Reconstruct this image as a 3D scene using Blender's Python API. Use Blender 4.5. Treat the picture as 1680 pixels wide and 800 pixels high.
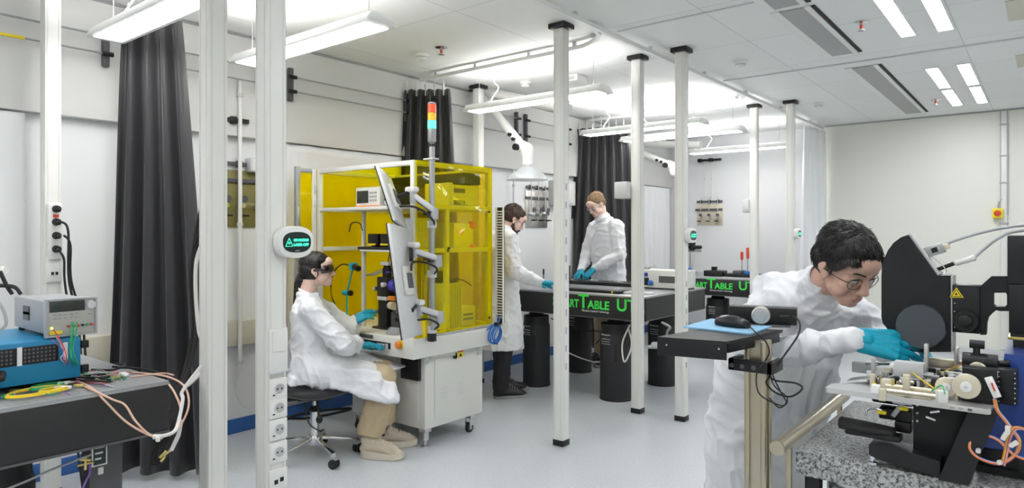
import bpy, bmesh, math, random
from mathutils import Vector, Matrix, noise, Quaternion
random.seed(7)
PI = math.pi
SC = bpy.context.scene
COL = SC.collection
for o in list(bpy.data.objects): bpy.data.objects.remove(o)

# ------------------------------------------------------------------ camera
YAW = math.radians(38.7)
cd = bpy.data.cameras.new('camera'); cam = bpy.data.objects.new('camera', cd); COL.objects.link(cam)
cam.location = (0, 0, 1.4); cam.rotation_euler = (PI/2, 0, YAW)
cd.sensor_width = 36; cd.lens = 36*1098/1680; cd.shift_y = -18/1680; cd.clip_start = .05
SC.camera = cam
# ------------------------------------------------------------------ world, exposure
w = bpy.data.worlds.new('world'); SC.world = w; w.use_nodes = True
w.node_tree.nodes['Background'].inputs[0].default_value = (.9, .95, 1, 1)
w.node_tree.nodes['Background'].inputs[1].default_value = .3
SC.view_settings.view_transform = 'Standard'; SC.view_settings.look = 'None'
SC.view_settings.gamma = 1; SC.view_settings.use_curve_mapping = False
SC.view_settings.exposure = 0.94
LAMP_PENDANT = 9.0      # emission of the pendant lamps' diffusers
LAMP_UP = 14           # the weaker light they throw onto the ceiling
LAMP_RECESSED = 14.0

# ------------------------------------------------------------------ measuring helpers: a point seen in the photo, on a known plane
RX = (math.cos(YAW), math.sin(YAW)); FX = (-math.sin(YAW), math.cos(YAW))
def _d(px, py):
    a = (px-840)/1098; b = (382-py)/1098
    return Vector((FX[0]+a*RX[0], FX[1]+a*RX[1], b))
def atD(px, py, t): return _d(px, py)*t + Vector((0, 0, 1.4))
def atZ(px, py, z): return atD(px, py, (z-1.4)/_d(px, py).z)
def atX(px, py, x): return atD(px, py, x/_d(px, py).x)
def atY(px, py, y): return atD(px, py, y/_d(px, py).y)

# ------------------------------------------------------------------ materials
M = {}
def mat(name, col, rough=.5, metal=0., bump=0., bscale=60., emit=None, estr=1., spec=None, coat=0., var=0., vscale=8., sheen=0.):
    m = bpy.data.materials.new(name); m.use_nodes = True; M[name] = m
    nt = m.node_tree; N = nt.nodes; L = nt.links; b = N['Principled BSDF']
    b.inputs['Base Color'].default_value = (*col, 1); b.inputs['Roughness'].default_value = rough; b.inputs['Metallic'].default_value = metal
    if spec is not None: b.inputs['Specular IOR Level'].default_value = spec
    if coat: b.inputs['Coat Weight'].default_value = coat; b.inputs['Coat Roughness'].default_value = .08
    if sheen: b.inputs['Sheen Weight'].default_value = sheen
    if emit: b.inputs['Emission Color'].default_value = (*emit, 1); b.inputs['Emission Strength'].default_value = estr
    if bump or var:
        tc = N.new('ShaderNodeTexCoord')
    if bump:
        n = N.new('ShaderNodeTexNoise'); n.inputs['Scale'].default_value = bscale; n.inputs['Detail'].default_value = 4
        bp = N.new('ShaderNodeBump'); bp.inputs['Strength'].default_value = bump; bp.inputs['Distance'].default_value = .01
        L.new(tc.outputs['Object'], n.inputs['Vector']); L.new(n.outputs['Fac'], bp.inputs['Height']); L.new(bp.outputs['Normal'], b.inputs['Normal'])
    if var:
        n2 = N.new('ShaderNodeTexNoise'); n2.inputs['Scale'].default_value = vscale; n2.inputs['Detail'].default_value = 5
        mx = N.new('ShaderNodeMix'); mx.data_type = 'RGBA'
        mx.inputs['A'].default_value = (*[max(0, c*(1-var)) for c in col], 1); mx.inputs['B'].default_value = (*[min(1, c*(1+var)) for c in col], 1)
        L.new(tc.outputs['Object'], n2.inputs['Vector']); L.new(n2.outputs['Fac'], mx.inputs['Factor']); L.new(mx.outputs['Result'], b.inputs['Base Color'])
    return m
mat('white_paint', (.80, .81, .80), .45, bump=.04, bscale=90)
mat('post_white', (.78, .78, .75), .38, bump=.02, bscale=40)
mat('plastic_white', (.78, .78, .76), .35)
mat('offwhite_metal', (.70, .70, .665), .38)
mat('wall_cool', (.80, .81, .83), .6, bump=.03, bscale=80, var=.02, vscale=2)
mat('wall_box', (.70, .70, .69), .6, bump=.03, bscale=80)
mat('wall_cream', (.80, .80, .735), .6, bump=.03, bscale=80)
mat('blue_base', (.03, .12, .38), .45)
mat('black_plastic', (.012, .012, .013), .42, spec=.4)
mat('black_matte', (.022, .022, .025), .62, bump=.05, bscale=300)
mat('black_metal', (.014, .015, .017), .42, spec=.35)
mat('black_rubber', (.015, .015, .015), .75)
mat('table_side', (.020, .020, .021), .45, bump=.02, bscale=200)
mat('dark_grey', (.10, .10, .11), .5)
mat('grey_metal', (.42, .43, .44), .38, .6)
mat('grey_plastic', (.40, .41, .43), .5)
mat('light_grey', (.62, .63, .65), .42)
mat('chrome', (.75, .76, .78), .16, 1.)
mat('steel', (.62, .62, .63), .30, 1., bump=.03, bscale=150)
mat('plate_steel', (.66, .66, .66), .38, .6, bump=.02, bscale=150)
mat('brushed', (.66, .65, .62), .36, .85, bump=.04, bscale=250)
mat('psu_grey', (.33, .34, .36), .45)
mat('psu_front', (.47, .47, .44), .42)
mat('brass', (.72, .58, .22), .3, .9)
mat('champagne', (.55, .50, .39), .28, .9)
mat('beige_part', (.70, .64, .50), .4, .3)
mat('cloth_black', (.020, .020, .024), .5, bump=.05, bscale=200, sheen=.25)
mat('cloth_white', (.82, .83, .85), .8, bump=.05, bscale=120)
mat('coat', (.78, .79, .82), .85, bump=.10, bscale=45)
mat('khaki', (.50, .40, .26), .85, bump=.08, bscale=300, var=.08)
mat('trouser_black', (.02, .02, .024), .8)
mat('glove', (.0, .33, .48), .42, bump=.12, bscale=60)
mat('skin', (.70, .43, .33), .5, bump=.03, bscale=200, var=.05, vscale=20)
mat('skin_light', (.80, .56, .47), .5, bump=.03, bscale=200, var=.05, vscale=20)
mat('lip', (.52, .24, .20), .45)
mat('lip_pink', (.62, .30, .28), .45)
mat('hair_black', (.012, .010, .010), .38, bump=.25, bscale=160)
mat('hair_brown', (.055, .030, .020), .5, bump=.3, bscale=160)
mat('hair_sand', (.30, .19, .10), .55, bump=.3, bscale=160)
mat('eye_white', (.8, .78, .76), .2)
mat('eye_dark', (.02, .012, .01), .1)
mat('goggle', (.02, .008, .006), .08, coat=1)
mat('glass_frame', (.03, .025, .025), .3)
mat('shoe_beige', (.58, .50, .40), .7, bump=.1, bscale=120, var=.1)
mat('shoe_sole', (.66, .60, .50), .6)
mat('shoe_black', (.02, .02, .022), .5)
mat('sole_grey', (.3, .3, .3), .6)
mat('sock', (.05, .04, .08), .9)
mat('amp_blue', (.010, .23, .46), .38)
mat('machine_blue', (.012, .055, .30), .3, coat=.4)
mat('pad_blue', (.25, .48, .68), .7, bump=.05, bscale=300)
mat('cable_blue', (.02, .17, .60), .4)
mat('label_yellow', (.90, .72, .02), .5)
mat('label_white', (.85, .85, .85), .5)
mat('label_grey', (.45, .45, .47), .5)
mat('red', (.65, .06, .03), .4)
mat('orange', (.85, .25, .03), .4)
mat('green_wire', (.02, .40, .16), .45)
mat('yellow_wire', (.85, .62, .02), .45)
mat('pink_wire', (.75, .40, .45), .5)
mat('peach_wire', (.72, .47, .36), .5)
mat('white_wire', (.78, .76, .74), .5)
mat('grey_wire', (.42, .43, .46), .5)
mat('violet_wire', (.25, .12, .45), .5)
mat('letter_green', (.05, .62, .08), .5, emit=(.03, .6, .06), estr=.12)
mat('screen_dark', (.02, .035, .035), .15)
mat('screen_green', (.0, .5, .3), .4, emit=(.05, 1, .45), estr=1.1)
mat('lcd', (.03, .035, .03), .15)
mat('purple_part', (.06, .05, .45), .3)
mat('cyan_part', (.0, .35, .45), .35)
mat('lens_grey', (.03, .035, .05), .12, coat=1)
mat('disc_blue', (.045, .06, .075), .22, coat=.5)
mat('vent_grey', (.42, .42, .42), .7)
mat('vent_slot', (.03, .03, .03), .8)
mat('cream_panel', (.62, .60, .50), .6)
mat('olive_plate', (.28, .25, .10), .4, .4)
mat('lamp_red', (.8, .08, .03), .3, emit=(1, .12, .03), estr=.25)
mat('lamp_amber', (.9, .42, .02), .3, emit=(1, .45, .03), estr=.25)
mat('lamp_green', (.05, .8, .35), .3, emit=(.05, 1, .4), estr=2.0)
mat('led_yellow', (.9, .7, .1), .3, emit=(1, .8, .2), estr=.5)
mat('diffuser', (.9, .9, .9), .5, emit=(1, .985, .96), estr=LAMP_PENDANT)
mat('diffuser_up', (.9, .9, .9), .5, emit=(1, .985, .96), estr=LAMP_UP)
mat('diffuser_recessed', (.9, .9, .9), .5, emit=(.96, .98, 1), estr=LAMP_RECESSED)

def glassy(name, col, gloss=.06, tint=None):
    m = bpy.data.materials.new(name); m.use_nodes = True; M[name] = m
    nt = m.node_tree; N = nt.nodes; L = nt.links
    for n in list(N): N.remove(n)
    out = N.new('ShaderNodeOutputMaterial'); tr = N.new('ShaderNodeBsdfTransparent'); gl = N.new('ShaderNodeBsdfGlossy'); mx = N.new('ShaderNodeMixShader')
    tr.inputs[0].default_value = (*col, 1); gl.inputs['Roughness'].default_value = .05; mx.inputs[0].default_value = gloss
    L.new(tr.outputs[0], mx.inputs[1]); L.new(gl.outputs[0], mx.inputs[2])
    last = mx
    if tint:
        df = N.new('ShaderNodeBsdfDiffuse'); df.inputs[0].default_value = (*tint[0], 1); m2 = N.new('ShaderNodeMixShader'); m2.inputs[0].default_value = tint[1]
        L.new(mx.outputs[0], m2.inputs[1]); L.new(df.outputs[0], m2.inputs[2]); last = m2
    L.new(last.outputs[0], out.inputs[0]); return m
glassy('acrylic_yellow', (1, .95, .05), .04, ((1, .92, .0), .025))
glassy('acrylic_amber', (1, .90, .03), .04, ((1, .80, .0), .18))
glassy('clear_glass', (.93, .94, .95), .10)
glassy('clear_hood', (.85, .88, .90), .12, ((.8, .82, .84), .35))

def m_floor():
    m = mat('floor', (.52, .56, .60), .32, bump=.02, bscale=150)
    nt = m.node_tree; N = nt.nodes; L = nt.links; b = N['Principled BSDF']; tc = N.new('ShaderNodeTexCoord')
    v = N.new('ShaderNodeTexNoise'); v.inputs['Scale'].default_value = 110; v.inputs['Detail'].default_value = 2
    cr = N.new('ShaderNodeValToRGB'); e = cr.color_ramp.elements
    e[0].position = .30; e[0].color = (.36, .40, .43, 1); e[1].position = .42; e[1].color = (.55, .58, .615, 1)
    x = cr.color_ramp.elements.new(.68); x.color = (.57, .60, .635, 1); x = cr.color_ramp.elements.new(.76); x.color = (.68, .7, .72, 1)
    L.new(tc.outputs['Object'], v.inputs['Vector']); L.new(v.outputs['Fac'], cr.inputs['Fac']); L.new(cr.outputs['Color'], b.inputs['Base Color'])
m_floor()
def m_granite():
    m = mat('granite', (.4, .4, .4), .35)
    nt = m.node_tree; N = nt.nodes; L = nt.links; b = N['Principled BSDF']; tc = N.new('ShaderNodeTexCoord')
    v = N.new('ShaderNodeTexNoise'); v.inputs['Scale'].default_value = 95; v.inputs['Detail'].default_value = 5; v.inputs['Roughness'].default_value = .65
    v2 = N.new('ShaderNodeTexVoronoi'); v2.inputs['Scale'].default_value = 160
    ad = N.new('ShaderNodeMath'); ad.operation = 'MULTIPLY_ADD'; ad.inputs[1].default_value = .35
    cr = N.new('ShaderNodeValToRGB'); e = cr.color_ramp.elements
    e[0].position = .52; e[0].color = (.045, .05, .055, 1); e[1].position = .80; e[1].color = (.52, .52, .52, 1)
    x = cr.color_ramp.elements.new(.64); x.color = (.25, .26, .265, 1)
    L.new(tc.outputs['Object'], v.inputs['Vector']); L.new(tc.outputs['Object'], v2.inputs['Vector'])
    L.new(v2.outputs['Distance'], ad.inputs[0]); L.new(v.outputs['Fac'], ad.inputs[2]); L.new(ad.outputs[0], cr.inputs['Fac']); L.new(cr.outputs['Color'], b.inputs['Base Color'])
m_granite()
def m_breadboard():
    m = mat('breadboard', (.33, .34, .35), .35, .5)
    nt = m.node_tree; N = nt.nodes; L = nt.links; b = N['Principled BSDF']; tc = N.new('ShaderNodeTexCoord')
    sc = N.new('ShaderNodeVectorMath'); sc.operation = 'SCALE'; sc.inputs['Scale'].default_value = 40
    fr = N.new('ShaderNodeVectorMath'); fr.operation = 'FRACTION'; sb = N.new('ShaderNodeVectorMath'); sb.operation = 'SUBTRACT'; sb.inputs[1].default_value = (.5, .5, .5)
    ml = N.new('ShaderNodeVectorMath'); ml.operation = 'MULTIPLY'; ml.inputs[1].default_value = (1, 1, 0)
    ln = N.new('ShaderNodeVectorMath'); ln.operation = 'LENGTH'; lt = N.new('ShaderNodeMath'); lt.operation = 'LESS_THAN'; lt.inputs[1].default_value = .09
    mx = N.new('ShaderNodeMix'); mx.data_type = 'RGBA'; mx.inputs['A'].default_value = (.36, .37, .39, 1); mx.inputs['B'].default_value = (.04, .04, .04, 1)
    for a, c in ((tc.outputs['Object'], sc.inputs[0]), (sc.outputs[0], fr.inputs[0]), (fr.outputs[0], sb.inputs[0]), (sb.outputs[0], ml.inputs[0]), (ml.outputs[0], ln.inputs[0]), (ln.outputs['Value'], lt.inputs[0]), (lt.outputs[0], mx.inputs['Factor']), (mx.outputs['Result'], b.inputs['Base Color'])): L.new(a, c)
m_breadboard()

# ------------------------------------------------------------------ mesh builder
class MB:
    def __init__(s): s.v = []; s.f = []; s.mi = []; s.k = 0
    def add(s, vs, fs):
        n = len(s.v); s.v += [tuple(x) for x in vs]; s.f += [tuple(i+n for i in f) for f in fs]; s.mi += [s.k]*len(fs); return s
    def mat(s, k): s.k = k; return s
    def box(s, c, d, R=None, b=0.):
        x, y, z = d[0]/2, d[1]/2, d[2]/2
        bm = bmesh.new(); bmesh.ops.create_cube(bm, size=1)
        for v in bm.verts: v.co = Vector((v.co.x*d[0], v.co.y*d[1], v.co.z*d[2]))
        if b > 0: bmesh.ops.bevel(bm, geom=bm.edges[:], offset=min(b, .45*min(d)), segments=2, affect='EDGES', profile=.5)
        bm.verts.index_update(); vs = [v.co.copy() for v in bm.verts]; fs = [[v.index for v in f.verts] for f in bm.faces]; bm.free()
        c = Vector(c)
        if R is not None: vs = [R @ v for v in vs]
        return s.add([v+c for v in vs], fs)
    def mm(s, a, b_, b=0.):
        a = Vector(a); c = Vector(b_); return s.box((a+c)/2, [abs(c[i]-a[i]) for i in range(3)], b=b)
    def bar(s, p, q, wd, th, up=(0, 0, 1), b=0.):       # a box from p to q
        p = Vector(p); q = Vector(q); x = (q-p); l = x.length; x.normalize(); u = Vector(up)
        y = u.cross(x)
        if y.length < 1e-4: y = Vector((0, 1, 0)).cross(x)
        y.normalize(); z = x.cross(y); R = Matrix((x, y, z)).transposed()
        return s.box((p+q)/2, (l, wd, th), R, b)
    def cyl(s, p, q, r, r2=None, n=20, cap=True):
        p = Vector(p); q = Vector(q); r2 = r if r2 is None else r2
        ax = (q-p).normalized(); a = ax.orthogonal().normalized(); b = ax.cross(a)
        vs = []
        for c, rr in ((p, r), (q, r2)):
            for i in range(n):
                t = 2*PI*i/n; vs.append(c+a*math.cos(t)*rr+b*math.sin(t)*rr)
        fs = [(i, (i+1) % n, n+(i+1) % n, n+i) for i in range(n)]
        if cap: fs += [tuple(range(n-1, -1, -1)), tuple(range(n, 2*n))]
        return s.add(vs, fs)
    def tube(s, pts, r, n=8, smooth=0, rr=None):
        P = [Vector(p) for p in pts]
        if smooth:
            Q = []
            for i in range(len(P)-1):
                p0 = P[max(i-1, 0)]; p1 = P[i]; p2 = P[i+1]; p3 = P[min(i+2, len(P)-1)]
                for k in range(smooth):
                    t = k/smooth; Q.append(.5*((2*p1)+(p2-p0)*t+(2*p0-5*p1+4*p2-p3)*t*t+(3*p1-p0-3*p2+p3)*t**3))
            Q.append(P[-1]); P = Q
        vs = []; fs = []; m = len(P); nrm = None
        for i in range(m):
            t = (P[min(i+1, m-1)]-P[max(i-1, 0)])
            if t.length < 1e-9: t = Vector((0, 0, 1))
            t.normalize()
            nrm = t.orthogonal().normalized() if nrm is None else (nrm - t*nrm.dot(t)).normalized()
            b = t.cross(nrm); R = rr[i] if rr else r
            for k in range(n):
                a = 2*PI*k/n; vs.append(P[i]+nrm*math.cos(a)*R+b*math.sin(a)*R)
        for i in range(m-1):
            for k in range(n): fs.append((i*n+k, i*n+(k+1) % n, (i+1)*n+(k+1) % n, (i+1)*n+k))
        fs += [tuple(range(n-1, -1, -1)), tuple(range((m-1)*n, m*n))]
        return s.add(vs, fs)
    def lathe(s, prof, o=(0, 0, 0), ax=(0, 0, 1), n=28):     # prof: (radius, height)
        o = Vector(o); ax = Vector(ax).normalized(); a = ax.orthogonal().normalized(); b = ax.cross(a); vs = []; fs = []
        for r, h in prof:
            for i in range(n):
                t = 2*PI*i/n; vs.append(o+ax*h+a*math.cos(t)*max(r, 1e-5)+b*math.sin(t)*max(r, 1e-5))
        for j in range(len(prof)-1):
            for i in range(n): fs.append((j*n+i, j*n+(i+1) % n, (j+1)*n+(i+1) % n, (j+1)*n+i))
        fs += [tuple(range(n-1, -1, -1)), tuple(range((len(prof)-1)*n, len(prof)*n))]
        return s.add(vs, fs)
    def torus(s, c, ax, R, r, n=32, m=8, sx=1., sy=1.):
        ax = Vector(ax).normalized(); a = ax.orthogonal().normalized(); b = ax.cross(a); c = Vector(c); vs = []; fs = []
        for i in range(n):
            t = 2*PI*i/n; d = a*math.cos(t)*sx+b*math.sin(t)*sy; dn = d.normalized()
            for k in range(m):
                u = 2*PI*k/m; vs.append(c+d*R+dn*math.cos(u)*r+ax*math.sin(u)*r)
        for i in range(n):
            for k in range(m): fs.append((i*m+k, ((i+1) % n)*m+k, ((i+1) % n)*m+(k+1) % m, i*m+(k+1) % m))
        return s.add(vs, fs)
    def prism(s, poly, plane, a, b):     # poly in 2D, extruded from a to b along the third axis
        n = len(poly)
        def q(p, h): return {'xz': (p[0], h, p[1]), 'yz': (h, p[0], p[1]), 'xy': (p[0], p[1], h)}[plane]
        vs = [q(p, a) for p in poly]+[q(p, b) for p in poly]
        return s.add(vs, [tuple(range(n-1, -1, -1)), tuple(range(n, 2*n))]+[(i, (i+1) % n, n+(i+1) % n, n+i) for i in range(n)])
    def ell(s, c, r, R=None, n=18, m=12):
        c = Vector(c); vs = []; fs = []
        if not hasattr(r, '__len__'): r = (r, r, r)
        for j in range(m+1):
            ph = PI*j/m
            for i in range(n):
                t = 2*PI*i/n; v = Vector((r[0]*math.sin(ph)*math.cos(t), r[1]*math.sin(ph)*math.sin(t), r[2]*math.cos(ph)))
                if j in (0, m) and i: continue
                vs.append((R @ v if R is not None else v)+c)
        def I(j, i): return 0 if j == 0 else (1+(m-1)*n if j == m else 1+(j-1)*n+i % n)
        for j in range(m):
            for i in range(n):
                if j == 0: fs.append((0, I(1, i), I(1, i+1)))
                elif j == m-1: fs.append((I(j, i), I(m, 0), I(j, i+1)))
                else: fs.append((I(j, i), I(j+1, i), I(j+1, i+1), I(j, i+1)))
        return s.add(vs, fs)
    def cap(s, p, q, r0, r1=None, n=16):      # tapered capsule
        p = Vector(p); q = Vector(q); r1 = r0 if r1 is None else r1; ax = q-p
        if ax.length < 1e-5: return s.ell(p, max(r0, r1))
        ax.normalize(); a = ax.orthogonal().normalized(); b = ax.cross(a); rings = []
        for k in range(1, 6): t = PI/2*k/5; rings.append((p-ax*math.cos(t)*r0, math.sin(t)*r0))
        for k in range(0, 5): t = PI/2*k/5; rings.append((q+ax*math.sin(t)*r1, math.cos(t)*r1))
        vs = [p-ax*r0]; fs = []
        for c, rr in rings:
            for i in range(n): t = 2*PI*i/n; vs.append(c+a*math.cos(t)*rr+b*math.sin(t)*rr)
        vs.append(q+ax*r1); L = len(rings)
        for i in range(n): fs.append((0, 1+(i+1) % n, 1+i)); fs.append((len(vs)-1, 1+(L-1)*n+i, 1+(L-1)*n+(i+1) % n))
        for j in range(L-1):
            for i in range(n): fs.append((1+j*n+i, 1+j*n+(i+1) % n, 1+(j+1)*n+(i+1) % n, 1+(j+1)*n+i))
        return s.add(vs, fs)
    def chain(s, pts, rs):
        for i in range(len(pts)-1): s.cap(pts[i], pts[i+1], rs[i], rs[i+1])
        return s
    def loft(s, rings):      # each ring: list of points, same count
        n = len(rings[0]); vs = [p for r in rings for p in r]; fs = []
        for j in range(len(rings)-1):
            for i in range(n): fs.append((j*n+i, j*n+(i+1) % n, (j+1)*n+(i+1) % n, (j+1)*n+i))
        fs += [tuple(range(n-1, -1, -1)), tuple(range((len(rings)-1)*n, len(rings)*n))]
        return s.add(vs, fs)
    def mesh(s, name, mats, smooth=None):
        me = bpy.data.meshes.new(name); me.from_pydata(s.v, [], s.f)
        for m in (mats if isinstance(mats, (list, tuple)) else [mats]): me.materials.append(M[m] if isinstance(m, str) else m)
        me.polygons.foreach_set('material_index', s.mi)
        bm = bmesh.new(); bm.from_mesh(me); bmesh.ops.recalc_face_normals(bm, faces=bm.faces); bm.to_mesh(me); bm.free()
        if smooth is None: smooth = 35
        if smooth:
            me.polygons.foreach_set('use_smooth', [True]*len(me.polygons))
            if smooth < 180: me.set_sharp_from_angle(angle=math.radians(smooth))
        return me
    def build(s, name, mats, parent=None, smooth=None, label=None, loc=None, rotz=0):
        o = bpy.data.objects.new(name, s.mesh(name, mats, smooth)); COL.objects.link(o)
        return put(o, parent, label, loc, rotz)
def put(o, parent=None, label=None, loc=None, rotz=0):
    if parent is not None:
        o.parent = parent
        if parent.type == 'EMPTY' and parent.get('_w'): o.location = -parent.location
    if loc is not None: o.location = loc; o.rotation_euler.z = rotz
    if label: o['label'] = label
    return o
def tag(o, label, cat, group=None, kind=None):
    if label: o['label'] = label
    if cat: o['category'] = cat
    if group: o['group'] = group
    if kind: o['kind'] = kind
    return o
def thing(name, label, cat, loc=(0, 0, 0), rotz=0, group=None, world=False):   # world=True: its parts are given in room coordinates
    o = bpy.data.objects.new(name, None); COL.objects.link(o); o.empty_display_size = .05
    o.location = loc; o.rotation_euler.z = rotz
    if world: o['_w'] = 1; WORLDT.append(o)
    return tag(o, label, cat, group)
WORLDT = []
def struct(name, mb, mats, parent=None, smooth=None, label=None):
    o = mb.build(name, mats, parent, smooth)
    if parent is None: o['kind'] = 'structure'
    if label: o['label'] = label
    return o
def dup(root, loc=None, rotz=None, label=None, group=None):
    r = root.copy(); COL.objects.link(r)
    if loc is not None: r.location = loc
    if rotz is not None: r.rotation_euler.z = rotz
    if label: r['label'] = label
    if group: r['group'] = group
    for ch in list(root.children):
        c = ch.copy(); COL.objects.link(c); c.parent = r
        for g in list(ch.children): d = g.copy(); COL.objects.link(d); d.parent = c
    return r
def text(name, body, size, mt, parent, loc, X, Z, width=None, depth=.0006, align='LEFT', label=None, bold=0.):
    # lettering: X = reading direction, Z = up direction
    cu = bpy.data.curves.new(name, 'FONT'); cu.body = body; cu.size = size; cu.extrude = depth; cu.align_x = align; cu.offset = bold
    t = bpy.data.objects.new(name, cu); COL.objects.link(t); dg = bpy.context.evaluated_depsgraph_get(); dg.update()
    me = bpy.data.meshes.new_from_object(t.evaluated_get(dg)); bpy.data.objects.remove(t)
    xs = [v.co.x for v in me.vertices]; s = 1
    if width: s = width/max(1e-6, max(xs)-min(xs))
    X = Vector(X).normalized(); Z = Vector(Z).normalized(); N = X.cross(Z); loc = Vector(loc)
    x0 = min(xs)
    for v in me.vertices:
        x = (v.co.x-(x0 if align == 'LEFT' else 0))*s; v.co = loc+X*x+Z*v.co.y+N*v.co.z
    me.materials.clear(); me.materials.append(M[mt])
    o = bpy.data.objects.new(name, me); COL.objects.link(o); return put(o, parent, label)
def vox(mb, voxel, sm=4, fac=.5):
    me = bpy.data.meshes.new('t'); me.from_pydata(mb.v, [], mb.f)
    bm = bmesh.new(); bm.from_mesh(me); bmesh.ops.recalc_face_normals(bm, faces=bm.faces); bm.to_mesh(me); bm.free()
    o = bpy.data.objects.new('t', me); COL.objects.link(o)
    r = o.modifiers.new('r', 'REMESH'); r.mode = 'VOXEL'; r.voxel_size = voxel
    if sm: q = o.modifiers.new('s', 'SMOOTH'); q.factor = fac; q.iterations = sm
    dg = bpy.context.evaluated_depsgraph_get(); dg.update()
    out = bpy.data.meshes.new_from_object(o.evaluated_get(dg)); bpy.data.objects.remove(o)
    out.polygons.foreach_set('use_smooth', [True]*len(out.polygons)); return out
def meshobj(name, me, mats, parent, label=None):
    me.name = name; me.materials.clear()
    for m in (mats if isinstance(mats, (list, tuple)) else [mats]): me.materials.append(M[m])
    o = bpy.data.objects.new(name, me); COL.objects.link(o); return put(o, parent, label)
def displace(me, fn):
    me.calc_normals_split() if hasattr(me, 'calc_normals_split') else None
    ns = [v.normal.copy() for v in me.vertices]
    for v, n in zip(me.vertices, ns): v.co = v.co + n*fn(v.co, n)
V = Vector
# ================================================================== THE ROOM
H = 2.78; XL = -4.45; YB = 9.28; XR = 3.2; YF = -3.2
struct('floor', MB().mm((XL-.1, YF-.1, -.1), (XR+.1, YB+.1, 0)), 'floor')
def m_ceiling():
    m = mat('ceiling', (.80, .81, .80), .7)
    nt = m.node_tree; N = nt.nodes; L = nt.links; b = N['Principled BSDF']; tc = N.new('ShaderNodeTexCoord')
    mp = N.new('ShaderNodeMapping'); mp.inputs['Location'].default_value = (-.72, .57, 0)
    br = N.new('ShaderNodeTexBrick'); br.offset = 0; br.squash = 1; br.inputs['Scale'].default_value = 1
    br.inputs['Brick Width'].default_value = 1.2; br.inputs['Row Height'].default_value = .9; br.inputs['Mortar Size'].default_value = .0035; br.inputs['Mortar Smooth'].default_value = .1
    br.inputs['Color1'].default_value = (.84, .85, .845, 1); br.inputs['Color2'].default_value = (.81, .82, .815, 1); br.inputs['Mortar'].default_value = (.60, .61, .61, 1)
    L.new(tc.outputs['Object'], mp.inputs['Vector']); L.new(mp.outputs[0], br.inputs['Vector']); L.new(br.outputs['Color'], b.inputs['Base Color'])
m_ceiling()
struct('ceiling', MB().mm((XL-.1, YF-.1, H), (XR+.1, YB+.1, H+.1)), 'ceiling')
struct('wall_left', MB().mm((XL-.1, YF, 0), (XL, YB, H)), 'wall_cool')
struct('wall_back', MB().mm((XL, YB, 0), (-2.27, YB+.1, H)).mat(1).mm((-2.27, YB, 0), (XR, YB+.1, H)), ['wall_cool', 'wall_cream'])
struct('wall_right', MB().mm((XR, YF, 0), (XR+.1, YB, H)), 'wall_cream')
struct('wall_front', MB().mm((XL, YF-.1, 0), (XR, YF, H)), 'wall_cream')
b = MB().mm((XL, YF, 2.07), (XL+.07, YB, H-.004), b=.004)
struct('trim_1', b, 'wall_box', label='boxed in upper band along the left wall')
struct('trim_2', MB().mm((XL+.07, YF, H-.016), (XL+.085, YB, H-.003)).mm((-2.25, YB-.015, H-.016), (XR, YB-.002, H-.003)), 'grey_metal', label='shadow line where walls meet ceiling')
struct('trim_3', MB().mm((-2.3, 5.925, H-.009), (XR, 5.950, H-.001)).mm((-2.3, 4.02, H-.006), (XR, 4.035, H-.001)), 'light_grey', label='ceiling joint across the room')
struct('baseboard_left', MB().mm((XL, YF, 0), (XL+.015, YB, .10), b=.003), 'blue_base')
struct('baseboard_back', MB().mm((XL, YB-.012, 0), (XR, YB, .09), b=.003), 'light_grey')
struct('trim_4', MB().mm((XL, 1.3, .62), (XL+.07, 2.72, .79), b=.006), 'cream_panel', label='beige wall trunking under the gas panel')

# ------------------------------------------------------------------ posts
PW = .078
def post(name_label, x, y, group='white utility posts between floor and ceiling', slots=False):
    t = thing('support_post', name_label, 'post', (x, y, 0), 0, group)
    h = PW/2
    MB().mm((-h, -h, .035), (h, h, H-.032), b=.008).build('post', 'post_white', t)
    g = MB()
    g.mm((-h+.012, -h-.0015, .1), (-h+.016, -h+.001, H-.1)).mm((h-.016, -h-.0015, .1), (h-.012, -h+.001, H-.1))
    g.mm((h-.001, -h+.012, .1), (h+.0015, -h+.016, H-.1)).mm((h-.001, h-.016, .1), (h+.0015, h-.012, H-.1))
    g.build('groove_strip', 'offwhite_metal', t)
    MB().mm((-h-.002, -h-.002, 0), (h+.002, h+.002, .04), b=.004).build('foot', 'black_plastic', t, label='black foot')
    MB().mm((-h-.025, -h-.025, H-.035), (h+.025, h+.025, H-.001), b=.006).build('top_cap', 'black_plastic', t, label='black top cap')
    return t
pA = post('white post far left carrying a power strip with black plugs', -4.16, 1.25)
pB = post('plain wide white post in front of the black curtain edge', -2.505, 1.29)
pC = post('nearest white post with four sockets and an oval laser sign', -2.14, 1.31)
pD = post('white post with a column of slots in front of the large optical table', -2.515, 3.66)
pE = post('plain white post at the right corner of the large optical table', -2.50, 4.69)
pF = post('white post with small oval sign, behind the mouse tray', -2.14, 4.70)
pG = post('white post rising behind the glass yellow cabinet', -4.16, 4.69)
pH = post('left one of the two far posts near the back wall', -2.47, 7.26)
pI = post('right one of the two far posts, with a tiny oval sign', -2.10, 7.28)
# slot strip on the nearer faces of D and F
h = PW/2
s = MB()
for i in range(11): s.mm((h, -.012, .50+i*.118), (h+.003, .006, .50+i*.118+.045), b=.001)
s.build('slot_cover', 'label_grey', pD)
MB().mm((h, -.026, .42), (h+.0022, .026, 1.72), b=.002).build('socket_rail', 'plastic_white', pD)
s = MB()
for i in range(7): s.mm((h, -.012, .40+i*.1), (h+.003, .006, .40+i*.1+.04), b=.001)
s.build('slot_cover', 'label_grey', pF)
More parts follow.
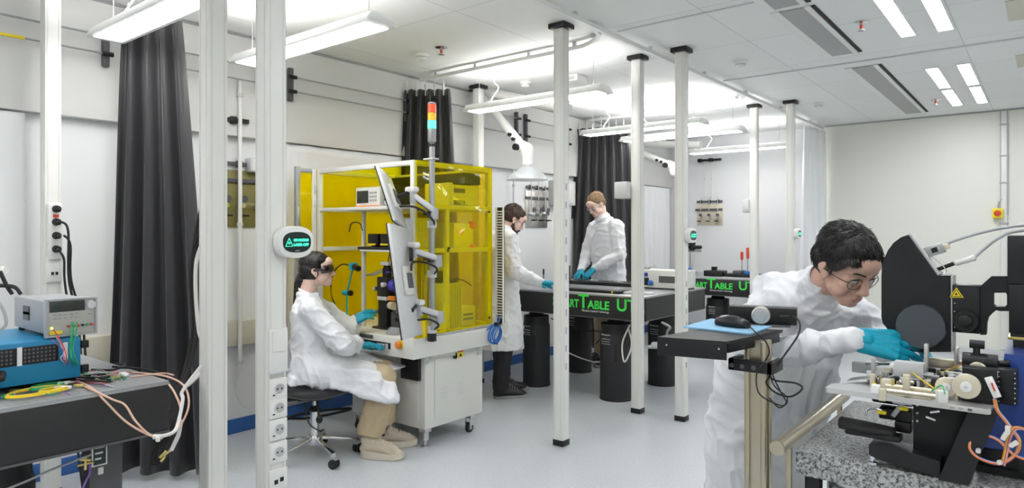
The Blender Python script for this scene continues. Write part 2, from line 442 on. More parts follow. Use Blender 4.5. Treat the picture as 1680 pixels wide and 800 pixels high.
# sockets on post C (faces +X)
def zc(y): return 1.4-(y-382)*2.345/1098
MB().mm((h, -.034, zc(607)), (h+.012, .036, zc(537)), b=.004).build('cover_plate', 'plastic_white', pC)
MB().mm((h+.010, -.024, zc(575)), (h+.0155, .022, zc(541)), b=.003).build('blank_switch', 'plastic_white', pC)
MB().mm((h+.006, -.036, zc(609.5)), (h+.018, .038, zc(605)), b=.003).build('cover_lip', 'light_grey', pC)
for yy in (636, 667, 702, 739):
    f = MB().mm((h, -.034, zc(yy+17)), (h+.010, .036, zc(yy-17)), b=.004).build('socket', 'plastic_white', pC)
    g = MB().lathe([(.0215, .0098), (.0215, .0125), (.0185, .0125), (.0175, .004)], (h, .004, zc(yy)), (1, 0, 0)); g.build('socket_ring', 'plastic_white', f)
    MB().cyl((h+.0098, .004, zc(yy)), (h+.0105, .004, zc(yy)), .0172).build('recess', 'label_grey', f, label='grey socket recess')
    MB().cyl((h+.0105, -.004, zc(yy)), (h+.0112, -.004, zc(yy)), .003).cyl((h+.0105, .013, zc(yy)), (h+.0112, .013, zc(yy)), .003).mm((h+.0105, -.022, zc(yy+10)), (h+.0115, -.014, zc(yy+8))).build('pin_hole', 'black_plastic', f)
f = MB().mm((h, -.034, zc(800)), (h+.010, .036, zc(766)), b=.004).build('data_socket', 'plastic_white', pC)
MB().mm((h+.010, -.016, zc(790)), (h+.0112, -.002, zc(783))).mm((h+.010, .006, zc(788)), (h+.0112, .020, zc(781))).build('data_port', 'black_plastic', f)
# power strip on post A
def za(y): return 1.4-(y-382)*3.58/1098
f = MB().mm((h, -.030, za(425)), (h+.03, .034, za(333)), b=.008).build('power_strip', 'plastic_white', pA)
for yy in (343, 364, 386, 408):
    MB().cyl((h+.028, .004, za(yy)), (h+.060, .004, za(yy)), .020, .016).cyl((h+.058, .004, za(yy)), (h+.075, .004, za(yy)-.01), .009).build('plug', 'black_rubber', f)
MB().mm((h+.029, -.010, za(357)), (h+.034, .016, za(352))).build('rocker_switch', 'red', f)
f = MB().mm((h, -.036, za(462)), (h+.014, .036, za(420)), b=.004).build('socket_box', 'plastic_white', pA)
MB().mm((h+.014, -.014, za(450)), (h+.016, -.002, za(445))).mm((h+.014, .006, za(450)), (h+.016, .018, za(445))).build('data_port', 'black_plastic', f)
for k, (dy, z0) in enumerate(((.02, za(364)), (.0, za(408)), (.03, za(386)))):
    tag(MB().tube([(-4.16+.10, 1.25+dy, z0), (-4.03, 1.27+dy, z0-.05), (-4.05, 1.28+dy, 1.15), (-4.03, 1.30+dy*2, .9), (-3.98, 1.30+dy*2, .45), (-4.0, 1.35, .03)], .006, smooth=8).build('power_cable', 'black_rubber'),
        ['black cable from the middle plug of the far left power strip', 'black cable from the lowest plug of the far left power strip', 'black cable from the third plug of the far left power strip'][k], 'cable', 'power cables hanging from the far left post')

# oval laser-status signs
def sign(x, y, z, label):
    t = thing('warning_sign', label, 'sign', (x, y, z), 0, 'oval laser status signs on posts')
    def oval(a, b, x0, x1, n=40, p=2.6):
        P = []
        for i in range(n):
            u = 2*PI*i/n; c, s_ = math.cos(u), math.sin(u)
            P.append((a*math.copysign(abs(c)**(2/p), c), b*math.copysign(abs(s_)**(2/p), s_)))
        return P
    R = [[V((xx, py*k, pz*k)) for py, pz in oval(.071, .056, 0, 0)] for xx, k in ((0, .9), (.01, 1), (.034, 1), (.042, .97), (.045, .9))]
    MB().loft(R).build('housing', 'plastic_white', t)
    MB().prism(oval(.056, .036, 0, 0), 'yz', .0445, .0462).build('display', 'screen_dark', t)
    a = .0465
    tr = MB()
    for p, q in (((-.046, -.014), (-.018, -.014)), ((-.018, -.014), (-.032, .014)), ((-.032, .014), (-.046, -.014))): tr.bar((a, p[0], p[1]), (a, q[0], q[1]), .0014, .0026, up=(1, 0, 0))
    tr.cyl((a-.0005, -.032, -.003), (a+.001, -.032, -.003), .0038)
    tr.build('hazard_triangle', 'screen_green', t)
    text('lettering', 'NO HAZARD', .0125, 'screen_green', t, (a, -.014, .003), (0, 1, 0), (0, 0, 1), width=.060, bold=.0006)
    text('lettering', 'LASER OFF', .0125, 'screen_green', t, (a, -.014, -.013), (0, 1, 0), (0, 0, 1), width=.060, bold=.0006)
    MB().mm((a-.001, -.008, -.031), (a, .010, -.0285)).build('brand_plate', 'label_grey', t)
    return t
sign(-2.14+h+.001, 1.36, 1.4-(397-382)*2.35/1098, 'oval sign with green lettering on the nearest socket post')
sign(-2.14+h+.001, 4.72, 1.4-(386-382)*5.0/1098, 'small oval green sign on the post behind the mouse tray')
sign(-2.10+h+.001, 7.30, 1.4-(383-382)*7.0/1098, 'tiny oval green sign on the farthest right post')

# ------------------------------------------------------------------ curtain tracks
def track(pts, label):
    t = thing('curtain_track', label, 'track', (pts[0][0], pts[0][1], H), 0, 'white curtain tracks under the ceiling', world=True)
    m = MB()
    P = [V(p) for p in pts]
    m.tube([(p.x, p.y, H-.04) for p in P], .020, n=4, smooth=6); m.build('rail', 'white_paint', t)
    br = MB()
    for i in range(len(P)-1):
        n = max(1, int((P[i+1]-P[i]).length/.8))
        for k in range(n):
            q = P[i].lerp(P[i+1], (k+.5)/n); br.mm((q.x-.012, q.y-.012, H-.03), (q.x+.012, q.y+.012, H-.002))
    br.build('bracket', 'light_grey', t)
track([(-2.30, -1, 0), (-2.30, 1, 0), (-2.30, 3, 0), (-2.30, 5, 0), (-2.29, 7, 0), (-2.26, 9.2, 0)], 'long white curtain track running down the room to the back wall')
def cross(y, lab): track([(-2.31, y-.45, 0), (-2.36, y-.2, 0), (-2.55, y-.03, 0), (-2.8, y, 0), (-3.4, y, 0), (-3.9, y, 0), (-4.30, y, 0)], lab)
cross(1.72, 'curved curtain track above the nearest black curtain')
cross(4.08, 'curved curtain track ending above the curtain behind the yellow cabinet')
cross(6.80, 'curved curtain track above the farthest black curtain')

# ------------------------------------------------------------------ curtains
def curtain(label, cx, cy, w_top, w_bot, z0, z1, ang, mt, group, folds=9, amp=.04, hooks=True, skew=0., seed=1, name='curtain', bamp=None):
    rnd = random.Random(seed); t = thing(name, label, 'curtain', (cx, cy, 0), 0, group)
    nu, nv = folds*14, 34; ph = [rnd.uniform(-.5, .5) for _ in range(folds+2)]; aa = [rnd.uniform(.55, 1.3) for _ in range(folds+2)]
    c, s_ = math.cos(ang), math.sin(ang); rows = []
    bamp = amp if bamp is None else bamp
    for j in range(nv+1):
        v = j/nv; z = z1+(z0-z1)*v; e = v**.8; wd = w_top+(w_bot-w_top)*e; row = []
        for i in range(nu+1):
            u = i/nu; k = u*folds; ki = int(k); a = aa[ki]*(1-(k-ki))+aa[ki+1]*(k-ki)
            A = (amp+(bamp-amp)*e)*a
            ww = math.sin(2*PI*k+ph[ki]*v*1.2); ww = math.copysign(abs(ww)**.8, ww)
            y = A*ww*(.75+.35*v) + .02*math.sin(5*u+3*v)*v
            x = (u-.5)*wd + skew*v + .012*math.sin(2*PI*k*2+v*4)*v
            row.append(V((x*c-y*s_, x*s_+y*c, z+(.012*math.sin(7*u) if j == nv else 0))))
        rows.append(row)
    m = MB(); th = .0025
    off = V((-s_, c, 0))*th; n = nu+1
    vs = [p for r in rows for p in r]+[p+off for r in rows for p in r]; T0 = len(vs)//2; fs = []
    for j in range(nv):
        for i in range(nu):
            a = j*n+i; fs.append((a, a+1, a+n+1, a+n)); fs.append((T0+a, T0+a+n, T0+a+n+1, T0+a+1))
    for i in range(nu): fs.append((i, T0+i, T0+i+1, i+1)); a = nv*n+i; fs.append((a, a+1, T0+a+1, T0+a))
    for j in range(nv): a = j*n; fs.append((a, a+n, T0+a+n, T0+a)); a += nu; fs.append((a, T0+a, T0+a+n, a+n))
    m.add(vs, fs); m.build('drape', mt, t, smooth=180)
    if hooks:
        for i in range(folds):
            p = rows[0][int((i+.25)*nu/folds)]
            MB().mm((p.x-.008, p.y-.006, z1-.05), (p.x+.008, p.y+.006, z1+.05), b=.003).cyl((p.x, p.y, z1+.04), (p.x, p.y, H-.055), .004).build('hook', 'plastic_white', t)
    return t
GB = 'black blackout curtains gathered at the left wall'; GW = 'white curtains along the walls'
curtain('large black curtain gathered beside the left bench, nearest of three', -4.0, 1.70, .34, .62, .04, 2.66, .62, 'cloth_black', GB, folds=4, amp=.035, bamp=.06, seed=3, skew=.04)
curtain('black curtain bunched behind the yellow cabinet, under the track end', -4.19, 4.06, .40, .60, .05, 2.64, .60, 'cloth_black', GB, folds=5, amp=.032, bamp=.055, seed=5)
curtain('farthest black curtain, behind the tall fair haired man', -4.08, 6.80, .62, .95, .05, 2.64, .30, 'cloth_black', GB, folds=7, amp=.035, bamp=.06, seed=8)
curtain('white curtain on the left wall behind the bench instruments', XL+.05, -.2, 2.8, 2.8, .06, 2.06, PI/2, 'cloth_white', GW, folds=9, amp=.012, bamp=.018, hooks=False, seed=2)
curtain('white curtain on the left wall behind the yellow cabinet', XL+.05, 3.42, 1.2, 1.2, .12, 2.06, PI/2, 'cloth_white', GW, folds=5, amp=.012, bamp=.02, hooks=False, seed=4)
curtain('white pleated curtain in the far left room corner', XL+.07, 8.6, 1.15, 1.15, .12, 2.06, PI/2, 'cloth_white', GW, folds=8, amp=.03, bamp=.035, hooks=False, seed=6)
curtain('white curtain at the end of the long track against the cream wall', -2.26, 8.85, .70, .80, .05, 2.70, PI/2-.08, 'cloth_white', GW, folds=4, amp=.03, bamp=.06, hooks=False, seed=9)

# ------------------------------------------------------------------ lamps
def pendant(y, x0, x1, z, label, group='white pendant strip lights over the bays'):
    t = thing('pendant_light', label, 'light', ((x0+x1)/2, y, z), 0, group); L = (x1-x0)/2; W = .095; hh = .055
    m = MB(); R = []
    prof = [(-W, 0), (-W, .012), (-W+.03, hh), (W-.03, hh), (W, .012), (W, 0)]
    for x, k in ((-L, .0), (-L+.02, 1), (L-.02, 1), (L, 0)): R.append([V((x, p[0]*(1 if k else .93), p[1] if k else p[1]*.35)) for p in prof])
    m.loft(R); m.build('housing', 'white_paint', t)
    MB().mm((-L+.05, -W+.028, -.004), (L-.05, W-.028, .0)).build('diffuser', 'diffuser', t, label='glowing diffuser')
    MB().mm((-L+.1, -W+.05, hh), (L-.1, W-.05, hh+.003)).build('upper_diffuser', 'diffuser_up', t)
    for s_ in (-1, 1):
        MB().cyl((s_*(L-.12), 0, hh), (s_*(L-.12), 0, H-z-.001), .0022, n=6).cyl((s_*(L-.12), 0, hh), (s_*(L-.12), 0, hh+.02), .006).build('suspension_wire', 'grey_metal', t)
    MB().lathe([(.045, H-z-.001), (.045, H-z-.018), (.015, H-z-.024)], (-L+.28, 0, 0)).build('ceiling_rose', 'plastic_white', t)
    MB().tube([(-L+.28, 0, H-z-.02), (-L+.28, .01, H-z-.10), (-L+.31, .03, (H-z)*.55), (-L+.27, .0, .10), (-L+.25, 0, hh)], .005, smooth=6).build('flex_cord', 'plastic_white', t)
    return t
pendant(1.46, -4.02, -2.66, 2.45, 'nearest pendant strip light, upper left in front of black curtain')
pendant(2.22, -3.95, -2.60, 2.45, 'pendant strip light behind the two wide left posts')
pendant(4.33, -3.95, -2.56, 2.45, 'pendant strip light over the bearded man')
pendant(6.14, -3.93, -2.55, 2.45, 'pendant strip light in front of the farthest black curtain')
pendant(6.85, -3.85, -2.43, 2.45, 'pendant strip light just beyond the fourth one')
pendant(8.45, -3.75, -2.45, 2.45, 'farthest pendant strip light by the back wall')
def recessed(x, y0, y1, label, w_=.085):
    t = thing('recessed_light', label, 'light', (x, (y0+y1)/2, H), 0, 'recessed ceiling light strips'); L = (y1-y0)/2
    m = MB(); m.mm((-w_/2-.012, -L-.012, -.010), (-w_/2, L+.012, -.0005)).mm((w_/2, -L-.012, -.010), (w_/2+.012, L+.012, -.0005)).mm((-w_/2, -L-.012, -.010), (w_/2, -L, -.0005)).mm((-w_/2, L, -.010), (w_/2, L+.012, -.0005))
    m.build('frame', 'white_paint', t); MB().mm((-w_/2, -L, -.006), (w_/2, L, -.001)).build('diffuser', 'diffuser_recessed', t)
    return t
for x, w1 in ((-.76, 'left'), (-.54, 'right')):
    recessed(x, 4.40, 5.37, w1+' strip of the nearest recessed ceiling light pair')
    recessed(x, 6.55, 7.50, w1+' strip of the middle recessed ceiling light pair')
    recessed(x, 7.64, 8.62, w1+' strip of the farthest recessed ceiling light pair')
    for y0 in (-2.2, .2, 2.2): recessed(x+.1, y0, y0+1.2, w1+' ceiling strip above the camera side, %s' % {-2.2: 'behind', .2: 'overhead', 2.2: 'ahead'}[y0])
for i, y0 in enumerate((-1.6, 0.6, 2.8, 5.0, 7.2)): pendant(y0, 1.15, 2.55, 2.45, 'unseen pendant strip light added on the right to brighten the ceiling, %s' % ('rearmost', 'second', 'middle', 'fourth', 'farthest')[i])  # unseen row of lamps, added to lift the ceiling on the right
for x0, y0 in ((-3.9, -1.2), (-3.9, -.1)): pendant(y0, x0, x0+1.4, 2.45, 'pendant strip light behind the camera, %s' % ('rearmost' if y0 < -1 else 'nearer'))
# ------------------------------------------------------------------ ceiling vents, sprinklers, detectors
def vent(x0, x1, y0, y1, label):
    t = thing('ceiling_vent', label, 'vent', ((x0+x1)/2, (y0+y1)/2, H), 0, 'long grey ceiling vents', world=True)
    MB().mm((x0, y0, H-.008), (x1, y1, H-.0005)).build('perforated_panel', 'vent_grey', t)
    MB().mm((x1+.035, y0, H-.006), (x1+.060, y1, H-.0005)).build('slot', 'vent_slot', t, label='dark air slot')
    MB().mm((x1, y0-.02, H-.014), (x1+.035, y1+.02, H-.0005), b=.003).mm((x0-.055, y0-.02, H-.010), (x0, y1+.02, H-.0005), b=.003).build('side_frame', 'white_paint', t)
vent(-1.31, -1.16, 2.2, 4.22, 'grey ceiling vent nearest, cut off by the top of the frame')
vent(-1.31, -1.16, 4.30, 5.62, 'grey ceiling vent in the middle of the ceiling')
vent(-1.28, -1.12, 6.14, 8.88, 'long grey ceiling vent reaching toward the back wall')
def ceil_thing(px, py, kind, label):
    p = atZ(px, py, H)
    if kind == 's':
        t = thing('sprinkler', label, 'sprinkler', (p.x, p.y, H), 0, 'ceiling sprinklers')
        MB().lathe([(.045, -.001), (.045, -.006), (.02, -.012)]).build('escutcheon', 'chrome', t)
        MB().cyl((0, 0, -.01), (0, 0, -.055), .008).cyl((0, 0, -.055), (0, 0, -.058), .022).build('head', 'grey_metal', t)
        MB().cyl((.0, 0, -.02), (.0, 0, -.045), .010).build('bulb', 'red', t)
    else:
        t = thing('smoke_detector', label, 'detector', (p.x, p.y, H), 0, 'round smoke detectors on the ceiling')
        MB().lathe([(.055, -.001), (.055, -.018), (.048, -.024)]).build('base', 'plastic_white', t)
        MB().lathe([(.040, -.024), (.040, -.040), (.030, -.050), (.012, -.052)]).build('sensor_dome', 'plastic_white', t)
        MB().lathe([(.0415, -.029), (.0415, -.033)]).build('vent_ring', 'label_grey', t)
ceil_thing(1413, 36, 's', 'sprinkler between grey vent and nearest recessed lights'); ceil_thing(1215, 100, 'd', 'smoke detector right of the tall posts')
ceil_thing(724, 77, 's', 'sprinkler above the yellow cabinet'); ceil_thing(692, 88, 'd', 'smoke detector above the yellow cabinet')
ceil_thing(1343, 169, 'd', 'smoke detector near the back wall'); ceil_thing(1535, 163, 's', 'sprinkler near the farthest recessed lights')
ceil_thing(862, 134, 'd', 'smoke detector above the bearded man')
t = thing('projector_box', 'small white box on ceiling behind the slotted post', 'box', tuple(atZ(938, 131, H-.03)), 0)
MB().box((0, 0, 0), (.22, .16, .058), b=.006).build('housing', 'plastic_white', t); MB().box((.0, -.081, -.005), (.16, .004, .03)).build('grille', 'label_grey', t)
for (a, b_) in (((-.20, 4.95), (.30, 5.42)), ((-.20, 6.50), (.30, 6.98))):
    struct('trim_%d' % (5 if a[1] < 6 else 6), MB().mm((a[0], a[1], H-.006), (b_[0], b_[1], H-.0005)), 'cream_panel', label='cream ceiling access panel, '+('nearer' if a[1] < 6 else 'farther')+' of two')

# ------------------------------------------------------------------ left wall services: rods, gas panels, conduits
XW = XL+.07
def wall_rods(y0, y1, zs, label):
    t = thing('wall_rail', label, 'rail', (XW, (y0+y1)/2, 2.5), 0, 'thin rods along the upper left wall', world=True)
    for z in zs:
        MB().cyl((XW+.05, y0, z), (XW+.05, y1, z), .006, n=8).build('rod', 'grey_metal', t)
        for y in (y0+.03, y1-.03): MB().cyl((XW+.05, y-.03, z), (XW+.05, y+.03, z), .014, n=10).build('rod_end', 'black_plastic', t)
    for y in (y0+.03, y1-.03):
        MB().mm((XW, y-.018, min(zs)-.07), (XW+.035, y+.018, max(zs)+.07), b=.004).mm((XW+.02, y-.01, min(zs)-.01), (XW+.05, y+.01, min(zs)+.01)).mm((XW+.02, y-.01, max(zs)-.01), (XW+.05, y+.01, max(zs)+.01)).build('bracket', 'dark_grey', t)
wall_rods(-.6, 1.62, (2.56, 2.455), 'pair of rods on the wall left of the nearest black curtain')
wall_rods(2.80, 4.0, (2.545, 2.44), 'pair of rods on the wall above the yellow cabinet')
wall_rods(1.75, 2.62, (2.56, 2.455), 'pair of rods on the wall between black curtain and socket post')
wall_rods(4.2, 5.55, (2.60, 2.43), 'pair of rods on the wall right of the second curtain')
wall_rods(5.65, 6.5, (2.60, 2.43), 'pair of rods on the wall behind the slotted post')
tag(MB().mm((XW+.042, 1.02, 2.447), (XW+.058, 1.18, 2.463), b=.003).build('pipe_marker', 'label_yellow'), 'yellow marker tape on the rod near the nearest black curtain', 'marker')
def conduit(x, y, z0, z1, r, label):
    t = thing('conduit', label, 'pipe', (x, y, z0), 0, 'thin vertical pipes on the walls')
    MB().cyl((0, 0, 0), (0, 0, z1-z0), r, n=12).build('pipe', 'plastic_white', t)
    for k in (.02, .5, .95): MB().lathe([(r*1.5, (z1-z0)*k-.012), (r*1.5, (z1-z0)*k+.012)]).build('clip', 'light_grey', t)
conduit(XL+.10, 2.43, .47, 2.45, .014, 'white vertical pipe on the wall between the two wide posts')
tag(MB().tube([(XL+.10, 2.43, .47), (XL+.07, 2.42, .30), (XL+.06, 2.5, .18), (XL+.06, 2.7, .17), (XL+.06, 2.8, .26)], .004, smooth=8).build('loose_cable', 'plastic_white'), 'thin white cable looping below the wall pipe', 'cable')
conduit(XL+.05, 5.52, 1.2, 2.6, .010, 'thin vertical pipe beside the middle gas panel'); conduit(XL+.05, 6.05, 1.9, 2.6, .008, 'thin pipe dropping to the middle gas panel')
def gas_panel(loc, rz, w_, h_, n, plate, label, seed=0):       # faces its local -Y
    t = thing('gas_panel', label, 'gas panel', loc, rz, 'gas valve panels on the walls'); rnd = random.Random(seed)
    MB().mm((-w_/2, -.012, -h_/2), (w_/2, 0, h_/2), b=.003).build('back_plate', plate, t)
    MB().mm((-w_/2, -.03, h_/2+.03), (w_/2, -.012, h_/2+.055), b=.003).mm((-w_/2-.02, -.03, h_/2-.09), (w_/2, -.014, h_/2-.06), b=.003).build('pipe_rail', 'dark_grey', t)
    for i in range(n):
        x = (i+.5)/n*w_-w_/2
        MB().cyl((x, -.035, -h_/2+.05), (x, -.035, h_/2+.12), .006, n=8).build('riser_pipe', 'brushed', t)
        r = MB().lathe([(.022, -.03), (.026, 0), (.018, .03)], (x, -.045, -h_*.12), (0, -1, 0)); r.build('regulator', 'chrome', t)
        g = MB().lathe([(.024, 0), (.024, .02), (.022, .022)], (x+.01, -.05, h_*.04-.02), (0, -1, 0)).build('pressure_gauge', 'label_white', t)
        MB().lathe([(.0255, .012), (.0255, .023), (.022, .023)], (x+.01, -.05, h_*.04-.02), (0, -1, 0)).bar((x+.01, -.0735, h_*.04-.02), (x+.02, -.0735, h_*.04-.008), .002, .002).build('bezel', 'dark_grey', g)
        MB().cyl((x, -.04, -h_*.3), (x, -.09, -h_*.3), .008).mm((x-.03, -.10, -h_*.3-.006), (x+.03, -.088, -h_*.3+.006), b=.003).build('valve_handle', 'black_plastic', t)
        MB().mm((x-.02, -.032, h_/2+.02), (x+.02, -.012, h_/2+.065), b=.004).build('pipe_clamp', 'black_plastic', t)
gas_panel((XL+.001, 2.47, 1.64), PI/2, .36, .40, 3, 'olive_plate', 'olive gas panel on the wall seen between the two wide posts', 1)
gas_panel((XL+.001, 5.98, 1.66), PI/2, .40, .40, 3, 'brushed', 'gas panel behind the bearded man', 2)
gas_panel((-3.79, YB-.001, 1.66), 0, .38, .30, 3, 'beige_part', 'beige gas panel with three regulators on the back wall', 3)
gas_panel((XL+.001, 6.42, 1.66), PI/2, .16, .36, 1, 'brushed', 'narrow gas panel half hidden behind the slotted post', 4)
conduit(-3.86, YB-.03, 1.9, 2.45, .006, 'left thin pipe above the back wall gas panel'); conduit(-3.76, YB-.03, 1.9, 2.45, .006, 'right thin pipe above the back wall gas panel')
tag(MB().mm((-3.96, YB-.04, 2.43), (-3.62, YB, 2.46), b=.003).mm((-3.96, YB-.05, 2.42), (-3.9, YB, 2.47), b=.004).mm((-3.80, YB-.05, 2.42), (-3.74, YB, 2.47), b=.004).build('pipe_bracket', 'black_plastic'), 'black bracket high on the back wall above the gas panel', 'bracket')
tag(MB().mm((XL+.02, 2.35, 2.16), (XL+.10, 2.50, 2.19), b=.004).mm((XL+.04, 2.37, 2.15), (XL+.10, 2.41, 2.20), b=.004).build('pipe_bracket', 'black_plastic'), 'small black bracket seen between the two wide posts', 'bracket')
def wallbox(p0, p1, label):
    c = (V(p0)+V(p1))/2; d = V(p1)-V(p0); t = thing('wall_box', label, 'box', tuple(c), 0, 'small grey wall boxes')
    MB().box((0, 0, 0), tuple(abs(k) for k in d), b=.008).build('housing', 'light_grey', t); MB().box((abs(d.x)/2+.001, 0, 0), (.004, abs(d.y)*.8, abs(d.z)*.8), b=.002).build('lid', 'plastic_white', t)
wallbox((XL, 1.92, 1.72), (XL+.09, 2.1, 1.93), 'grey box on the wall right of the nearest black curtain')
wallbox((XL, 2.52, 1.83), (XL+.08, 2.68, 1.93), 'small box on the wall just left of the socket post')
wallbox((XL, 6.22, 1.72), (XL+.12, 6.6, 2.0), 'light box on the wall behind the slotted post')
wallbox((-2.66, 4.60, 1.67), (-2.545, 4.72, 1.80), 'white box mounted on the post left of the small oval sign')
wallbox((-2.58, 7.20, 1.62), (-2.51, 7.30, 1.76), 'small box on the left far post')
# cream wall: conduit with yellow emergency switch
t = thing('emergency_switch', 'yellow box with red button on the cream wall', 'switch', (-.44, YB-.05, 1.62), 0)
MB().box((0, 0, 0), (.10, .07, .11), b=.01).build('switch_box', 'label_yellow', t)
MB().lathe([(.034, .035), (.030, .05), (.022, .065), (.001, .07)], (0, 0, 0), (0, -1, 0)).build('button', 'red', t)
t = thing('wall_duct', 'grey vertical duct on the cream wall', 'duct', (-.385, YB-.001, 0), 0)
MB().mm((-.028, -.03, .1), (.028, 0, H-.02), b=.004).build('duct', 'plastic_white', t)
for x in (-.03, .03): MB().mm((x-.005, -.034, 1.6), (x+.005, 0, H-.02)).build('edge', 'label_grey', t)
for z in (1.5, 1.95, 2.25, 2.6): MB().mm((-.04, -.036, z), (.04, 0, z+.02), b=.003).build('clip', 'label_grey', t)
tag(MB().tube([(-.44, YB-.03, 1.68), (-.43, YB-.02, 1.74), (-.40, YB-.03, 1.78)], .006, smooth=6).build('switch_cable', 'grey_wire'), 'short cable from the yellow switch to the duct', 'cable')

# ------------------------------------------------------------------ extraction arms
def arm_(base, elbow, wrist, hoodtop, hood_r, label, hood=True):
    t = thing('extraction_arm', label, 'fume arm', tuple(base), 0, 'white fume extraction arms', world=True)
    base, elbow, wrist, hoodtop = map(V, (base, elbow, wrist, hoodtop))
    MB().tube([base, elbow], .045, n=20).build('upper_tube', 'plastic_white', t)
    MB().ell(elbow, .068).build('elbow_joint', 'plastic_white', t)
    MB().cyl(elbow+V((.0, -.062, 0)), elbow+V((0, -.10, 0)), .032).build('joint_knob', 'black_plastic', t)
    MB().tube([elbow, wrist], .042, n=20).build('lower_tube', 'plastic_white', t)
    MB().chain([wrist+V((0, 0, .0)), wrist+V((.05, 0, -.03)), wrist+V((.06, 0, -.10))], [.055, .060, .05]).build('bend', 'plastic_white', t)
    d = (elbow-wrist).normalized()
    for k in (.10, .17): q = wrist+d*k; MB().cyl(q+V((0, -.04, 0)), q+V((0, -.068, 0)), .016, n=14).build('clamp_knob', 'black_plastic', t)
    MB().cyl(wrist+V((-.02, -.05, -.01)), wrist+V((-.02, -.085, -.01)), .030).build('joint_knob', 'black_plastic', t)
    if hood:
        w0 = wrist+V((.06, 0, -.08)); MB().tube([w0, hoodtop], .048, n=20).build('neck_tube', 'plastic_white', t)
        MB().lathe([(.05, 0), (.055, -.02), (.17, -.10), (.185, -.135), (.180, -.135), (.163, -.10), (.048, -.022)], hoodtop).build('hood', 'clear_hood', t)
e1 = atY(935, 180, 4.95); e0 = atY(783, 150, 4.95); w1 = atY(857, 240, 4.75)
arm_(e1, (e0.x+.05, 4.88, e0.z), (w1.x, w1.y, w1.z), (w1.x+.06, w1.y, w1.z-.17), .19, 'white extraction arm with clear hood above the bearded man')
p = atY(1150, 238, 7.6); q = atY(1010, 235, 7.6); r_ = atY(1098, 270, 7.4)
arm_(p, q, r_, (r_.x+.06, r_.y, r_.z-.17), .19, 'far extraction arm behind the two tall posts', hood=False)
# ================================================================== OPTICAL TABLES
def isolator(x, y, ztop, r, label, group, front=(0, -1), lettering=True, foot=True):
    t = thing('isolator_leg', label, 'table leg', (x, y, 0), math.atan2(front[1], front[0])+PI/2, group)      # local -Y is its front
    MB().lathe([(r*.96, 0), (r, .012), (r, .55), (r*.97, .56)], n=40).build('cylinder', 'black_matte', t)
    MB().lathe([(r*1.03, .0), (r*1.03, .015), (r, .02)], n=40).build('base_ring', 'black_plastic', t)
    MB().lathe([(r*.97, .56), (r*.93, .585), (r*.93, ztop-.05), (r*.6, ztop-.045), (r*.45, ztop-.001)], n=40).build('top_collar', 'black_metal', t)
    for a in (-.5, .5):
        q = V((math.sin(a), -math.cos(a), 0)); MB().bar(q*(r-.004)+V((0, 0, .33)), q*(r-.004)+V((0, 0, .47)), .022, .012, up=q, b=.004).build('hand_slot', 'black_rubber', t)
    for k, (s_, tx, ww) in enumerate(((.022, 'Newport', .085), (.012, 'S-2000A Series', .085), (.010, 'Pneumatic Isolator', .08), (.010, 'with self leveling', .08)) if lettering else ()):
        text('lettering', tx, s_, 'label_white', t, (-.06, -r-.0015, .545-.02*k-(.012 if k else 0)), (1, 0, 0), (0, 0, 1), width=ww)
    return t
def smart_lettering(t, x, y, z, s):
    # big S, small caps MART, big T, small caps ABLE, UT2 ; facing -Y
    X = (1, 0, 0); Zv = (0, 0, 1)
    for tx, cap, px, ww in (('S', .15, 0, .085), ('MART', .115, .090, .235), ('T', .20, .318, .125), ('ABLE', .115, .428, .255), ('UT2', .165, .77, .30)):
        text('lettering', tx, cap*s, 'letter_green', t, (x+px*s, y, z), X, Zv, width=ww*s, depth=.0008, bold=.003*s)
    text('small_lettering', 'Vibration Control Technology', .03*s, 'label_white', t, (x+.36*s, y, z-.035*s), X, Zv, width=.32*s)
def optical_table(x0, x1, y0, y1, zt, th, label, group='black sided vibration isolation tables'):
    t = thing('optical_table', label, 'table', (x0, y0, zt-th), 0, group, world=True)
    MB().mm((x0, y0, zt-th), (x1, y1, zt-.012), b=.004).build('table_body', 'table_side', t)
    MB().mm((x0+.001, y0+.001, zt-.012), (x1-.001, y1-.001, zt), b=.003).build('top_plate', 'breadboard', t)
    MB().mm((x0-.001, y0-.003, zt-th), (x1+.001, y0, zt-th+.008)).mm((x1, y0, zt-th), (x1+.003, y1, zt-th+.008)).build('lower_rim', 'dark_grey', t)
    MB().mm((x0-.002, y0-.002, zt-.014), (x1+.002, y0, zt-.006)).mm((x1, y0, zt-.014), (x1+.002, y1, zt-.006)).build('upper_rim', 'grey_metal', t)
    for x in (x0, x1): MB().box((x, y0-.001, zt-th/2), (.05, .004, th-.02), b=.001).build('corner_cover', 'black_plastic', t)
    return t
T1 = optical_table(-4.06, -2.51, 4.80, 6.03, .89, .20, 'large optical table with green lettering, in front of the two standing men')
smart_lettering(T1, -3.385, 4.7965, .89-.122, .83)
GI = 'black cylindrical isolators under the large optical table'
isolator(-2.86, 4.98, .69, .135, 'black isolator cylinder with white lettering, front centre under the large table', GI)
isolator(-3.70, 4.98, .69, .125, 'black isolator cylinder beside the bearded man legs', GI)
isolator(-3.72, 5.74, .69, .125, 'black isolator cylinder at the rear left under the large table', GI)
isolator(-2.80, 5.74, .69, .135, 'black isolator cylinder at the rear right under the large table', GI)
T2 = optical_table(-3.85, -2.15, 7.35, 8.5, .89, .20, 'far optical table with green lettering near the back wall')
smart_lettering(T2, -3.30, 7.3465, .89-.118, .82)
isolator(-3.68, 7.55, .69, .125, 'black isolator cylinder left under the far table', 'isolators under the far table')
isolator(-3.0, 7.58, .69, .135, 'black isolator cylinder under the middle of the far table', 'isolators under the far table')
isolator(-2.35, 7.55, .69, .125, 'black isolator cylinder right under the far table', 'isolators under the far table')
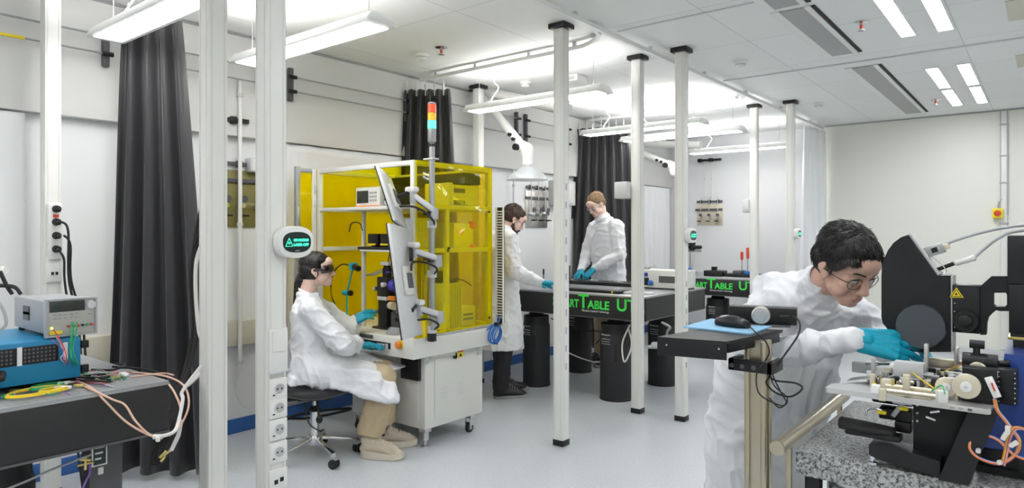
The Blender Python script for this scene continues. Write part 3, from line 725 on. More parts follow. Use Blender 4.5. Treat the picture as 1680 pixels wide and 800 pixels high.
# things on the tables
def flat_board(p0, p1, z, th, label, cat='board', mt='black_plastic'):
    t = thing('breadboard_plate', label, cat, (p0[0], p0[1], z), 0)
    MB().mm((0, 0, 0), (p1[0]-p0[0], p1[1]-p0[1], th), b=.004).build('plate', mt, t)
    return t
a = atZ(932, 479, .89); b_ = atZ(1022, 478, .89)
t = flat_board((-3.37, 4.92), (-2.79, 5.10), .8905, .022, 'black flat keyboard tray lying on the large table front')
MB().mm((.50, -.002, .004), (.515, .002, .020)).build('marker_dot', 'label_yellow', t)
MB().mm((.02, .02, .022), (.54, .16, .026), b=.002).build('pad', 'dark_grey', t)
t = flat_board((-3.90, 5.62), (-2.93, 5.90), .8905, .03, 'long black breadboard of parts in front of the fair haired man')
for i in range(9):
    x = .08+i*.095; MB().mm((x, .05+.05*(i % 3), .03), (x+.05, .10+.05*(i % 3), .038+.006*(i % 2)), b=.002).build('component', ['grey_metal', 'dark_grey', 'light_grey'][i % 3], t)
t = thing('instrument_box', 'light grey instrument with blue knob behind the post on the large table', 'instrument', (-2.82, 5.70, .8905), 0)
MB().mm((-.2, -.12, .01), (.3, .14, .17), b=.006).build('case', 'offwhite_metal', t); MB().mm((-.17, -.124, .03), (-.04, -.119, .10), b=.002).build('port_panel', 'screen_dark', t)
MB().lathe([(.022, 0), (.022, .02), (.015, .03)], (-.02, -.12, .055), (0, -1, 0)).build('knob', 'cable_blue', t); MB().mm((-.15, -.124, .11), (-.05, -.12, .145), b=.003).build('logo_plate', 'machine_blue', t)
MB().mm((.06, -.123, .06), (.28, -.12, .12)).build('vent_slot', 'dark_grey', t); MB().mm((-.19, -.11, 0), (.29, .13, .012)).build('feet', 'black_rubber', t)
MB().cyl((-.12, 0, .17), (-.12, 0, .19), .03).cyl((-.12, 0, .185), (-.05, .03, .20), .006).build('top_mount', 'grey_metal', t)
t = thing('keyboard', 'light grey keyboard on the right end of the large table', 'keyboard', (-2.86, 4.98, .8905), 0)
MB().mm((0, 0, 0), (.30, .13, .012), b=.003).build('case', 'light_grey', t)
for i in range(12):
    for j in range(4): MB().mm((.012+i*.023, .012+j*.028, .012), (.032+i*.023, .036+j*.028, .017), b=.001).build('key', 'offwhite_metal', t)
t = thing('monitor', 'small black monitor beside the bearded man hands', 'monitor', (-3.62, 5.28, .8905), .3)
MB().mm((-.06, -.015, .03), (.08, .015, .20), b=.005).build('screen', 'black_plastic', t); MB().mm((-.05, -.05, 0), (.07, .05, .012), b=.003).mm((0, -.01, .01), (.02, .01, .06)).build('stand', 'black_plastic', t)
t = thing('screwdriver', 'slim dark tool standing on the large table by the gloved hand', 'tool', (-3.72, 5.12, .8905), 0)
MB().cyl((0, 0, 0), (0, 0, .02), .02).cyl((0, 0, .02), (0, 0, .16), .006).build('rod', 'dark_grey', t); MB().cyl((0, 0, .12), (0, 0, .17), .009).build('tip', 'black_plastic', t)
# far table items
t = thing('microscope', 'small microscope on the far table left of red tools', 'microscope', (-3.42, 7.75, .8905), 0)
MB().mm((-.06, -.06, 0), (.06, .08, .02), b=.004).build('base', 'brushed', t); MB().cyl((0, .03, .02), (0, .03, .30), .022).build('column', 'chrome', t)
MB().mm((-.03, -.05, .28), (.14, .02, .32), b=.006).build('arm', 'grey_metal', t)
MB().mm((-.04, -.07, .32), (.16, .0, .36), b=.01).cyl((.05, -.04, .30), (.05, -.04, .42), .035).cyl((.0, -.06, .37), (.08, -.10, .43), .014).build('head', 'black_plastic', t)
MB().mm((-.02, -.07, .02), (.04, -.05, .09), b=.004).build('blue_vial', 'cable_blue', t, label='blue vial')
t = thing('case_box', 'black box with knob on the far table beside the microscope', 'box', (-3.08, 7.72, .8905), 0)
MB().mm((-.12, -.08, 0), (.10, .10, .065), b=.006).build('case', 'black_plastic', t); MB().cyl((-.02, 0, .065), (-.02, 0, .11), .035).build('knob', 'black_plastic', t)
t = thing('tool_tray', 'black tool tray with red handled tools on the far table', 'tray', (-2.78, 7.80, .8905), 0)
MB().mm((-.18, -.12, 0), (.20, .12, .035), b=.006).build('tray', 'black_plastic', t); MB().mm((-.1, -.08, .035), (.0, .10, .07), b=.004).build('block', 'dark_grey', t)
MB().mm((.04, -.10, .035), (.16, -.02, .07), b=.004).build('blue_pad', 'cable_blue', t, label='blue pad')
for x, y, hh in ((-.03, .03, .19), (.03, .05, .24), (.05, -.0, .21)):
    f = MB().cyl((x, y, .03), (x, y, hh), .006, n=8).build('shaft', 'chrome', t); MB().lathe([(.010, 0), (.017, .02), (.017, .09), (.010, .10)], (x, y, hh)).build('handle', 'red', f)
# hoses under the table
for k, (pts, mt_, r, lb) in enumerate((
    ([(-2.70, 4.90, .62), (-2.64, 4.85, .50), (-2.67, 4.83, .38), (-2.71, 4.84, .36), (-2.73, 4.86, .50), (-2.70, 4.93, .64)], 'white_wire', .007, 'pale hose looping beside the front isolator'),
    ([(-2.672, 5.70, .42), (-2.55, 5.3, .45), (-2.40, 5.0, .60), (-2.32, 4.88, .66), (-2.42, 4.95, .68)], 'grey_wire', .010, 'grey hose rising behind the mouse tray'),
    ([(-3.55, 5.0, .38), (-3.35, 5.2, .25), (-3.1, 5.1, .26), (-2.98, 5.05, .33)], 'white_wire', .006, 'white hose sagging between isolators'),
    ([(-3.55, 5.0, .62), (-3.4, 5.2, .5), (-3.3, 5.5, .46), (-3.5, 5.7, .3)], 'black_rubber', .005, 'thin black cable hanging under the large table'))):
    tag(MB().tube(pts, r, smooth=8).build('hose', mt_), lb, 'hose', 'hoses and cables under the large table')

# ================================================================== LEFT BENCH
BZ = .87
TB = optical_table(-3.62, -2.47, -1.4, 1.11, BZ, .185, 'left optical bench with black side, carrying blue instrument')
isolator(-2.78, .66, BZ-.185, .125, 'black isolator cylinder with white lettering under the left bench', 'isolators under the left bench', front=(1, -.45))
isolator(-3.35, .70, BZ-.185, .125, 'black isolator cylinder at the back under the left bench', 'isolators under the left bench', lettering=False)
# leveling valve box
p = atX(165, 747, -2.62)
t = thing('valve_box', 'grey valve box with square label hanging under the left bench', 'valve box', (-2.62, p.y, p.z), 0, world=True)
MB().mm((-2.70, p.y-.035, .28), (-2.625, p.y+.075, BZ-.187), b=.006).build('housing', 'dark_grey', t)
f = MB().mm((-2.624, p.y-.028, p.z-.035), (-2.620, p.y+.022, p.z+.045), b=.001).build('label_plate', 'label_white', t)
MB().mm((-2.620, p.y-.023, p.z-.030), (-2.619, p.y+.017, p.z+.040)).build('print_block', 'screen_dark', f)
for k in range(3): MB().mm((-2.619, p.y-.018, p.z+.028-k*.02), (-2.6185, p.y+.012-.005*k, p.z+.034-k*.02)).build('print_line', 'label_white', f)
MB().mm((-2.624, p.y-.01, p.z-.065), (-2.614, p.y+.008, p.z-.040), b=.002).build('lever', 'plastic_white', t)
MB().cyl((-2.60, p.y-.07, p.z+.01), (-2.60, p.y-.04, p.z+.0), .006).cyl((-2.60, p.y-.055, p.z+.02), (-2.60, p.y-.055, p.z-.03), .005).cyl((-2.60, p.y-.08, p.z-.01), (-2.60, p.y-.03, p.z-.01), .004).build('brass_fitting', 'brass', t)
q = atX(155, 782, -2.66)
f = MB().lathe([(.020, 0), (.020, .006)], (-2.652, q.y, q.z), (1, 0, 0)).build('pressure_gauge', 'screen_dark', t)
MB().torus((-2.645, q.y, q.z), (1, 0, 0), .014, .0016).build('gauge_scale', 'label_yellow', f)
tag(MB().tube([atX(0, 806, -2.56), atX(45, 788, -2.56), atX(90, 768, -2.57), atX(150, 745, -2.60)], .004, smooth=6).build('air_hose', 'grey_wire'), 'pale air hose running diagonally under the left bench', 'hose')
tag(MB().tube([atX(147, 760, -2.60), atX(147, 775, -2.59), atX(140, 790, -2.59), atX(130, 815, -2.60)], .004, smooth=6).build('air_hose', 'violet_wire'), 'violet grey hose dropping from the brass fitting', 'hose')
# ---- blue amplifier
t = thing('rack_amplifier', 'blue rack instrument with black grilles on the left bench', 'instrument', (-2.67, .42, BZ), 0)
# local: x = -depth..0 (front face at x=0), y = 0..0.49
MB().mm((-.42, 0, .022), (0, .475, .165), b=.006).build('case', 'amp_blue', t)
for (y0, y1) in ((.02, .15), (.165, .285), (.30, .405)):
    g = MB().mm((0, y0, .090), (.003, y1, .148), b=.001).build('grille', 'black_plastic', t)
    hm = MB()
    for i in range(int((y1-y0)/.012)):
        for j in range(4): hm.mm((.003, y0+.004+i*.012, .096+j*.013), (.0036, y0+.011+i*.012, .104+j*.013))
    hm.build('grille_mesh', 'dark_grey', g)
for y in (.155, .292, .425):
    g = MB().mm((0, y-.006, .088), (.002, y+.008, .150)).build('vent_column', 'label_white', t, label='white dotted strip')
MB().chain([(.004, .06, .055), (.035, .07, .055), (.040, .10, .058), (.040, .20, .06), (.035, .235, .06), (.004, .245, .07)], [.011]*6).build('handle', 'black_rubber', t)
for z in (.05, .135): MB().mm((-.01, .475, z-.012), (.006, .498, z+.014), b=.002).cyl((.006, .488, z), (.008, .488, z), .004).build('rack_ear', 'black_metal', t)
for x in (-.36, -.05):
    for y in (.05, .40): MB().lathe([(.020, 0), (.018, .022)], (x, y, 0)).build('foot', 'black_rubber', t)
# ---- power supply
PX, PY, PZ = -2.675, .790, BZ+.1665
t = thing('power_supply', 'grey bench power supply with dark display stacked on the blue instrument', 'instrument', (PX, PY, PZ), 0)
MB().mm((-.36, .003, .012), (-.02, .152, .128), b=.008).build('case', 'psu_grey', t)
f = MB().mm((-.022, 0, .006), (.0, .155, .134), b=.010).build('front_panel', 'psu_front', t)
MB().mm((-.018, -.003, .004), (.006, .006, .136), b=.004).mm((-.018, .149, .004), (.006, .158, .136), b=.004).mm((-.018, -.003, .128), (.006, .158, .137), b=.004).mm((-.018, -.003, .003), (.006, .158, .010), b=.003).build('bezel', 'grey_plastic', t)
MB().mm((0, .010, .090), (.0025, .118, .126), b=.002).build('display', 'lcd', f)
MB().mm((.0025, .016, .100), (.003, .045, .114)).mm((.0025, .060, .100), (.003, .085, .114)).build('digits', 'screen_dark', f)
MB().lathe([(.015, 0), (.014, .012), (.012, .014)], (0, .136, .108), (1, 0, 0)).build('knob', 'light_grey', f)
for i in range(5): MB().mm((0, .022+i*.017, .066), (.004, .034+i*.017, .071), b=.001).mm((0, .022+i*.017, .078), (.004, .034+i*.017, .083), b=.001).build('button', 'grey_plastic', f)
MB().mm((0, .128, .075), (.004, .142, .080), b=.001).build('button', 'grey_plastic', f)
for i, mt_ in enumerate(('red', 'black_plastic', 'red', 'black_plastic', 'green_wire', 'red')): MB().cyl((0, .066+i*.0145, .038), (.010, .066+i*.0145, .038), .0042).build('terminal', mt_, f)
MB().cyl((0, .016, .036), (.002, .016, .036), .005).build('power_lamp', 'led_yellow', f)
MB().mm((0, .010, .014), (.0015, .048, .025)).build('label', 'label_yellow', f)
for y in (-.0, .1): MB().mm((-.24, .0015-.003, .07-.02*(y > 0)), (-.18, .003, .10-.02*(y > 0))).build('side_vent', 'dark_grey', t)
for x in (-.33, -.05):
    for y in (.02, .13): MB().cyl((x, y, 0), (x, y, .014), .010).build('foot', 'black_rubber', t)
# ---- bench cables
def cable(name, pts, r, mt_, label, group=None, sm=8, cat='cable'):
    return tag(MB().tube(pts, r, smooth=sm).build(name, mt_), label, cat, group)
def onb(px, py, dz=.004): return atZ(px, py, BZ+dz)
GC = 'loose coloured wires on the left bench'
# two long peach loops hanging over the edge
cable('coax_cable', [onb(120, 622), onb(150, 636), atD(170, 655, 2.22), atD(205, 690, 2.22), atD(240, 711, 2.2), atD(262, 716, 2.2), atD(290, 705, 2.25), atD(308, 672, 2.32), atD(308, 645, 2.36), atD(297, 628, 2.40), atD(272, 617, 2.46), onb(235, 612), onb(215, 611)], .0035, 'peach_wire', 'longest peach cable looping over the bench end', GC)
cable('coax_cable', [onb(132, 630), onb(155, 641), atD(185, 655, 2.22), atD(205, 664, 2.22), atD(222, 690, 2.2), atD(245, 712, 2.2), atD(268, 716, 2.2), atD(292, 700, 2.25), atD(296, 670, 2.3), atD(287, 645, 2.36), atD(277, 630, 2.41)], .0035, 'peach_wire', 'inner peach cable loop sagging below the bench edge', GC)
cable('coax_cable', [atD(262, 716, 2.195), atD(285, 708, 2.2), atD(293, 690, 2.25), atD(300, 655, 2.3), atD(300, 640, 2.33), atD(330, 600, 2.36)], .006, 'white_wire', 'thick white cable crossing the peach loops', GC)
cable('coax_cable', [atD(297, 690, 2.3), atD(293, 712, 2.32), atD(285, 730, 2.33), atD(281, 738, 2.33)], .007, 'white_wire', 'white cable tail hanging in front of the black curtain', GC)
f = thing('cable_connector', 'small brass connectors at the hanging cable tail', 'connector', tuple(atD(275, 743, 2.33)), 0, world=True)
for (a, b_) in (((281, 737), (270, 745)), ((272, 740), (262, 750)), ((270, 748), (264, 756))): MB().cyl(atD(*a, 2.33), atD(*b_, 2.33), .005).build('connector', 'brass', f)
f = thing('cable_tie', 'white cable tie joining the peach loops', 'cable tie', tuple(atD(258, 717, 2.19)), 0, world=True)
MB().cyl(atD(252, 716, 2.2), atD(266, 716, 2.2), .008).build('band', 'plastic_white', f); MB().box(atD(259, 720, 2.19), (.012, .012, .016), b=.002).build('head', 'plastic_white', f)
# bundle of black cables in front of curtain, right side
rnd = random.Random(4)
for k in range(7):
    o = [rnd.uniform(-6, 6) for _ in range(6)]
    cable('power_cable', [atD(333+o[0]*.3, 330+k*12, 2.75), atD(322+o[1]*.7, 400+o[2], 2.8), atD(314+o[2]*.8, 470, 2.8), atD(320+o[3], 540, 2.78), atD(306+o[4]*.8, 610, 2.7), atD(290+o[1], 660, 2.6), atD(272+o[5]*1.2, 705, 2.5), atD(252+o[0], 756, 2.42), atD(268+o[2], 750, 2.42), atD(290+o[3], 690, 2.52)], .0045+.002*(k % 3 == 0), 'black_rubber',
          'black cable in the hanging bundle beside the nearest black curtain', 'bundle of black cables at the curtain edge')
cable('power_cable', [atD(331, 400, 2.78), atD(322, 430, 2.78), atD(321, 480, 2.78), atD(326, 540, 2.76), atD(333, 560, 2.7)], .008, 'white_wire', 'thick white cable among the black hanging bundle')
cable('power_cable', [atD(333, 606, 2.6), atD(318, 622, 2.55), atD(306, 632, 2.5)], .009, 'white_wire', 'white pipe end poking out beside the plain wide post')
# green wires from the supply
for k, (dy, ex) in enumerate(((0, 0), (8, 10), (3, 22))):
    cable('green_lead', [atX(118+dy, 528, PX+.012), atX(117+dy, 545, -2.64), atX(115+dy*.5, 570, -2.64), atX(118+dy, 592, -2.63), onb(130+ex*.6, 612), onb(150+ex, 618), onb(175+ex, 616), onb(190+ex*.7, 622)], .0022, 'green_wire', ['left', 'middle', 'right'][k]+' green lead falling from the power supply terminals', GC)
for k, (a, mt_) in enumerate((((88, 540), 'red'), ((92, 552), 'pink_wire'), ((84, 556), 'violet_wire'), ((98, 560), 'white_wire'))):
    cable('signal_wire', [atX(a[0], a[1], -2.645), atX(105, 570+k*3, -2.63), atX(110-k*3, 590, -2.62), onb(118+k*4, 612), onb(140+k*6, 626), onb(175+k*4, 628+k*2)], .0018, mt_, {'red': 'red', 'pink_wire': 'pink', 'violet_wire': 'violet', 'white_wire': 'white'}[mt_]+' wire falling down the blue instrument front', GC)
for k in range(26):
    x0 = rnd.uniform(60, 170); y0 = 598+rnd.uniform(14, 42)*(1-(x0-60)/190); mt_ = rnd.choice(['pink_wire', 'white_wire', 'green_wire', 'pink_wire', 'violet_wire', 'red', 'green_wire'])
    pts = [onb(x0, y0, .003+.006*rnd.random())]
    for j in range(4): x0 += rnd.uniform(4, 18); y0 += rnd.uniform(-5, 5); pts.append(onb(x0, max(606, min(650, y0)), .003+.008*rnd.random()))
    cable('signal_wire', pts, .0014, mt_, 'thin '+mt_.replace('_wire', '')+' wire in the tangle on the grey bench top', 'tangle of thin wires on the left bench', sm=5)
for k in range(12):
    x0 = rnd.uniform(-30, 90); y0 = 612+rnd.uniform(0, 14); pts = []
    for j in range(5): pts.append(onb(x0, y0, .006+.01*rnd.random())); x0 += rnd.uniform(15, 35); y0 += rnd.uniform(-6, 4)
    cable('black_lead', pts, .004, 'black_rubber', 'black cable lying under the blue instrument edge', 'black leads lying on the left bench', sm=5)
for (pts, lb) in ((((185, 601), (215, 603), (240, 606), (262, 611)), 'black cable on the bench running to its right end'), (((150, 606), (185, 606), (205, 598), (190, 596)), 'black cable curling by the blue instrument corner')):
    cable('black_lead', [onb(*p) for p in pts], .004, 'black_rubber', lb)
cable('fibre_cable', [onb(215, 618), onb(245, 614), onb(270, 612, .006), onb(285, 615, .01)], .003, 'peach_wire', 'short peach cable lying on the bench corner', GC)
def ring(px, py, rx, mt_, label):
    c = onb(px, py, .008); t = thing('fibre_coil', label, 'cable', tuple(c), math.radians(60))
    for k in range(3): MB().torus((0, 0, .0028*k), (0, 0, 1), rx*(1-.03*k), .0026, n=40, sx=1, sy=.62).build('loop', mt_, t)
    MB().box((rx*.7, rx*.42, .003), (.03, .014, .010), b=.003).build('tape', 'plastic_white', t)
ring(58, 643, .085, 'yellow_wire', 'larger yellow fibre coil on the left bench'); ring(78, 634, .055, 'green_wire', 'small green fibre coil on the left bench')
ring(88, 640, .045, 'yellow_wire', 'smaller yellow fibre coil on the left bench')
for k in range(12):
    px, py = ((93, 622), (98, 628), (106, 627), (165, 622), (176, 624), (186, 620), (193, 618), (205, 616), (25, 640), (12, 648), (48, 628), (130, 632))[k]
    c = onb(px, py, .008); a = rnd.uniform(0, PI); d = V((math.cos(a), math.sin(a), 0))*.018
    t = thing('wire_connector', 'small '+['brass', 'brass', 'white', 'brass', 'green'][k % 5]+' connector among the wires on the left bench', 'connector', tuple(c), 0, 'little connectors scattered on the left bench')
    MB().cyl(-d, d, .005, n=10).build('shell', ['brass', 'brass', 'plastic_white', 'brass', 'green_wire'][k % 5], t); MB().cyl(d, d*1.5, .003, n=8).build('tip', 'chrome', t)
c = onb(203, 614, .008); MB_ = MB().box((0, 0, 0), (.035, .022, .014), b=.002); tag(MB_.build('white_tag', 'label_white', loc=c), 'white tag at the end of the green leads', 'tag')
for k, pts in enumerate((((0, 445), (12, 470), (20, 482)), ((-10, 468), (22, 470), (34, 482)))):
    cable('black_lead', [atD(px, py, 2.75) for px, py in pts], .008, 'black_rubber', ['steep', 'flat'][k]+' black cable behind the power supply at the left frame edge')
t = thing('white_rod', 'white rod end at the far left frame edge', 'rod', tuple(atD(-10, 444, 2.8)), 0, world=True)
MB().cyl(atD(-25, 444, 2.8), atD(8, 443, 2.8), .012).build('rod', 'plastic_white', t); MB().cyl(atD(4, 443, 2.8), atD(10, 443, 2.8), .017).build('end_cap', 'plastic_white', t)
cable('grey_lead', [atD(-5, 490, 2.1), atD(6, 510, 2.1), atD(10, 530, 2.1), atD(2, 540, 2.1), atD(-10, 545, 2.1)], .005, 'grey_wire', 'grey lead looping at the left frame edge')

# ================================================================== MOUSE TRAY STAND
t = thing('pedestal_stand', 'black tray on a metallic profile column in front of the leaning man', 'stand', (-.70, 2.06, 0), 0, world=True)
cx, cy = -.690, 2.06
s = MB(); s.mm((cx-.020, cy-.020, .02), (cx+.020, cy+.020, 1.075))
for dx in (-1, 1):
    for dy in (-1, 1):
        s.mm((cx+dx*.024-.0075, cy+dy*.024-.0075, .02), (cx+dx*.024+.0075, cy+dy*.024+.0075, 1.075), b=.003)
s.build('column', 'champagne', t)
MB().mm((cx-.2, cy-.2, 0), (cx+.1, cy+.2, .02), b=.006).build('base_plate', 'black_metal', t)
pz = 1.09
A = atZ(1078, 552, pz); B_ = atZ(1192, 560, pz); C_ = atZ(1284, 541, pz); D = A+(C_-B_)
s = MB().prism([(A.x, A.y), (B_.x, B_.y), (C_.x, C_.y), (D.x, D.y)], 'xy', pz-.008, pz); s.build('tray', 'black_metal', t)
MB().bar(A+V((0, .002, -.028)), B_+V((0, .002, -.028)), .004, .052, b=.001).build('front_lip', 'black_metal', t)
MB().bar(B_+V((-.012, .02, -.022)), C_+V((-.012, -.02, -.022)), .02, .028, b=.002).bar(A+V((.012, .02, -.022)), D+V((.012, -.02, -.022)), .02, .028, b=.002).build('side_rail', 'black_metal', t)
E_ = atZ(1296, 534, pz+.004); MB().bar(C_+V((-.17, .02, .002)), E_+V((0, .0, 0)), .06, .006, b=.001).build('rear_plate', 'dark_grey', t)
for q in (A.lerp(B_, .15), A.lerp(B_, .9)): MB().cyl(q+V((0, 0, -.022)), q+V((0, -.004, -.022)), .003, n=10).build('screw', 'chrome', t)
MB().mm((cx-.07, cy-.060, .985), (cx+.060, cy-.043, 1.02), b=.002).mm((cx-.07, cy-.060, .985), (cx-.052, cy+.03, 1.02), b=.002).mm((cx+.045, cy-.060, .985), (cx+.062, cy+.04, 1.02), b=.002).build('clamp', 'black_metal', t)
for x in (cx-.058, cx-.026, cx+.008): MB().cyl((x, cy-.061, 1.0), (x, cy-.064, 1.0), .007).build('clamp_hole', 'dark_grey', t)
MB().chain([A+V((-.02, .02, -.030)), A+V((.02, .03, -.030))], [.010, .012]).bar(A+V((-.035, .01, -.035)), A+V((.02, .02, -.032)), .03, .006).build('knob_lever', 'grey_metal', t)
t = thing('mouse_pad', 'blue mouse pad on the black tray', 'mouse pad', (0, 0, 0), 0, world=True)
q = [atZ(*p, pz+.001) for p in ((1121, 537), (1232, 549), (1272, 534), (1166, 524))]
MB().prism([(v.x, v.y) for v in q], 'xy', pz+.0005, pz+.005).build('pad', 'pad_blue', t)
# mouse: length along screen x
mc = atZ(1201, 535, pz+.006); t = thing('computer_mouse', 'black computer mouse on the blue pad', 'mouse', tuple(mc), math.radians(-12))
R = []
for i in range(13):
    u = i/12; x = -.058+.116*u; wd = .031*(math.sin(PI*(.10+.86*u))**.45)*(1 if u < .6 else 1); hh = .038*(math.sin(PI*(.06+.72*(1-(1-u)**1.0)*.95+.10))**.8)
    hh = .036*math.sin(PI*min(1, .18+.62*u))**.9*(1 if u > .02 else .6)
    ring_ = []
    for k in range(20):
        a = 2*PI*k/20; ring_.append(V((x, wd*math.cos(a)*(1 if math.sin(a) > 0 else .93), max(0, .010+(hh-.010)*math.sin(a)) if math.sin(a) > 0 else .010+.010*max(-1, math.sin(a)*1.4))))
    R.append(ring_)
R = [[V((-p.x, p.y, p.z)) for p in r] for r in R]
MB().loft(R).build('shell', 'black_plastic', t, smooth=60)
MB().ell((-.012, 0, .0235), (.036, .019, .0120)).build('top_cover', 'grey_plastic', t, smooth=180)
MB().cyl((.030, -.004, .024), (.030, .004, .024), .008).build('wheel', 'black_rubber', t)
cable('mouse_cable', [mc+V((.055, .0, .008)), atD(1240, 545, 1.96), atD(1256, 560, 1.95), atD(1262, 577, 1.96), atD(1255, 592, 1.97), atD(1242, 610, 1.96), atD(1243, 640, 1.94), atD(1258, 655, 1.93), atD(1285, 665, 1.93), atD(1291, 652, 1.95), atD(1270, 632, 1.98), atD(1262, 610, 1.99)], .0020, 'black_rubber', 'thin mouse cable looping below the tray')
# knob box
kc = atZ(1236, 534, pz+.005)
t = thing('control_box', 'black control box with round dial behind the mouse', 'control box', (kc.x, kc.y+.085, pz+.0062), math.radians(14))
MB().mm((-.105, -.035, 0), (.110, .035, .055), b=.004).build('case', 'black_plastic', t)
MB().lathe([(.0295, 0), (.0295, .020), (.026, .023)], (.0, -.035, .030), (0, -1, 0)).build('dial', 'brushed', t)
MB().lathe([(.020, .023), (.018, .0245)], (.0, -.035, .030), (0, -1, 0)).mm((-.014, -.062, .031), (-.004, -.059, .036)).mm((.004, -.062, .031), (.014, -.059, .036)).build('dial_face', 'label_grey', t)
cable('control_cable', [atD(1290, 520, 2.2), atD(1303, 519, 2.15), atD(1312, 530, 2.1), atD(1309, 550, 2.05), atD(1285, 585, 2.0), atD(1262, 618, 1.98), atD(1258, 630, 1.98), atD(1275, 645, 1.97), atD(1298, 650, 1.95), atD(1316, 637, 1.96), atD(1305, 628, 1.97), atD(1268, 622, 1.99), atD(1263, 600, 2.0)], .0028, 'black_rubber', 'black cable from the control box drooping beside the column')
cable('control_cable', [atD(1262, 600, 2.0), atD(1272, 625, 1.97), atD(1284, 648, 1.95), atD(1290, 660, 1.95), atD(1278, 668, 1.94), atD(1262, 652, 1.96)], .0022, 'black_rubber', 'loose loop of black cable beside the column')
t = thing('strain_relief', 'short thick cable plug on the right end of the control box', 'plug', tuple(atD(1285, 520, 2.2)), 0, world=True)
MB().cyl(atD(1281, 520, 2.2), atD(1297, 519, 2.17), .007, .004).build('boot', 'black_rubber', t)

# ================================================================== GRANITE TABLE
gx0, gy0, gz = -.565, 2.0, .78
t = thing('granite_table', 'speckled granite slab table in the right foreground', 'table', (gx0, gy0, 0), 0, world=True)
MB().mm((gx0, gy0, gz-.07), (1.0, 2.74, gz), b=.005).build('slab', 'granite', t)
MB().mm((gx0+.06, gy0+.10, gz-.16), (.95, 2.66, gz-.10), b=.004).build('frame', 'dark_grey', t)
for x in (gx0+.13, .85):
    for y in (gy0+.08, 2.62):
        MB().lathe([(.062, .10), (.062, gz-.09), (.055, gz-.085), (.055, gz-.071)], (x, y, 0), n=32).lathe([(.04, 0), (.04, .1)], (x, y, 0)).build('leg', 'steel', t)
MB().mm((gx0+.02, gy0+.02, 0), (gx0+.06, gy0+.06, gz-.072), b=.003).build('side_strut', 'black_metal', t)
MB().cyl((gx0+.27, gy0+.05, gz-.13), (gx0+.27, gy0+.05, gz-.071), .008).cyl((gx0+.27, gy0+.05, gz-.10), (gx0+.27, gy0+.05, gz-.088), .013).build('air_fitting', 'brass', t)
MB().mm((gx0+.205, gy0+.03, gz-.12), (gx0+.235, gy0+.05, gz-.071), b=.002).build('clip', 'plastic_white', t)
t = thing('guard_rail', 'polished metal bar along the left edge of the granite table', 'rail', (-.585, 1.9, 0), 0, world=True)
MB().cyl((-.585, 1.905, .805), (-.585, 2.68, .805), .0210, n=32).build('bar', 'champagne', t)
MB().cyl((-.585, 1.900, .805), (-.585, 1.905, .805), .0198, n=32).build('end_cap', 'champagne', t)
for y in (2.0, 2.6): MB().mm((-.590, y-.006, 0), (-.574, y+.006, .79), b=.002).build('leg', 'champagne', t)
# ================================================================== YELLOW CABINET MACHINE
ex0, ex1, ey0, ey1, ez0, ez1 = -4.12, -3.107, 2.89, 3.64, .735, 1.86
t = thing('laser_cabinet', 'cabinet machine with yellow acrylic panels, open at the seated woman', 'machine', (-3.52, 3.3, 0), 0, world=True)
MC = t
# lower cabinet
cx0, cx1, cy0, cy1 = -3.90, -3.15, 3.03, 3.60
MB().mm((cx0, cy0, .12), (cx1, cy1, .62), b=.012).build('base_cabinet', 'offwhite_metal', t)
MB().mm((cx1-.002, cy0+.085, .17), (cx1+.007, cy1-.075, .575), b=.004).build('side_door', 'offwhite_metal', t)
d_ = t.children[-1] if False else None
lv = MB()
for i in range(5):
    for yy in (cy0+.14, cy0+.30): lv.mm((cx1+.007, yy, .30+i*.018-.0), (cx1+.0095, yy+.06, .304+i*.018))
lv.build('louvre', 'light_grey', t)
for (y, z) in ((cy0+.02, .585), (cy0+.055, .585), (cy0+.02, .555), (cy1-.055, .585), (cy1-.02, .585), (cy1-.055, .55), (cy1-.02, .55)):
    MB().mm((cx1, y-.012, z-.012), (cx1+.006, y+.012, z+.012), b=.002).cyl((cx1+.005, y, z), (cx1+.009, y, z), .005).build('hinge_screw', 'light_grey', t)
MB().mm((cx1+.007, cy0+.30, .548), (cx1+.0085, cy0+.355, .60), b=.001).build('warning_label', 'label_yellow', t)
MB().mm((cx1+.0085, cy0+.30, .587), (cx1+.0095, cy0+.355, .60)).build('warning_strip', 'red', t)
MB().prism([(cy0+.312, .555), (cy0+.343, .555), (cy0+.3275, .58)], 'yz', cx1+.0088, cx1+.0098).build('warning_triangle', 'black_plastic', t)
MB().lathe([(.011, 0), (.011, .018), (.006, .02)], (cx1+.007, cy0+.265, .560), (1, 0, 0)).bar((cx1+.03, cy0+.265, .56), (cx1+.03, cy0+.262, .59), .01, .006).build('key_lock', 'black_plastic', t)
MB().mm((cx0+.08, cy0-.006, .17), (cx0+.38, cy0, .575), b=.003).mm((cx0+.42, cy0-.006, .17), (cx1-.06, cy0, .575), b=.003).build('front_door', 'offwhite_metal', t)
MB().mm((cx0+.33, cy0-.014, .40), (cx0+.36, cy0-.006, .47), b=.003).build('handle', 'chrome', t)
MB().mm((cx1-.20, cy0-.03, .44), (cx1-.03, cy0-.006, .60), b=.003).build('junction_box', 'black_plastic', t)
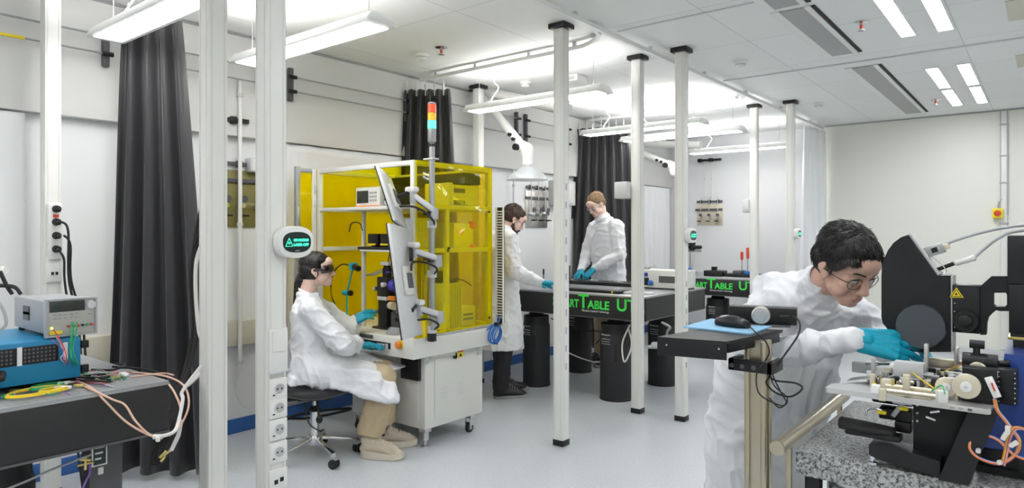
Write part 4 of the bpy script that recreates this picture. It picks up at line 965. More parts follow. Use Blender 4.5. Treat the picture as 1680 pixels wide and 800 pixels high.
def caster(x, y, par, foot=False):
    f = MB().mm((x-.03, y-.03, .10), (x+.03, y+.03, .122), b=.003).mm((x-.022, y-.03, .05), (x-.017, y+.012, .105)).mm((x+.017, y-.03, .05), (x+.022, y+.012, .105)).build('caster', 'steel', par)
    if foot: MB().lathe([(.028, 0), (.028, .010), (.012, .016), (.010, .10)], (x, y, 0)).lathe([(.02, .045), (.02, .06)], (x, y, 0)).build('levelling_foot', 'steel', f)
    else: MB().lathe([(.030, -.013), (.034, -.008), (.034, .008), (.030, .013)], (x, y-.012, .034), (1, 0, 0)).build('wheel', 'black_rubber', f); MB().lathe([(.015, -.016), (.015, .016)], (x, y-.012, .034), (1, 0, 0)).build('hub', 'grey_metal', f)
caster(cx1-.035, cy0+.035, t, True); caster(cx1-.03, cy1-.10, t); caster(cx0+.05, cy0+.04, t); caster(cx0+.05, cy1-.06, t)
# table rim
rx0, rx1, ry0, ry1, rz0, rz1 = -4.16, -3.075, 2.86, 3.68, .61, .735
MB().mm((rx0, ry0, rz0), (rx1, ry1, rz1), b=.008).build('table_rim', 'offwhite_metal', t)
fr = ry0
MB().mm((-3.60, fr-.002, .705), (-3.46, fr, .730), b=.001).build('label_plate', 'dark_grey', t)
p = atY(591, 565, fr); q = atY(641, 571, fr)
MB().mm((p.x, fr-.003, .655), (q.x, fr, .695), b=.001).build('drawer_recess', 'black_plastic', t)
MB().mm((q.x-.10, fr-.035, .655), (q.x-.01, fr-.003, .69), b=.004).mm((q.x-.22, fr-.05, .640), (q.x-.07, fr-.003, .650), b=.003).build('drawer_handle', 'chrome', t)
p = atY(657, 565, fr); e = MB().lathe([(.016, 0), (.016, .012), (.024, .016), (.024, .028), (.018, .034)], (p.x, fr, p.z), (0, -1, 0)); e.build('emergency_button', 'orange', t)
MB().lathe([(.028, 0), (.028, .004)], (p.x, fr, p.z), (0, -1, 0)).build('button_collar', 'label_yellow', t)
# enclosure frame
s = .032
def fbar(a, b_, mt='offwhite_metal'): MB().mm(a, b_, b=.003).build('frame_bar', mt, t)
for x in (ex0, ex1-s):
    for y in (ey0, ey1-s): fbar((x, y, ez0), (x+s, y+s, ez1))
for y in (ey0, ey1-s):
    fbar((ex0+s, y, ez1-s), (ex1-s, y+s, ez1)); fbar((ex0+s, y, 1.555), (ex1-s, y+.024, 1.578))
for x in (ex0, ex1-s):
    fbar((x, ey0+s, ez1-s), (x+s, ey1-s, ez1)); fbar((x, ey0+s, 1.555), (x+s, ey1-s, 1.585)); fbar((x, ey0+s, 1.27), (x+s, ey1-s, 1.30))
fbar((ex1-s, 3.185, ez0), (ex1, 3.215, 1.56)); fbar((ex0+.30, 3.05, ez0), (ex0+.325, 3.075, 1.555)); fbar((ex0+.62, 3.35, ez0), (ex0+.64, 3.37, 1.1))
fbar((ex0+s, ey1-s, ez0), (ex1-s, ey1, ez0+.03)); fbar((ex1-s, ey0+s, ez0), (ex1, ey1-s, ez0+.02))
# acrylic panels (outside of the frame)
def pane(a, b_, lab=None): MB().mm(a, b_, b=.001).build('acrylic_panel', 'acrylic_yellow', t, label=lab)
pane((ex1+.001, ey0+.012, ez0+.003), (ex1+.006, 3.20, ez1), 'yellow tinted side panel'); MB().mm((ex0, ey0+s, ez1+.001), (ex1, ey1, ez1+.005)).build('acrylic_panel', 'acrylic_yellow', t); pane((ex1+.001, 3.204, 1.592), (ex1+.006, ey1+.004, ez1)); pane((ex1+.001, 3.204, ez0+.003), (ex1+.006, ey1+.004, 1.588))
MB().mm((ex0, ey1+.001, ez0+.003), (ex1+.002, ey1+.006, ez1)).build('acrylic_panel', 'acrylic_amber', t); MB().mm((ex0-.006, ey0, ez0+.003), (ex0-.001, ey1, ez1)).build('acrylic_panel', 'acrylic_amber', t)
for (y, z) in ((3.20, 1.30), (ey0+.03, .80), (ey1-.03, .80), (ey1-.03, 1.55), (ey0+.03, 1.55)): MB().cyl((ex1+.006, y, z), (ex1+.012, y, z), .008).build('panel_knob', 'black_plastic', t)
# folded open door leaf on the left
dx, dy = ex0-.012, ey0-.004; q = atD(484, 400, 4.72); ang = V((q.x-dx, q.y-dy, 0)); L_ = ang.length; ang.normalize(); nr = V((-ang.y, ang.x, 0))
def leafbar(a, b_, z0, z1, w_=.022, mt='offwhite_metal', name='door_frame'):
    MB().bar(V((dx, dy, (z0+z1)/2))+ang*a, V((dx, dy, (z0+z1)/2))+ang*b_, w_, z1-z0, b=.002).build(name, mt, t)
leafbar(0, .03, ez0, ez1); leafbar(L_-.035, L_, ez0-.02, ez1+.01, .03, 'grey_metal'); leafbar(.03, L_-.035, ez0, ez0+.03); leafbar(.03, L_-.035, ez1-.03, ez1, mt='grey_metal')
MB().bar(V((dx, dy, (ez0+ez1)/2))+ang*.03, V((dx, dy, (ez0+ez1)/2))+ang*(L_-.035), .006, ez1-ez0-.06).build('door_panel', 'acrylic_amber', t)
for z in (1.72, 1.62, 1.15, .85): MB().bar(V((dx-.004, dy-.012, z)), V((dx+.024, dy-.012, z)), .012, .055, b=.003).build('hinge', 'light_grey', t)
MB().bar(V((dx, dy, 1.55))+ang*(L_-.02)-nr*.0, V((dx, dy, 1.55))+ang*(L_-.015), .045, .07, b=.003).build('door_handle', 'plastic_white', t)
# shelves
MB().mm((ex0+.30, ey0+.02, 1.553), (ex1-s, ey1-.05, 1.568), b=.002).build('shelf', 'offwhite_metal', t)
MB().mm((ex0+.36, ey0+.10, 1.272), (ex1-.30, ey1-.2, 1.284), b=.002).build('shelf', 'light_grey', t)
MB().mm((ex1-.28, ey0+.30, 1.272), (ex1-s, ey1-s, 1.284), b=.002).build('shelf', 'light_grey', t)
MB().mm((ex0+.12, ey1-.22, ez1-.12), (ex1-.05, ey1-.06, ez1-.04), b=.004).build('top_tray', 'black_plastic', t)
# back plate ladder behind machine (black/white grating)
g = thing('cable_ladder', 'slotted metal strip at the rear corner of the yellow cabinet', 'ladder', (ex1+.02, ey1+.06, .75), 0, world=True)
m = MB()
for i in range(40): m.mm((ex1-.005, ey1+.065, .79+i*.0195), (ex1+.052, ey1+.07, .799+i*.0195))
m.mm((ex1-.012, ey1+.06, .75), (ex1-.005, ey1+.075, 1.585)).mm((ex1+.052, ey1+.06, .75), (ex1+.058, ey1+.075, 1.585)); m.build('slot_strip', 'plastic_white', g)
MB().mm((ex1-.012, ey1+.076, .75), (ex1+.058, ey1+.08, 1.585)).build('backing', 'black_plastic', g)
MB().mm((ex1-.012, ey1+.02, .737), (ex1+.03, ey1+.08, .75)).build('foot_bracket', 'black_plastic', g)
# ---- contents
IG = 'equipment inside the yellow cabinet'
zs = 1.569
def inst(x0, y0, x1, y1, z0, z1, mt, label, name='instrument', cat='instrument'):
    f = thing(name, label, cat, (x0, y0, z0), 0, None, world=True); MB().mm((x0, y0, z0+.008), (x1, y1, z1), b=.008).build('case', mt, f)
    MB().mm((x0+.02, y0+.02, z0), (x0+.05, y1-.02, z0+.009)).mm((x1-.05, y0+.02, z0), (x1-.02, y1-.02, z0+.009)).build('feet', 'black_rubber', f); return f
# bench meter on upper shelf, front facing -Y/-X side (towards the woman)
f = inst(-3.82, 3.0, -3.56, 3.30, zs, zs+.15, 'plastic_white', 'white bench meter with dark screen on the upper cabinet shelf', 'bench_meter')
MB().mm((-3.80, 2.994, zs+.04), (-3.68, 3.0, zs+.125), b=.002).build('screen', 'lcd', f)
for i in range(3):
    for j in range(3): MB().mm((-3.665+i*.028, 2.995, zs+.05+j*.026), (-3.647+i*.028, 3.0, zs+.064+j*.026), b=.001).build('button', 'grey_plastic', f)
MB().mm((-3.815, 2.992, zs+.012), (-3.565, 3.0, zs+.022)).build('trim', 'orange', f)
f = inst(-3.52, 3.0, -3.40, 3.2, zs, zs+.15, 'black_plastic', 'black module beside the white bench meter', 'power_module')
for j in range(3): MB().mm((-3.505, 2.993, zs+.02+j*.042), (-3.45, 3.0, zs+.05+j*.042), b=.002).build('socket', 'light_grey', f)
f = inst(-3.36, 3.24, -3.14, 3.54, zs, zs+.16, 'offwhite_metal', 'bench supply on the upper right shelf behind yellow acrylic', 'bench_supply')
for z in (.025, .105): MB().mm((-3.14, 3.29, zs+z), (-3.138, 3.40, zs+z+.03)).build('vent', 'dark_grey', f)
MB().mm((-3.366, 3.235, zs+.0), (-3.13, 3.275, zs+.17), b=.006).build('front_panel', 'light_grey', f); MB().torus((-3.2, 3.56, zs+.09), (1, 0, 0), .04, .005).build('rear_handle', 'black_rubber', f)
f = inst(-3.36, 3.30, -3.15, 3.50, 1.285, 1.47, 'label_white', 'cream box with orange corner guards on the middle right shelf', 'sensor_box')
for y in (3.49,):
    for z in (1.30, 1.455): MB().ell((-3.16, y, z), (.03, .035, .028)).build('corner_guard', 'orange', f)
MB().mm((-3.15, 3.33, 1.38), (-3.148, 3.40, 1.43)).build('label', 'label_yellow', f)
f = inst(-3.30, 3.22, -3.15, 3.38, ez0, 1.06, 'brushed', 'finned metal block standing in the lower right of the yellow cabinet', 'heat_sink')
for i in range(9): MB().mm((-3.15, 3.228+i*.0165, ez0+.01), (-3.138, 3.236+i*.0165, 1.055)).build('fin', 'light_grey', f)
MB().mm((-3.29, 3.24, 1.06), (-3.22, 3.30, 1.14), b=.003).mm((-3.20, 3.26, 1.06), (-3.17, 3.35, 1.085), b=.003).build('top_block', 'black_plastic', f)
MB().tube([(-3.18, 3.33, 1.09), (-3.17, 3.42, 1.07), (-3.17, 3.50, 1.03)], .004, smooth=5).build('cable', 'black_rubber', f)
f = inst(-3.42, 3.40, -3.20, 3.58, ez0, .88, 'light_grey', 'low pale box at the rear right of the yellow cabinet floor', 'driver_box')
for z in (.79, .82): MB().mm((-3.20, 3.45, z), (-3.198, 3.55, z+.012)).build('slot', 'dark_grey', f)
f = inst(-3.42, 3.0, -3.22, 3.14, 1.29, 1.50, 'light_grey', 'patch panel behind the right hand acrylic with orange trim', 'patch_panel')
for i in range(4):
    for j in range(5): MB().mm((-3.22, 3.01+i*.03, 1.31+j*.035), (-3.216, 3.03+i*.03, 1.33+j*.035), b=.002).build('port', 'offwhite_metal', f)
MB().mm((-3.222, 2.995, 1.29), (-3.214, 3.003, 1.50)).mm((-3.222, 3.137, 1.29), (-3.214, 3.145, 1.50)).build('trim', 'orange', f)
for k in range(3):
    x = -3.74+k*.135; f = inst(x, 3.04, x+.11, 3.16, 1.3055, 1.395, 'black_plastic', ['left', 'middle', 'right'][k]+' black module on the lower cabinet shelf above the microscope', 'module_box')
    MB().mm((x+.01, 3.033, 1.315), (x+.09, 3.04, 1.327)).build('label', 'label_yellow', f)
f = thing('module_rack', 'black tray carrying three black modules', 'tray', (-3.8, 3.0, 1.285), 0, world=True); MB().mm((-3.80, 3.0, 1.2845), (-3.32, 3.2, 1.305), b=.003).build('tray', 'black_plastic', f)
# microscope stack
mx, my = -3.60, 3.10
f = thing('microscope_stack', 'black optical stack in front of the woman gloved hands', 'optics', (mx, my, ez0), 0, world=True)
MB().mm((mx-.09, my-.06, ez0), (mx+.12, my+.10, ez0+.015), b=.003).build('base', 'black_metal', f)
MB().mm((mx-.045, my-.045, ez0+.015), (mx+.045, my+.045, ez0+.20), b=.006).build('lower_block', 'black_plastic', f)
MB().mm((mx-.05, my-.05, ez0+.20), (mx+.05, my+.05, ez0+.225), b=.003).build('stage_plate', 'light_grey', f)
MB().mm((mx-.05, my-.05, ez0+.225), (mx+.055, my+.04, ez0+.36), b=.006).build('upper_block', 'black_plastic', f)
MB().cyl((mx, my, ez0+.36), (mx, my, ez0+.42), .033).cyl((mx, my, ez0+.42), (mx, my, ez0+.44), .026).build('objective_turret', 'black_metal', f)
MB().mm((mx-.04, my-.03, ez0+.44), (mx+.04, my+.03, ez0+.465), b=.005).build('camera_head', 'plastic_white', f)
for k, (dx_, dz) in enumerate(((-.06, .12), (-.06, .28), (.05, .31))): MB().lathe([(.014, 0), (.016, .01), (.016, .03), (.010, .034)], (mx+dx_*.8, my-.05, ez0+dz), (0, -1, 0)).build('adjust_knob', ['grey_metal', 'chrome', 'light_grey'][k], f)
MB().cyl((mx-.05, my, ez0+.40), (mx-.14, my-.02, ez0+.37), .014).cyl((mx-.14, my-.02, ez0+.37), (mx-.2, my-.02, ez0+.365), .009).build('side_tube', 'champagne', f)
MB().cyl((mx+.05, my, ez0+.30), (mx+.17, my+.02, ez0+.31), .045).lathe([(.05, 0), (.05, .02)], (mx+.16, my+.02, ez0+.31), (1, .1, 0)).build('side_lens', 'purple_part', f, label='violet lens barrel')
MB().mm((mx+.06, my-.02, ez0+.02), (mx+.20, my+.06, ez0+.12), b=.004).mm((mx+.10, my-.04, ez0+.12), (mx+.18, my+.06, ez0+.20), b=.004).build('motor_stage', 'dark_grey', f)
MB().cyl((mx+.09, my-.05, ez0+.17), (mx+.14, my-.06, ez0+.17), .026).build('motor', 'beige_part', f); MB().mm((mx+.08, my-.065, ez0+.205), (mx+.14, my-.04, ez0+.235), b=.003).build('clip', 'orange', f)
for k in range(6):
    MB().tube([(mx-.02+k*.02, my+.02, ez0+.45-.03*k), (mx+.02+.02*k, my+.04, ez0+.58), (mx+.06+.015*k, my+.08, 1.1+.06*k), (mx+.10, my+.16, 1.27)], .003+.001*(k % 2), smooth=6).build('lead', ['black_rubber', 'brass', 'black_rubber', 'purple_part', 'black_rubber', 'champagne'][k], f)
rq = random.Random(33)
for k in range(26):
    x, y, z = mx+rq.uniform(.05, .26), my+rq.uniform(-.05, .12), ez0+rq.uniform(.02, .46)*(1-.3*(k % 2)); w_ = rq.uniform(.010, .028); mt_ = rq.choice(['black_plastic', 'dark_grey', 'chrome', 'black_metal', 'brass', 'champagne', 'purple_part'])
    if k % 3: MB().box((x, y, z), (w_*1.6, w_, w_*rq.uniform(.6, 2)), Matrix.Rotation(rq.uniform(-.4, .4), 3, 'Z'), b=.002).build('mount_piece', mt_, f)
    else: MB().cyl((x, y, z), (x+w_*1.5, y-w_, z), w_*.5).build('adjust_screw', mt_, f)
for x in (.10, .19): MB().cyl((mx+x, my+.05, ez0), (mx+x, my+.05, ez0+.46), .009).build('post_rod', 'grey_metal', f)
MB().cyl((mx+.10, my+.05, ez0+.40), (mx-.02, my+.03, ez0+.41), .009).build('cross_rod', 'champagne', f)
f = thing('wire_shelf', 'white slotted plate at the back of the yellow cabinet', 'plate', (-3.55, 3.45, 1.06), 0, world=True)
m = MB()
for i in range(6): m.mm((-3.62+i*.035, 3.45, 1.05), (-3.602+i*.035, 3.455, 1.18))
m.mm((-3.63, 3.45, 1.17), (-3.41, 3.456, 1.20)).mm((-3.63, 3.45, ez0), (-3.62, 3.456, 1.17)).mm((-3.42, 3.45, ez0), (-3.41, 3.456, 1.17)); m.build('slotted_plate', 'plastic_white', f)
# cyan inspection arm
f = thing('camera_arm', 'cyan jointed arm with small camera in front of the woman face', 'arm', (-3.80, 3.02, ez0), 0, world=True)
a0 = atY(569, 505, 3.02); a1 = atY(569, 480, 3.02); a2 = atY(579, 440, 3.0); a3 = atY(580, 437, 3.0)
MB().lathe([(.03, 0), (.03, .015)], (a0.x, 3.02, ez0)).cyl((a0.x, 3.02, ez0), a1, .006).build('lower_rod', 'cyan_part', f)
MB().cyl(a1-V((.035, 0, 0)), a1+V((.03, 0, 0)), .018).build('middle_joint', 'cyan_part', f); MB().cyl(a1+V((.03, 0, 0)), a1+V((.05, 0, 0)), .020).build('joint_knob', 'black_plastic', f)
MB().cyl(a1, a2, .006).build('upper_rod', 'cyan_part', f); MB().box(a3, (.055, .05, .055), b=.012).build('camera', 'cyan_part', f)
MB().cyl(a3+V((.02, -.01, 0)), a3+V((.075, -.015, -.012)), .021).cyl(a3+V((.075, -.015, -.012)), a3+V((.085, -.016, -.014)), .015).build('lens', 'black_plastic', f)
MB().tube([a3+V((-.03, 0, .005)), atY(560, 434, 3.0), atY(546, 450, 3.0), atY(543, 480, 3.02), atY(550, 500, 3.03), atY(558, 514, 3.03), (a0.x, 3.05, ez0+.02)], .005, smooth=6).build('cable', 'black_rubber', f)
MB().tube([atY(573, 380, 3.05), atY(577, 366, 3.05), atY(590, 366, 3.05), atY(595, 378, 3.05)], .004, smooth=6).build('cable', 'black_rubber', f)
# cable coil on the rim
c = atZ(650, 545, ez0+.008); f = thing('cable_coil', 'grey cable coil on the machine table in front of the stack', 'cable', tuple(c), 0)
for k in range(5): MB().torus((.0+.004*k, 0, .001+.007*k), (0, .05*k, 1), .065-.004*k, .0042, n=36).build('loop', 'grey_wire', f)
# blue hose coil hung on right
f = thing('blue_hose_coil', 'blue hose coil hanging at the rear corner of the machine table', 'hose', (rx1+.012, 3.62, .69), 0)
for k in range(4): MB().torus((.003+.008*k, .004*k, -.012*(k % 2)), (1, .06*k, 0), .062-.004*k, .0052, n=40, sx=1.15, sy=.85).build('loop', 'cable_blue', f)
MB().tube([(.01, -.02, .06), (.01, -.07, .045), (.01, -.09, .035)], .0052).tube([(.01, .02, .06), (.01, .05, .09), (-.02, .07, .11)], .0052).build('hose_end', 'cable_blue', f)
MB().box((.012, .012, .062), (.03, .022, .03), b=.004).box((.018, .0, -.066), (.03, .014, .02), b=.004).build('strap', 'black_rubber', f)
# pipe along lower acrylic edge
cable('edge_cable', [(ex1+.018, 3.0, .737+.004), (ex1+.02, 3.2, .742), (ex1+.018, 3.45, .745), (ex1+.02, 3.66, .752)], .006, 'grey_wire', 'grey cable along the foot of the yellow side panel')
# ---- pole with monitor arms and signal tower
px_, py_ = -3.04, 2.985
P = thing('monitor_pole', 'grey pole with jointed monitor arms beside the yellow cabinet', 'pole', (px_, py_, rz1), 0, world=True)
MB().cyl((px_, py_, rz1), (px_, py_, 1.93), .0185).build('pole', 'grey_metal', P)
MB().mm((px_-.022, py_-.022, rz1-.02), (px_+.022, py_+.022, rz1+.05), b=.006).build('foot_clamp', 'black_plastic', P)
MB().mm((px_-.05, py_-.03, 1.862), (px_+.035, py_+.03, 1.872), b=.002).build('top_bracket', 'light_grey', P)
MB().mm((px_-.07, py_-.03, rz1+.001), (px_-.03, py_+.04, rz1+.12), b=.004).build('yellow_bracket', 'label_yellow', P, label='yellow slotted bracket')
for z in (1.52, 1.235): MB().lathe([(.030, -.018), (.030, .018)], (px_, py_, z)).mm((px_-.07, py_-.01, z-.008), (px_+.05, py_+.01, z+.008), b=.002).build('collar', 'black_plastic', P)
st = thing('signal_tower', 'signal light tower, red over amber over lit green, on the grey pole', 'signal light', (px_, py_, 1.93), 0)
MB().lathe([(.018, 0), (.018, .015), (.013, .018), (.013, .035), (.024, .045), (.0265, .05), (.0265, .125)]).build('base', 'grey_metal', st)
MB().lathe([(.0265, .127), (.0265, .178)]).build('green_lamp', 'lamp_green', st, label='lit green lamp'); MB().lathe([(.0265, .180), (.0265, .228)]).build('amber_lamp', 'lamp_amber', st, label='amber lamp')
MB().lathe([(.0265, .230), (.0265, .282)]).build('red_lamp', 'lamp_red', st, label='red lamp'); MB().lathe([(.0265, .283), (.0265, .290), (.015, .298)]).build('cap', 'grey_plastic', st)
for z in (.126, .179, .229): MB().lathe([(.0272, z-.001), (.0272, z+.002)]).build('ring', 'dark_grey', st)
MB().lathe([(.022, .018), (.022, .03)]).build('black_ring', 'black_plastic', st)
def mon_arm(ya_, p1, p2, mon):
    za_ = 1.4-(ya_-382)*4.23/1098; a = V((px_, py_, za_)); b1 = atD(*p1, 4.12); c1 = atD(*p2, 4.10); d1 = mon
    f = MB().lathe([(.030, -.022), (.030, .022)], a).bar(a, b1+V((0, 0, -.02)), .040, .036, b=.01).build('lower_arm', 'light_grey', P)
    MB().lathe([(.024, -.050), (.024, .020)], b1).build('elbow', 'grey_plastic', P)
    MB().bar(b1, c1, .046, .034, b=.012).build('upper_arm', 'light_grey', P)
    MB().bar(b1+V((0, 0, -.020)), c1+V((0, 0, -.020)), .030, .012, b=.004).build('arm_underside', 'dark_grey', P)
    MB().lathe([(.022, -.045), (.022, .030)], c1).build('wrist_joint', 'grey_plastic', P)
    MB().box(c1+V((-.012, -.0, .035)), (.085, .05, .035), b=.012).build('head_cover', 'plastic_white', P)
    MB().bar(c1+V((-.03, 0, .02)), d1, .024, .024, b=.004).build('tilt_link', 'black_plastic', P)
    MB().tube([a+V((.02, .0, .0)), b1+V((.008, -.02, -.06)), (b1+c1)/2+V((0, 0, -.05)), c1+V((.01, -.02, -.07)), d1+V((.0, 0, -.06))], .0065, smooth=6).build('arm_cable', 'black_rubber', P)
def monitor(px1, y1, px2, y2, t1, t2, wdt, wid2, label, r=.0):
    # edge-on monitor: front-lower edge line between two photo points; screen turned to the woman
    A_ = atD(px1, y1, t1); B2 = atD(px2, y2, t2)
    up = (A_-B2); hgt = up.length; up.normalize()
    dep = V(wid2).normalized(); dep = (dep-up*dep.dot(up)).normalized(); nrm = up.cross(dep).normalized()
    f = thing('computer_monitor', label, 'monitor', tuple(B2), 0, None, world=True); R = Matrix((dep, nrm, up)).transposed()
    c = B2+up*hgt/2+dep*wdt/2
    MB().box(c, (wdt, .020, hgt), R, b=.005).build('back_shell', 'light_grey', f)
    sgn = -1 if nrm.dot(V((.78, .62, 0))) > 0 else 1
    MB().box(c+nrm*.012*sgn, (wdt+.004, .007, hgt+.004), R, b=.002).build('bezel', 'black_plastic', f)
    MB().box(c+nrm*.0162*sgn, (wdt-.02, .001, hgt-.02), R).build('screen', 'screen_dark', f)
    MB().box(c-nrm*.018*sgn, (min(wdt, hgt)*.45, .018, min(wdt, hgt)*.45), R, b=.006).build('rear_cover', 'offwhite_metal', f)
    MB().box(c-nrm*.030*sgn, (.09, .010, .09), R, b=.003).build('mount_plate', 'dark_grey', f)
    return c-nrm*.036*sgn
dirv = V((FX[0], FX[1], 0))+V((RX[0], RX[1], 0))*.0
m1 = monitor(618, 271, 647, 361, 3.95, 3.89, .34, dirv, 'upper monitor of two, seen nearly edge on, above the stack')
m2 = monitor(637, 366, 662, 557, 3.82, 3.76, .38, dirv+V((RX[0], RX[1], 0))*.12, 'tall lower monitor seen nearly edge on, in front of the cabinet corner')
mon_arm(368, (713, 346), (678, 320), m1)
mon_arm(449, (719, 424), (680, 411), m2+V((0, 0, .12))); mon_arm(540, (722, 516), (688, 505), m2+V((0, 0, -.18)))
# ================================================================== PEOPLE
def nz(p, s, seed=0.): return noise.noise(V((p.x*s+seed, p.y*s-seed, p.z*s+seed*.7)))
def folds(me, amp, z0=None, seed=0., vert=.5, fine=1.):
    # cloth creases: ridges running mostly along the hang of the cloth plus crumples
    amp = amp*1.35
    def fn(p, n):
        w_ = V((noise.noise(p*4+V((seed, 0, 0))), noise.noise(p*4+V((0, seed, 5))), noise.noise(p*4+V((9, 0, seed)))))*.09; p = p+w_
        rd = lambda q: max(0, 1-2.6*abs(noise.noise(q)))**2
        a = noise.noise(V((p.x*9+seed, p.y*9, p.z*2.2)))
        r1 = rd(V((p.x*7-seed, p.y*7+seed, p.z*5))); r2 = rd(V((p.x*15, p.y*15+seed, p.z*10))); r3 = rd(V((p.x*5+3, p.y*5, p.z*11-seed)))
        k = 1 if abs(n.z) < .93 else .5
        return k*amp*(vert*a*1.2+r1*.75+r2*.40*fine+r3*.45-.5)
    displace(me, fn)
def ringpts(c, ax, rx, ry, X, n=36, wave=0., nw=9, ph=0.):
    ax = V(ax).normalized(); X = (V(X)-ax*V(X).dot(ax)).normalized(); Y = ax.cross(X); out = []
    for i in range(n):
        a = 2*PI*i/n; k = 1+wave*math.sin(nw*a+ph); out.append(V(c)+X*math.cos(a)*rx*k+Y*math.sin(a)*ry*k)
    return out
def frame3(f, up):
    f = V(f).normalized(); up = V(up); l = up.cross(f).normalized(); u = f.cross(l); return Matrix((f, l, u)).transposed()
def head_blobs(m, c, R, s, fem=False, jaw=1., neck=None):
    g = lambda x, y, z: V(c)+(R @ V((x, y, z)))*s
    E = lambda x, y, z, a, b, d, Q=None: m.ell(g(x, y, z), (a*s, b*s, d*s), R if Q is None else R @ Q, 24, 16)
    C = lambda p, q, a, b: m.cap(g(*p), g(*q), a*s, b*s)
    E(-.018, 0, .038, .096, .076, .080); E(.022, 0, .020, .068, .066, .078); E(.020, 0, -.045, .058, .057*jaw, .058)
    E(.064, 0, -.094, .021, .024*jaw, .018); C((.02, .045, -.060), (.055, .016, -.094), .018, .018); C((.02, -.045, -.060), (.055, -.016, -.094), .018, .018)
    for y in (-1, 1):
        E(.052, y*.040, -.026, .028, .024, .022); C((.080, y*.010, .022), (.066, y*.046, .020), .0105, .010)
        E(.093, y*.0135, -.040, .011, .0085, .009); E(.045, y*.045, -.048, .028, .020, .026); E(.062, y*.047, -.002, .014, .012, .014)
        E(.070, y*.032, .001, .0165, .0155, .0125)   # eyeball with closed lid volume
        E(-.004, y*.075, -.012, .016, .007, .028, Matrix.Rotation(-.25, 3, 'Y') @ Matrix.Rotation(y*-.35, 3, 'Z')); E(-.010, y*.0805, -.002, .020, .004, .020, Matrix.Rotation(y*-.45, 3, 'Z')); E(.0, y*.075, -.034, .009, .006, .010)
    C((.082, 0, .012), (.100, 0, -.030), .0095, .0125); E(.103, 0, -.036, .0135, .0135, .0105)
    E(.066, 0, -.068, .027, .033, .026)
    C((.0875, .012, -.0655), (.0875, -.012, -.0655), .0052, .0052); C((.080, .022, -.068), (.088, .008, -.0665), .004, .006); C((.080, -.022, -.068), (.088, -.008, -.0665), .004, .006)
    C((.085, .010, -.0755), (.085, -.010, -.0755), .0056, .0056)
    E(.060, 0, .045, .045, .055, .040)
def glove(name, parent, wrist, R, s=1., curl=(.35, .4, .45, .5), spread=.10, thumb=(.5, -.25), side=1, mt='glove', bend=None, cuff=True, voxel=.0024):
    # R: columns = finger direction, thumb side, back of the hand
    g = lambda x, y, z: V(wrist)+(R @ V((x, y*side, z)))*s
    m = MB()
    for i, y in enumerate((.031, .010, -.011, -.030)):
        m.cap(g(.0, y*.55, 0), g(.088-(.006 if i in (0, 3) else 0), y, .002), .019*s, .0145*s)
    m.cap(g(.02, .0, -.004), g(.07, .0, -.006), .020*s, .018*s); m.cap(g(-.015, 0, 0), g(.01, 0, 0), .025*s, .026*s)
    L = ((.040, .026, .020), (.045, .029, .021), (.041, .027, .020), (.032, .021, .018))
    for i, y in enumerate((.032, .0105, -.0115, -.031)):
        p = g(.088-(.006 if i in (0, 3) else 0), y, .002); a = 0; yaw_ = (1.5-i)*spread*.6; q = (.088-(.006 if i in (0, 3) else 0), y, .002); pts = [V(q)]
        for k in range(3):
            a += curl[i]*(.8, 1.1, .75)[k]; d = V((math.cos(a)*math.cos(yaw_), math.sin(yaw_), -math.sin(a))); pts.append(pts[-1]+d*L[i][k])
        m.chain([g(*v) for v in pts], [.0102*s, .0095*s, .0088*s, .0078*s])
    t0 = V((.018, .026, -.008)); ta, tb = thumb; d1 = V((math.cos(ta), math.sin(ta), tb)).normalized(); t1 = t0+d1*.040; d2 = V((math.cos(ta*.75), math.sin(ta*.75), tb*1.2)).normalized(); t2 = t1+d2*.032; t3 = t2+V((math.cos(ta*.45), math.sin(ta*.45), tb*1.4)).normalized()*.026
    m.chain([g(*v) for v in (t0, t1, t2, t3)], [.0165*s, .0122*s, .0110*s, .0088*s])
    if cuff: m.loft([ringpts(g(x, 0, 0), g(1, 0, 0)-g(0, 0, 0), r*s, r*.82*s, g(0, 1, 0)-g(0, 0, 0), 20) for x, r in ((-.035, .027), (-.025, .027), (-.01, .027), (.01, .026))])
    me = vox(m, voxel, 3); displace(me, lambda p, n: .0009*(1-2*abs(nz(p, 60, 3.))))
    return meshobj(name, me, mt, parent)
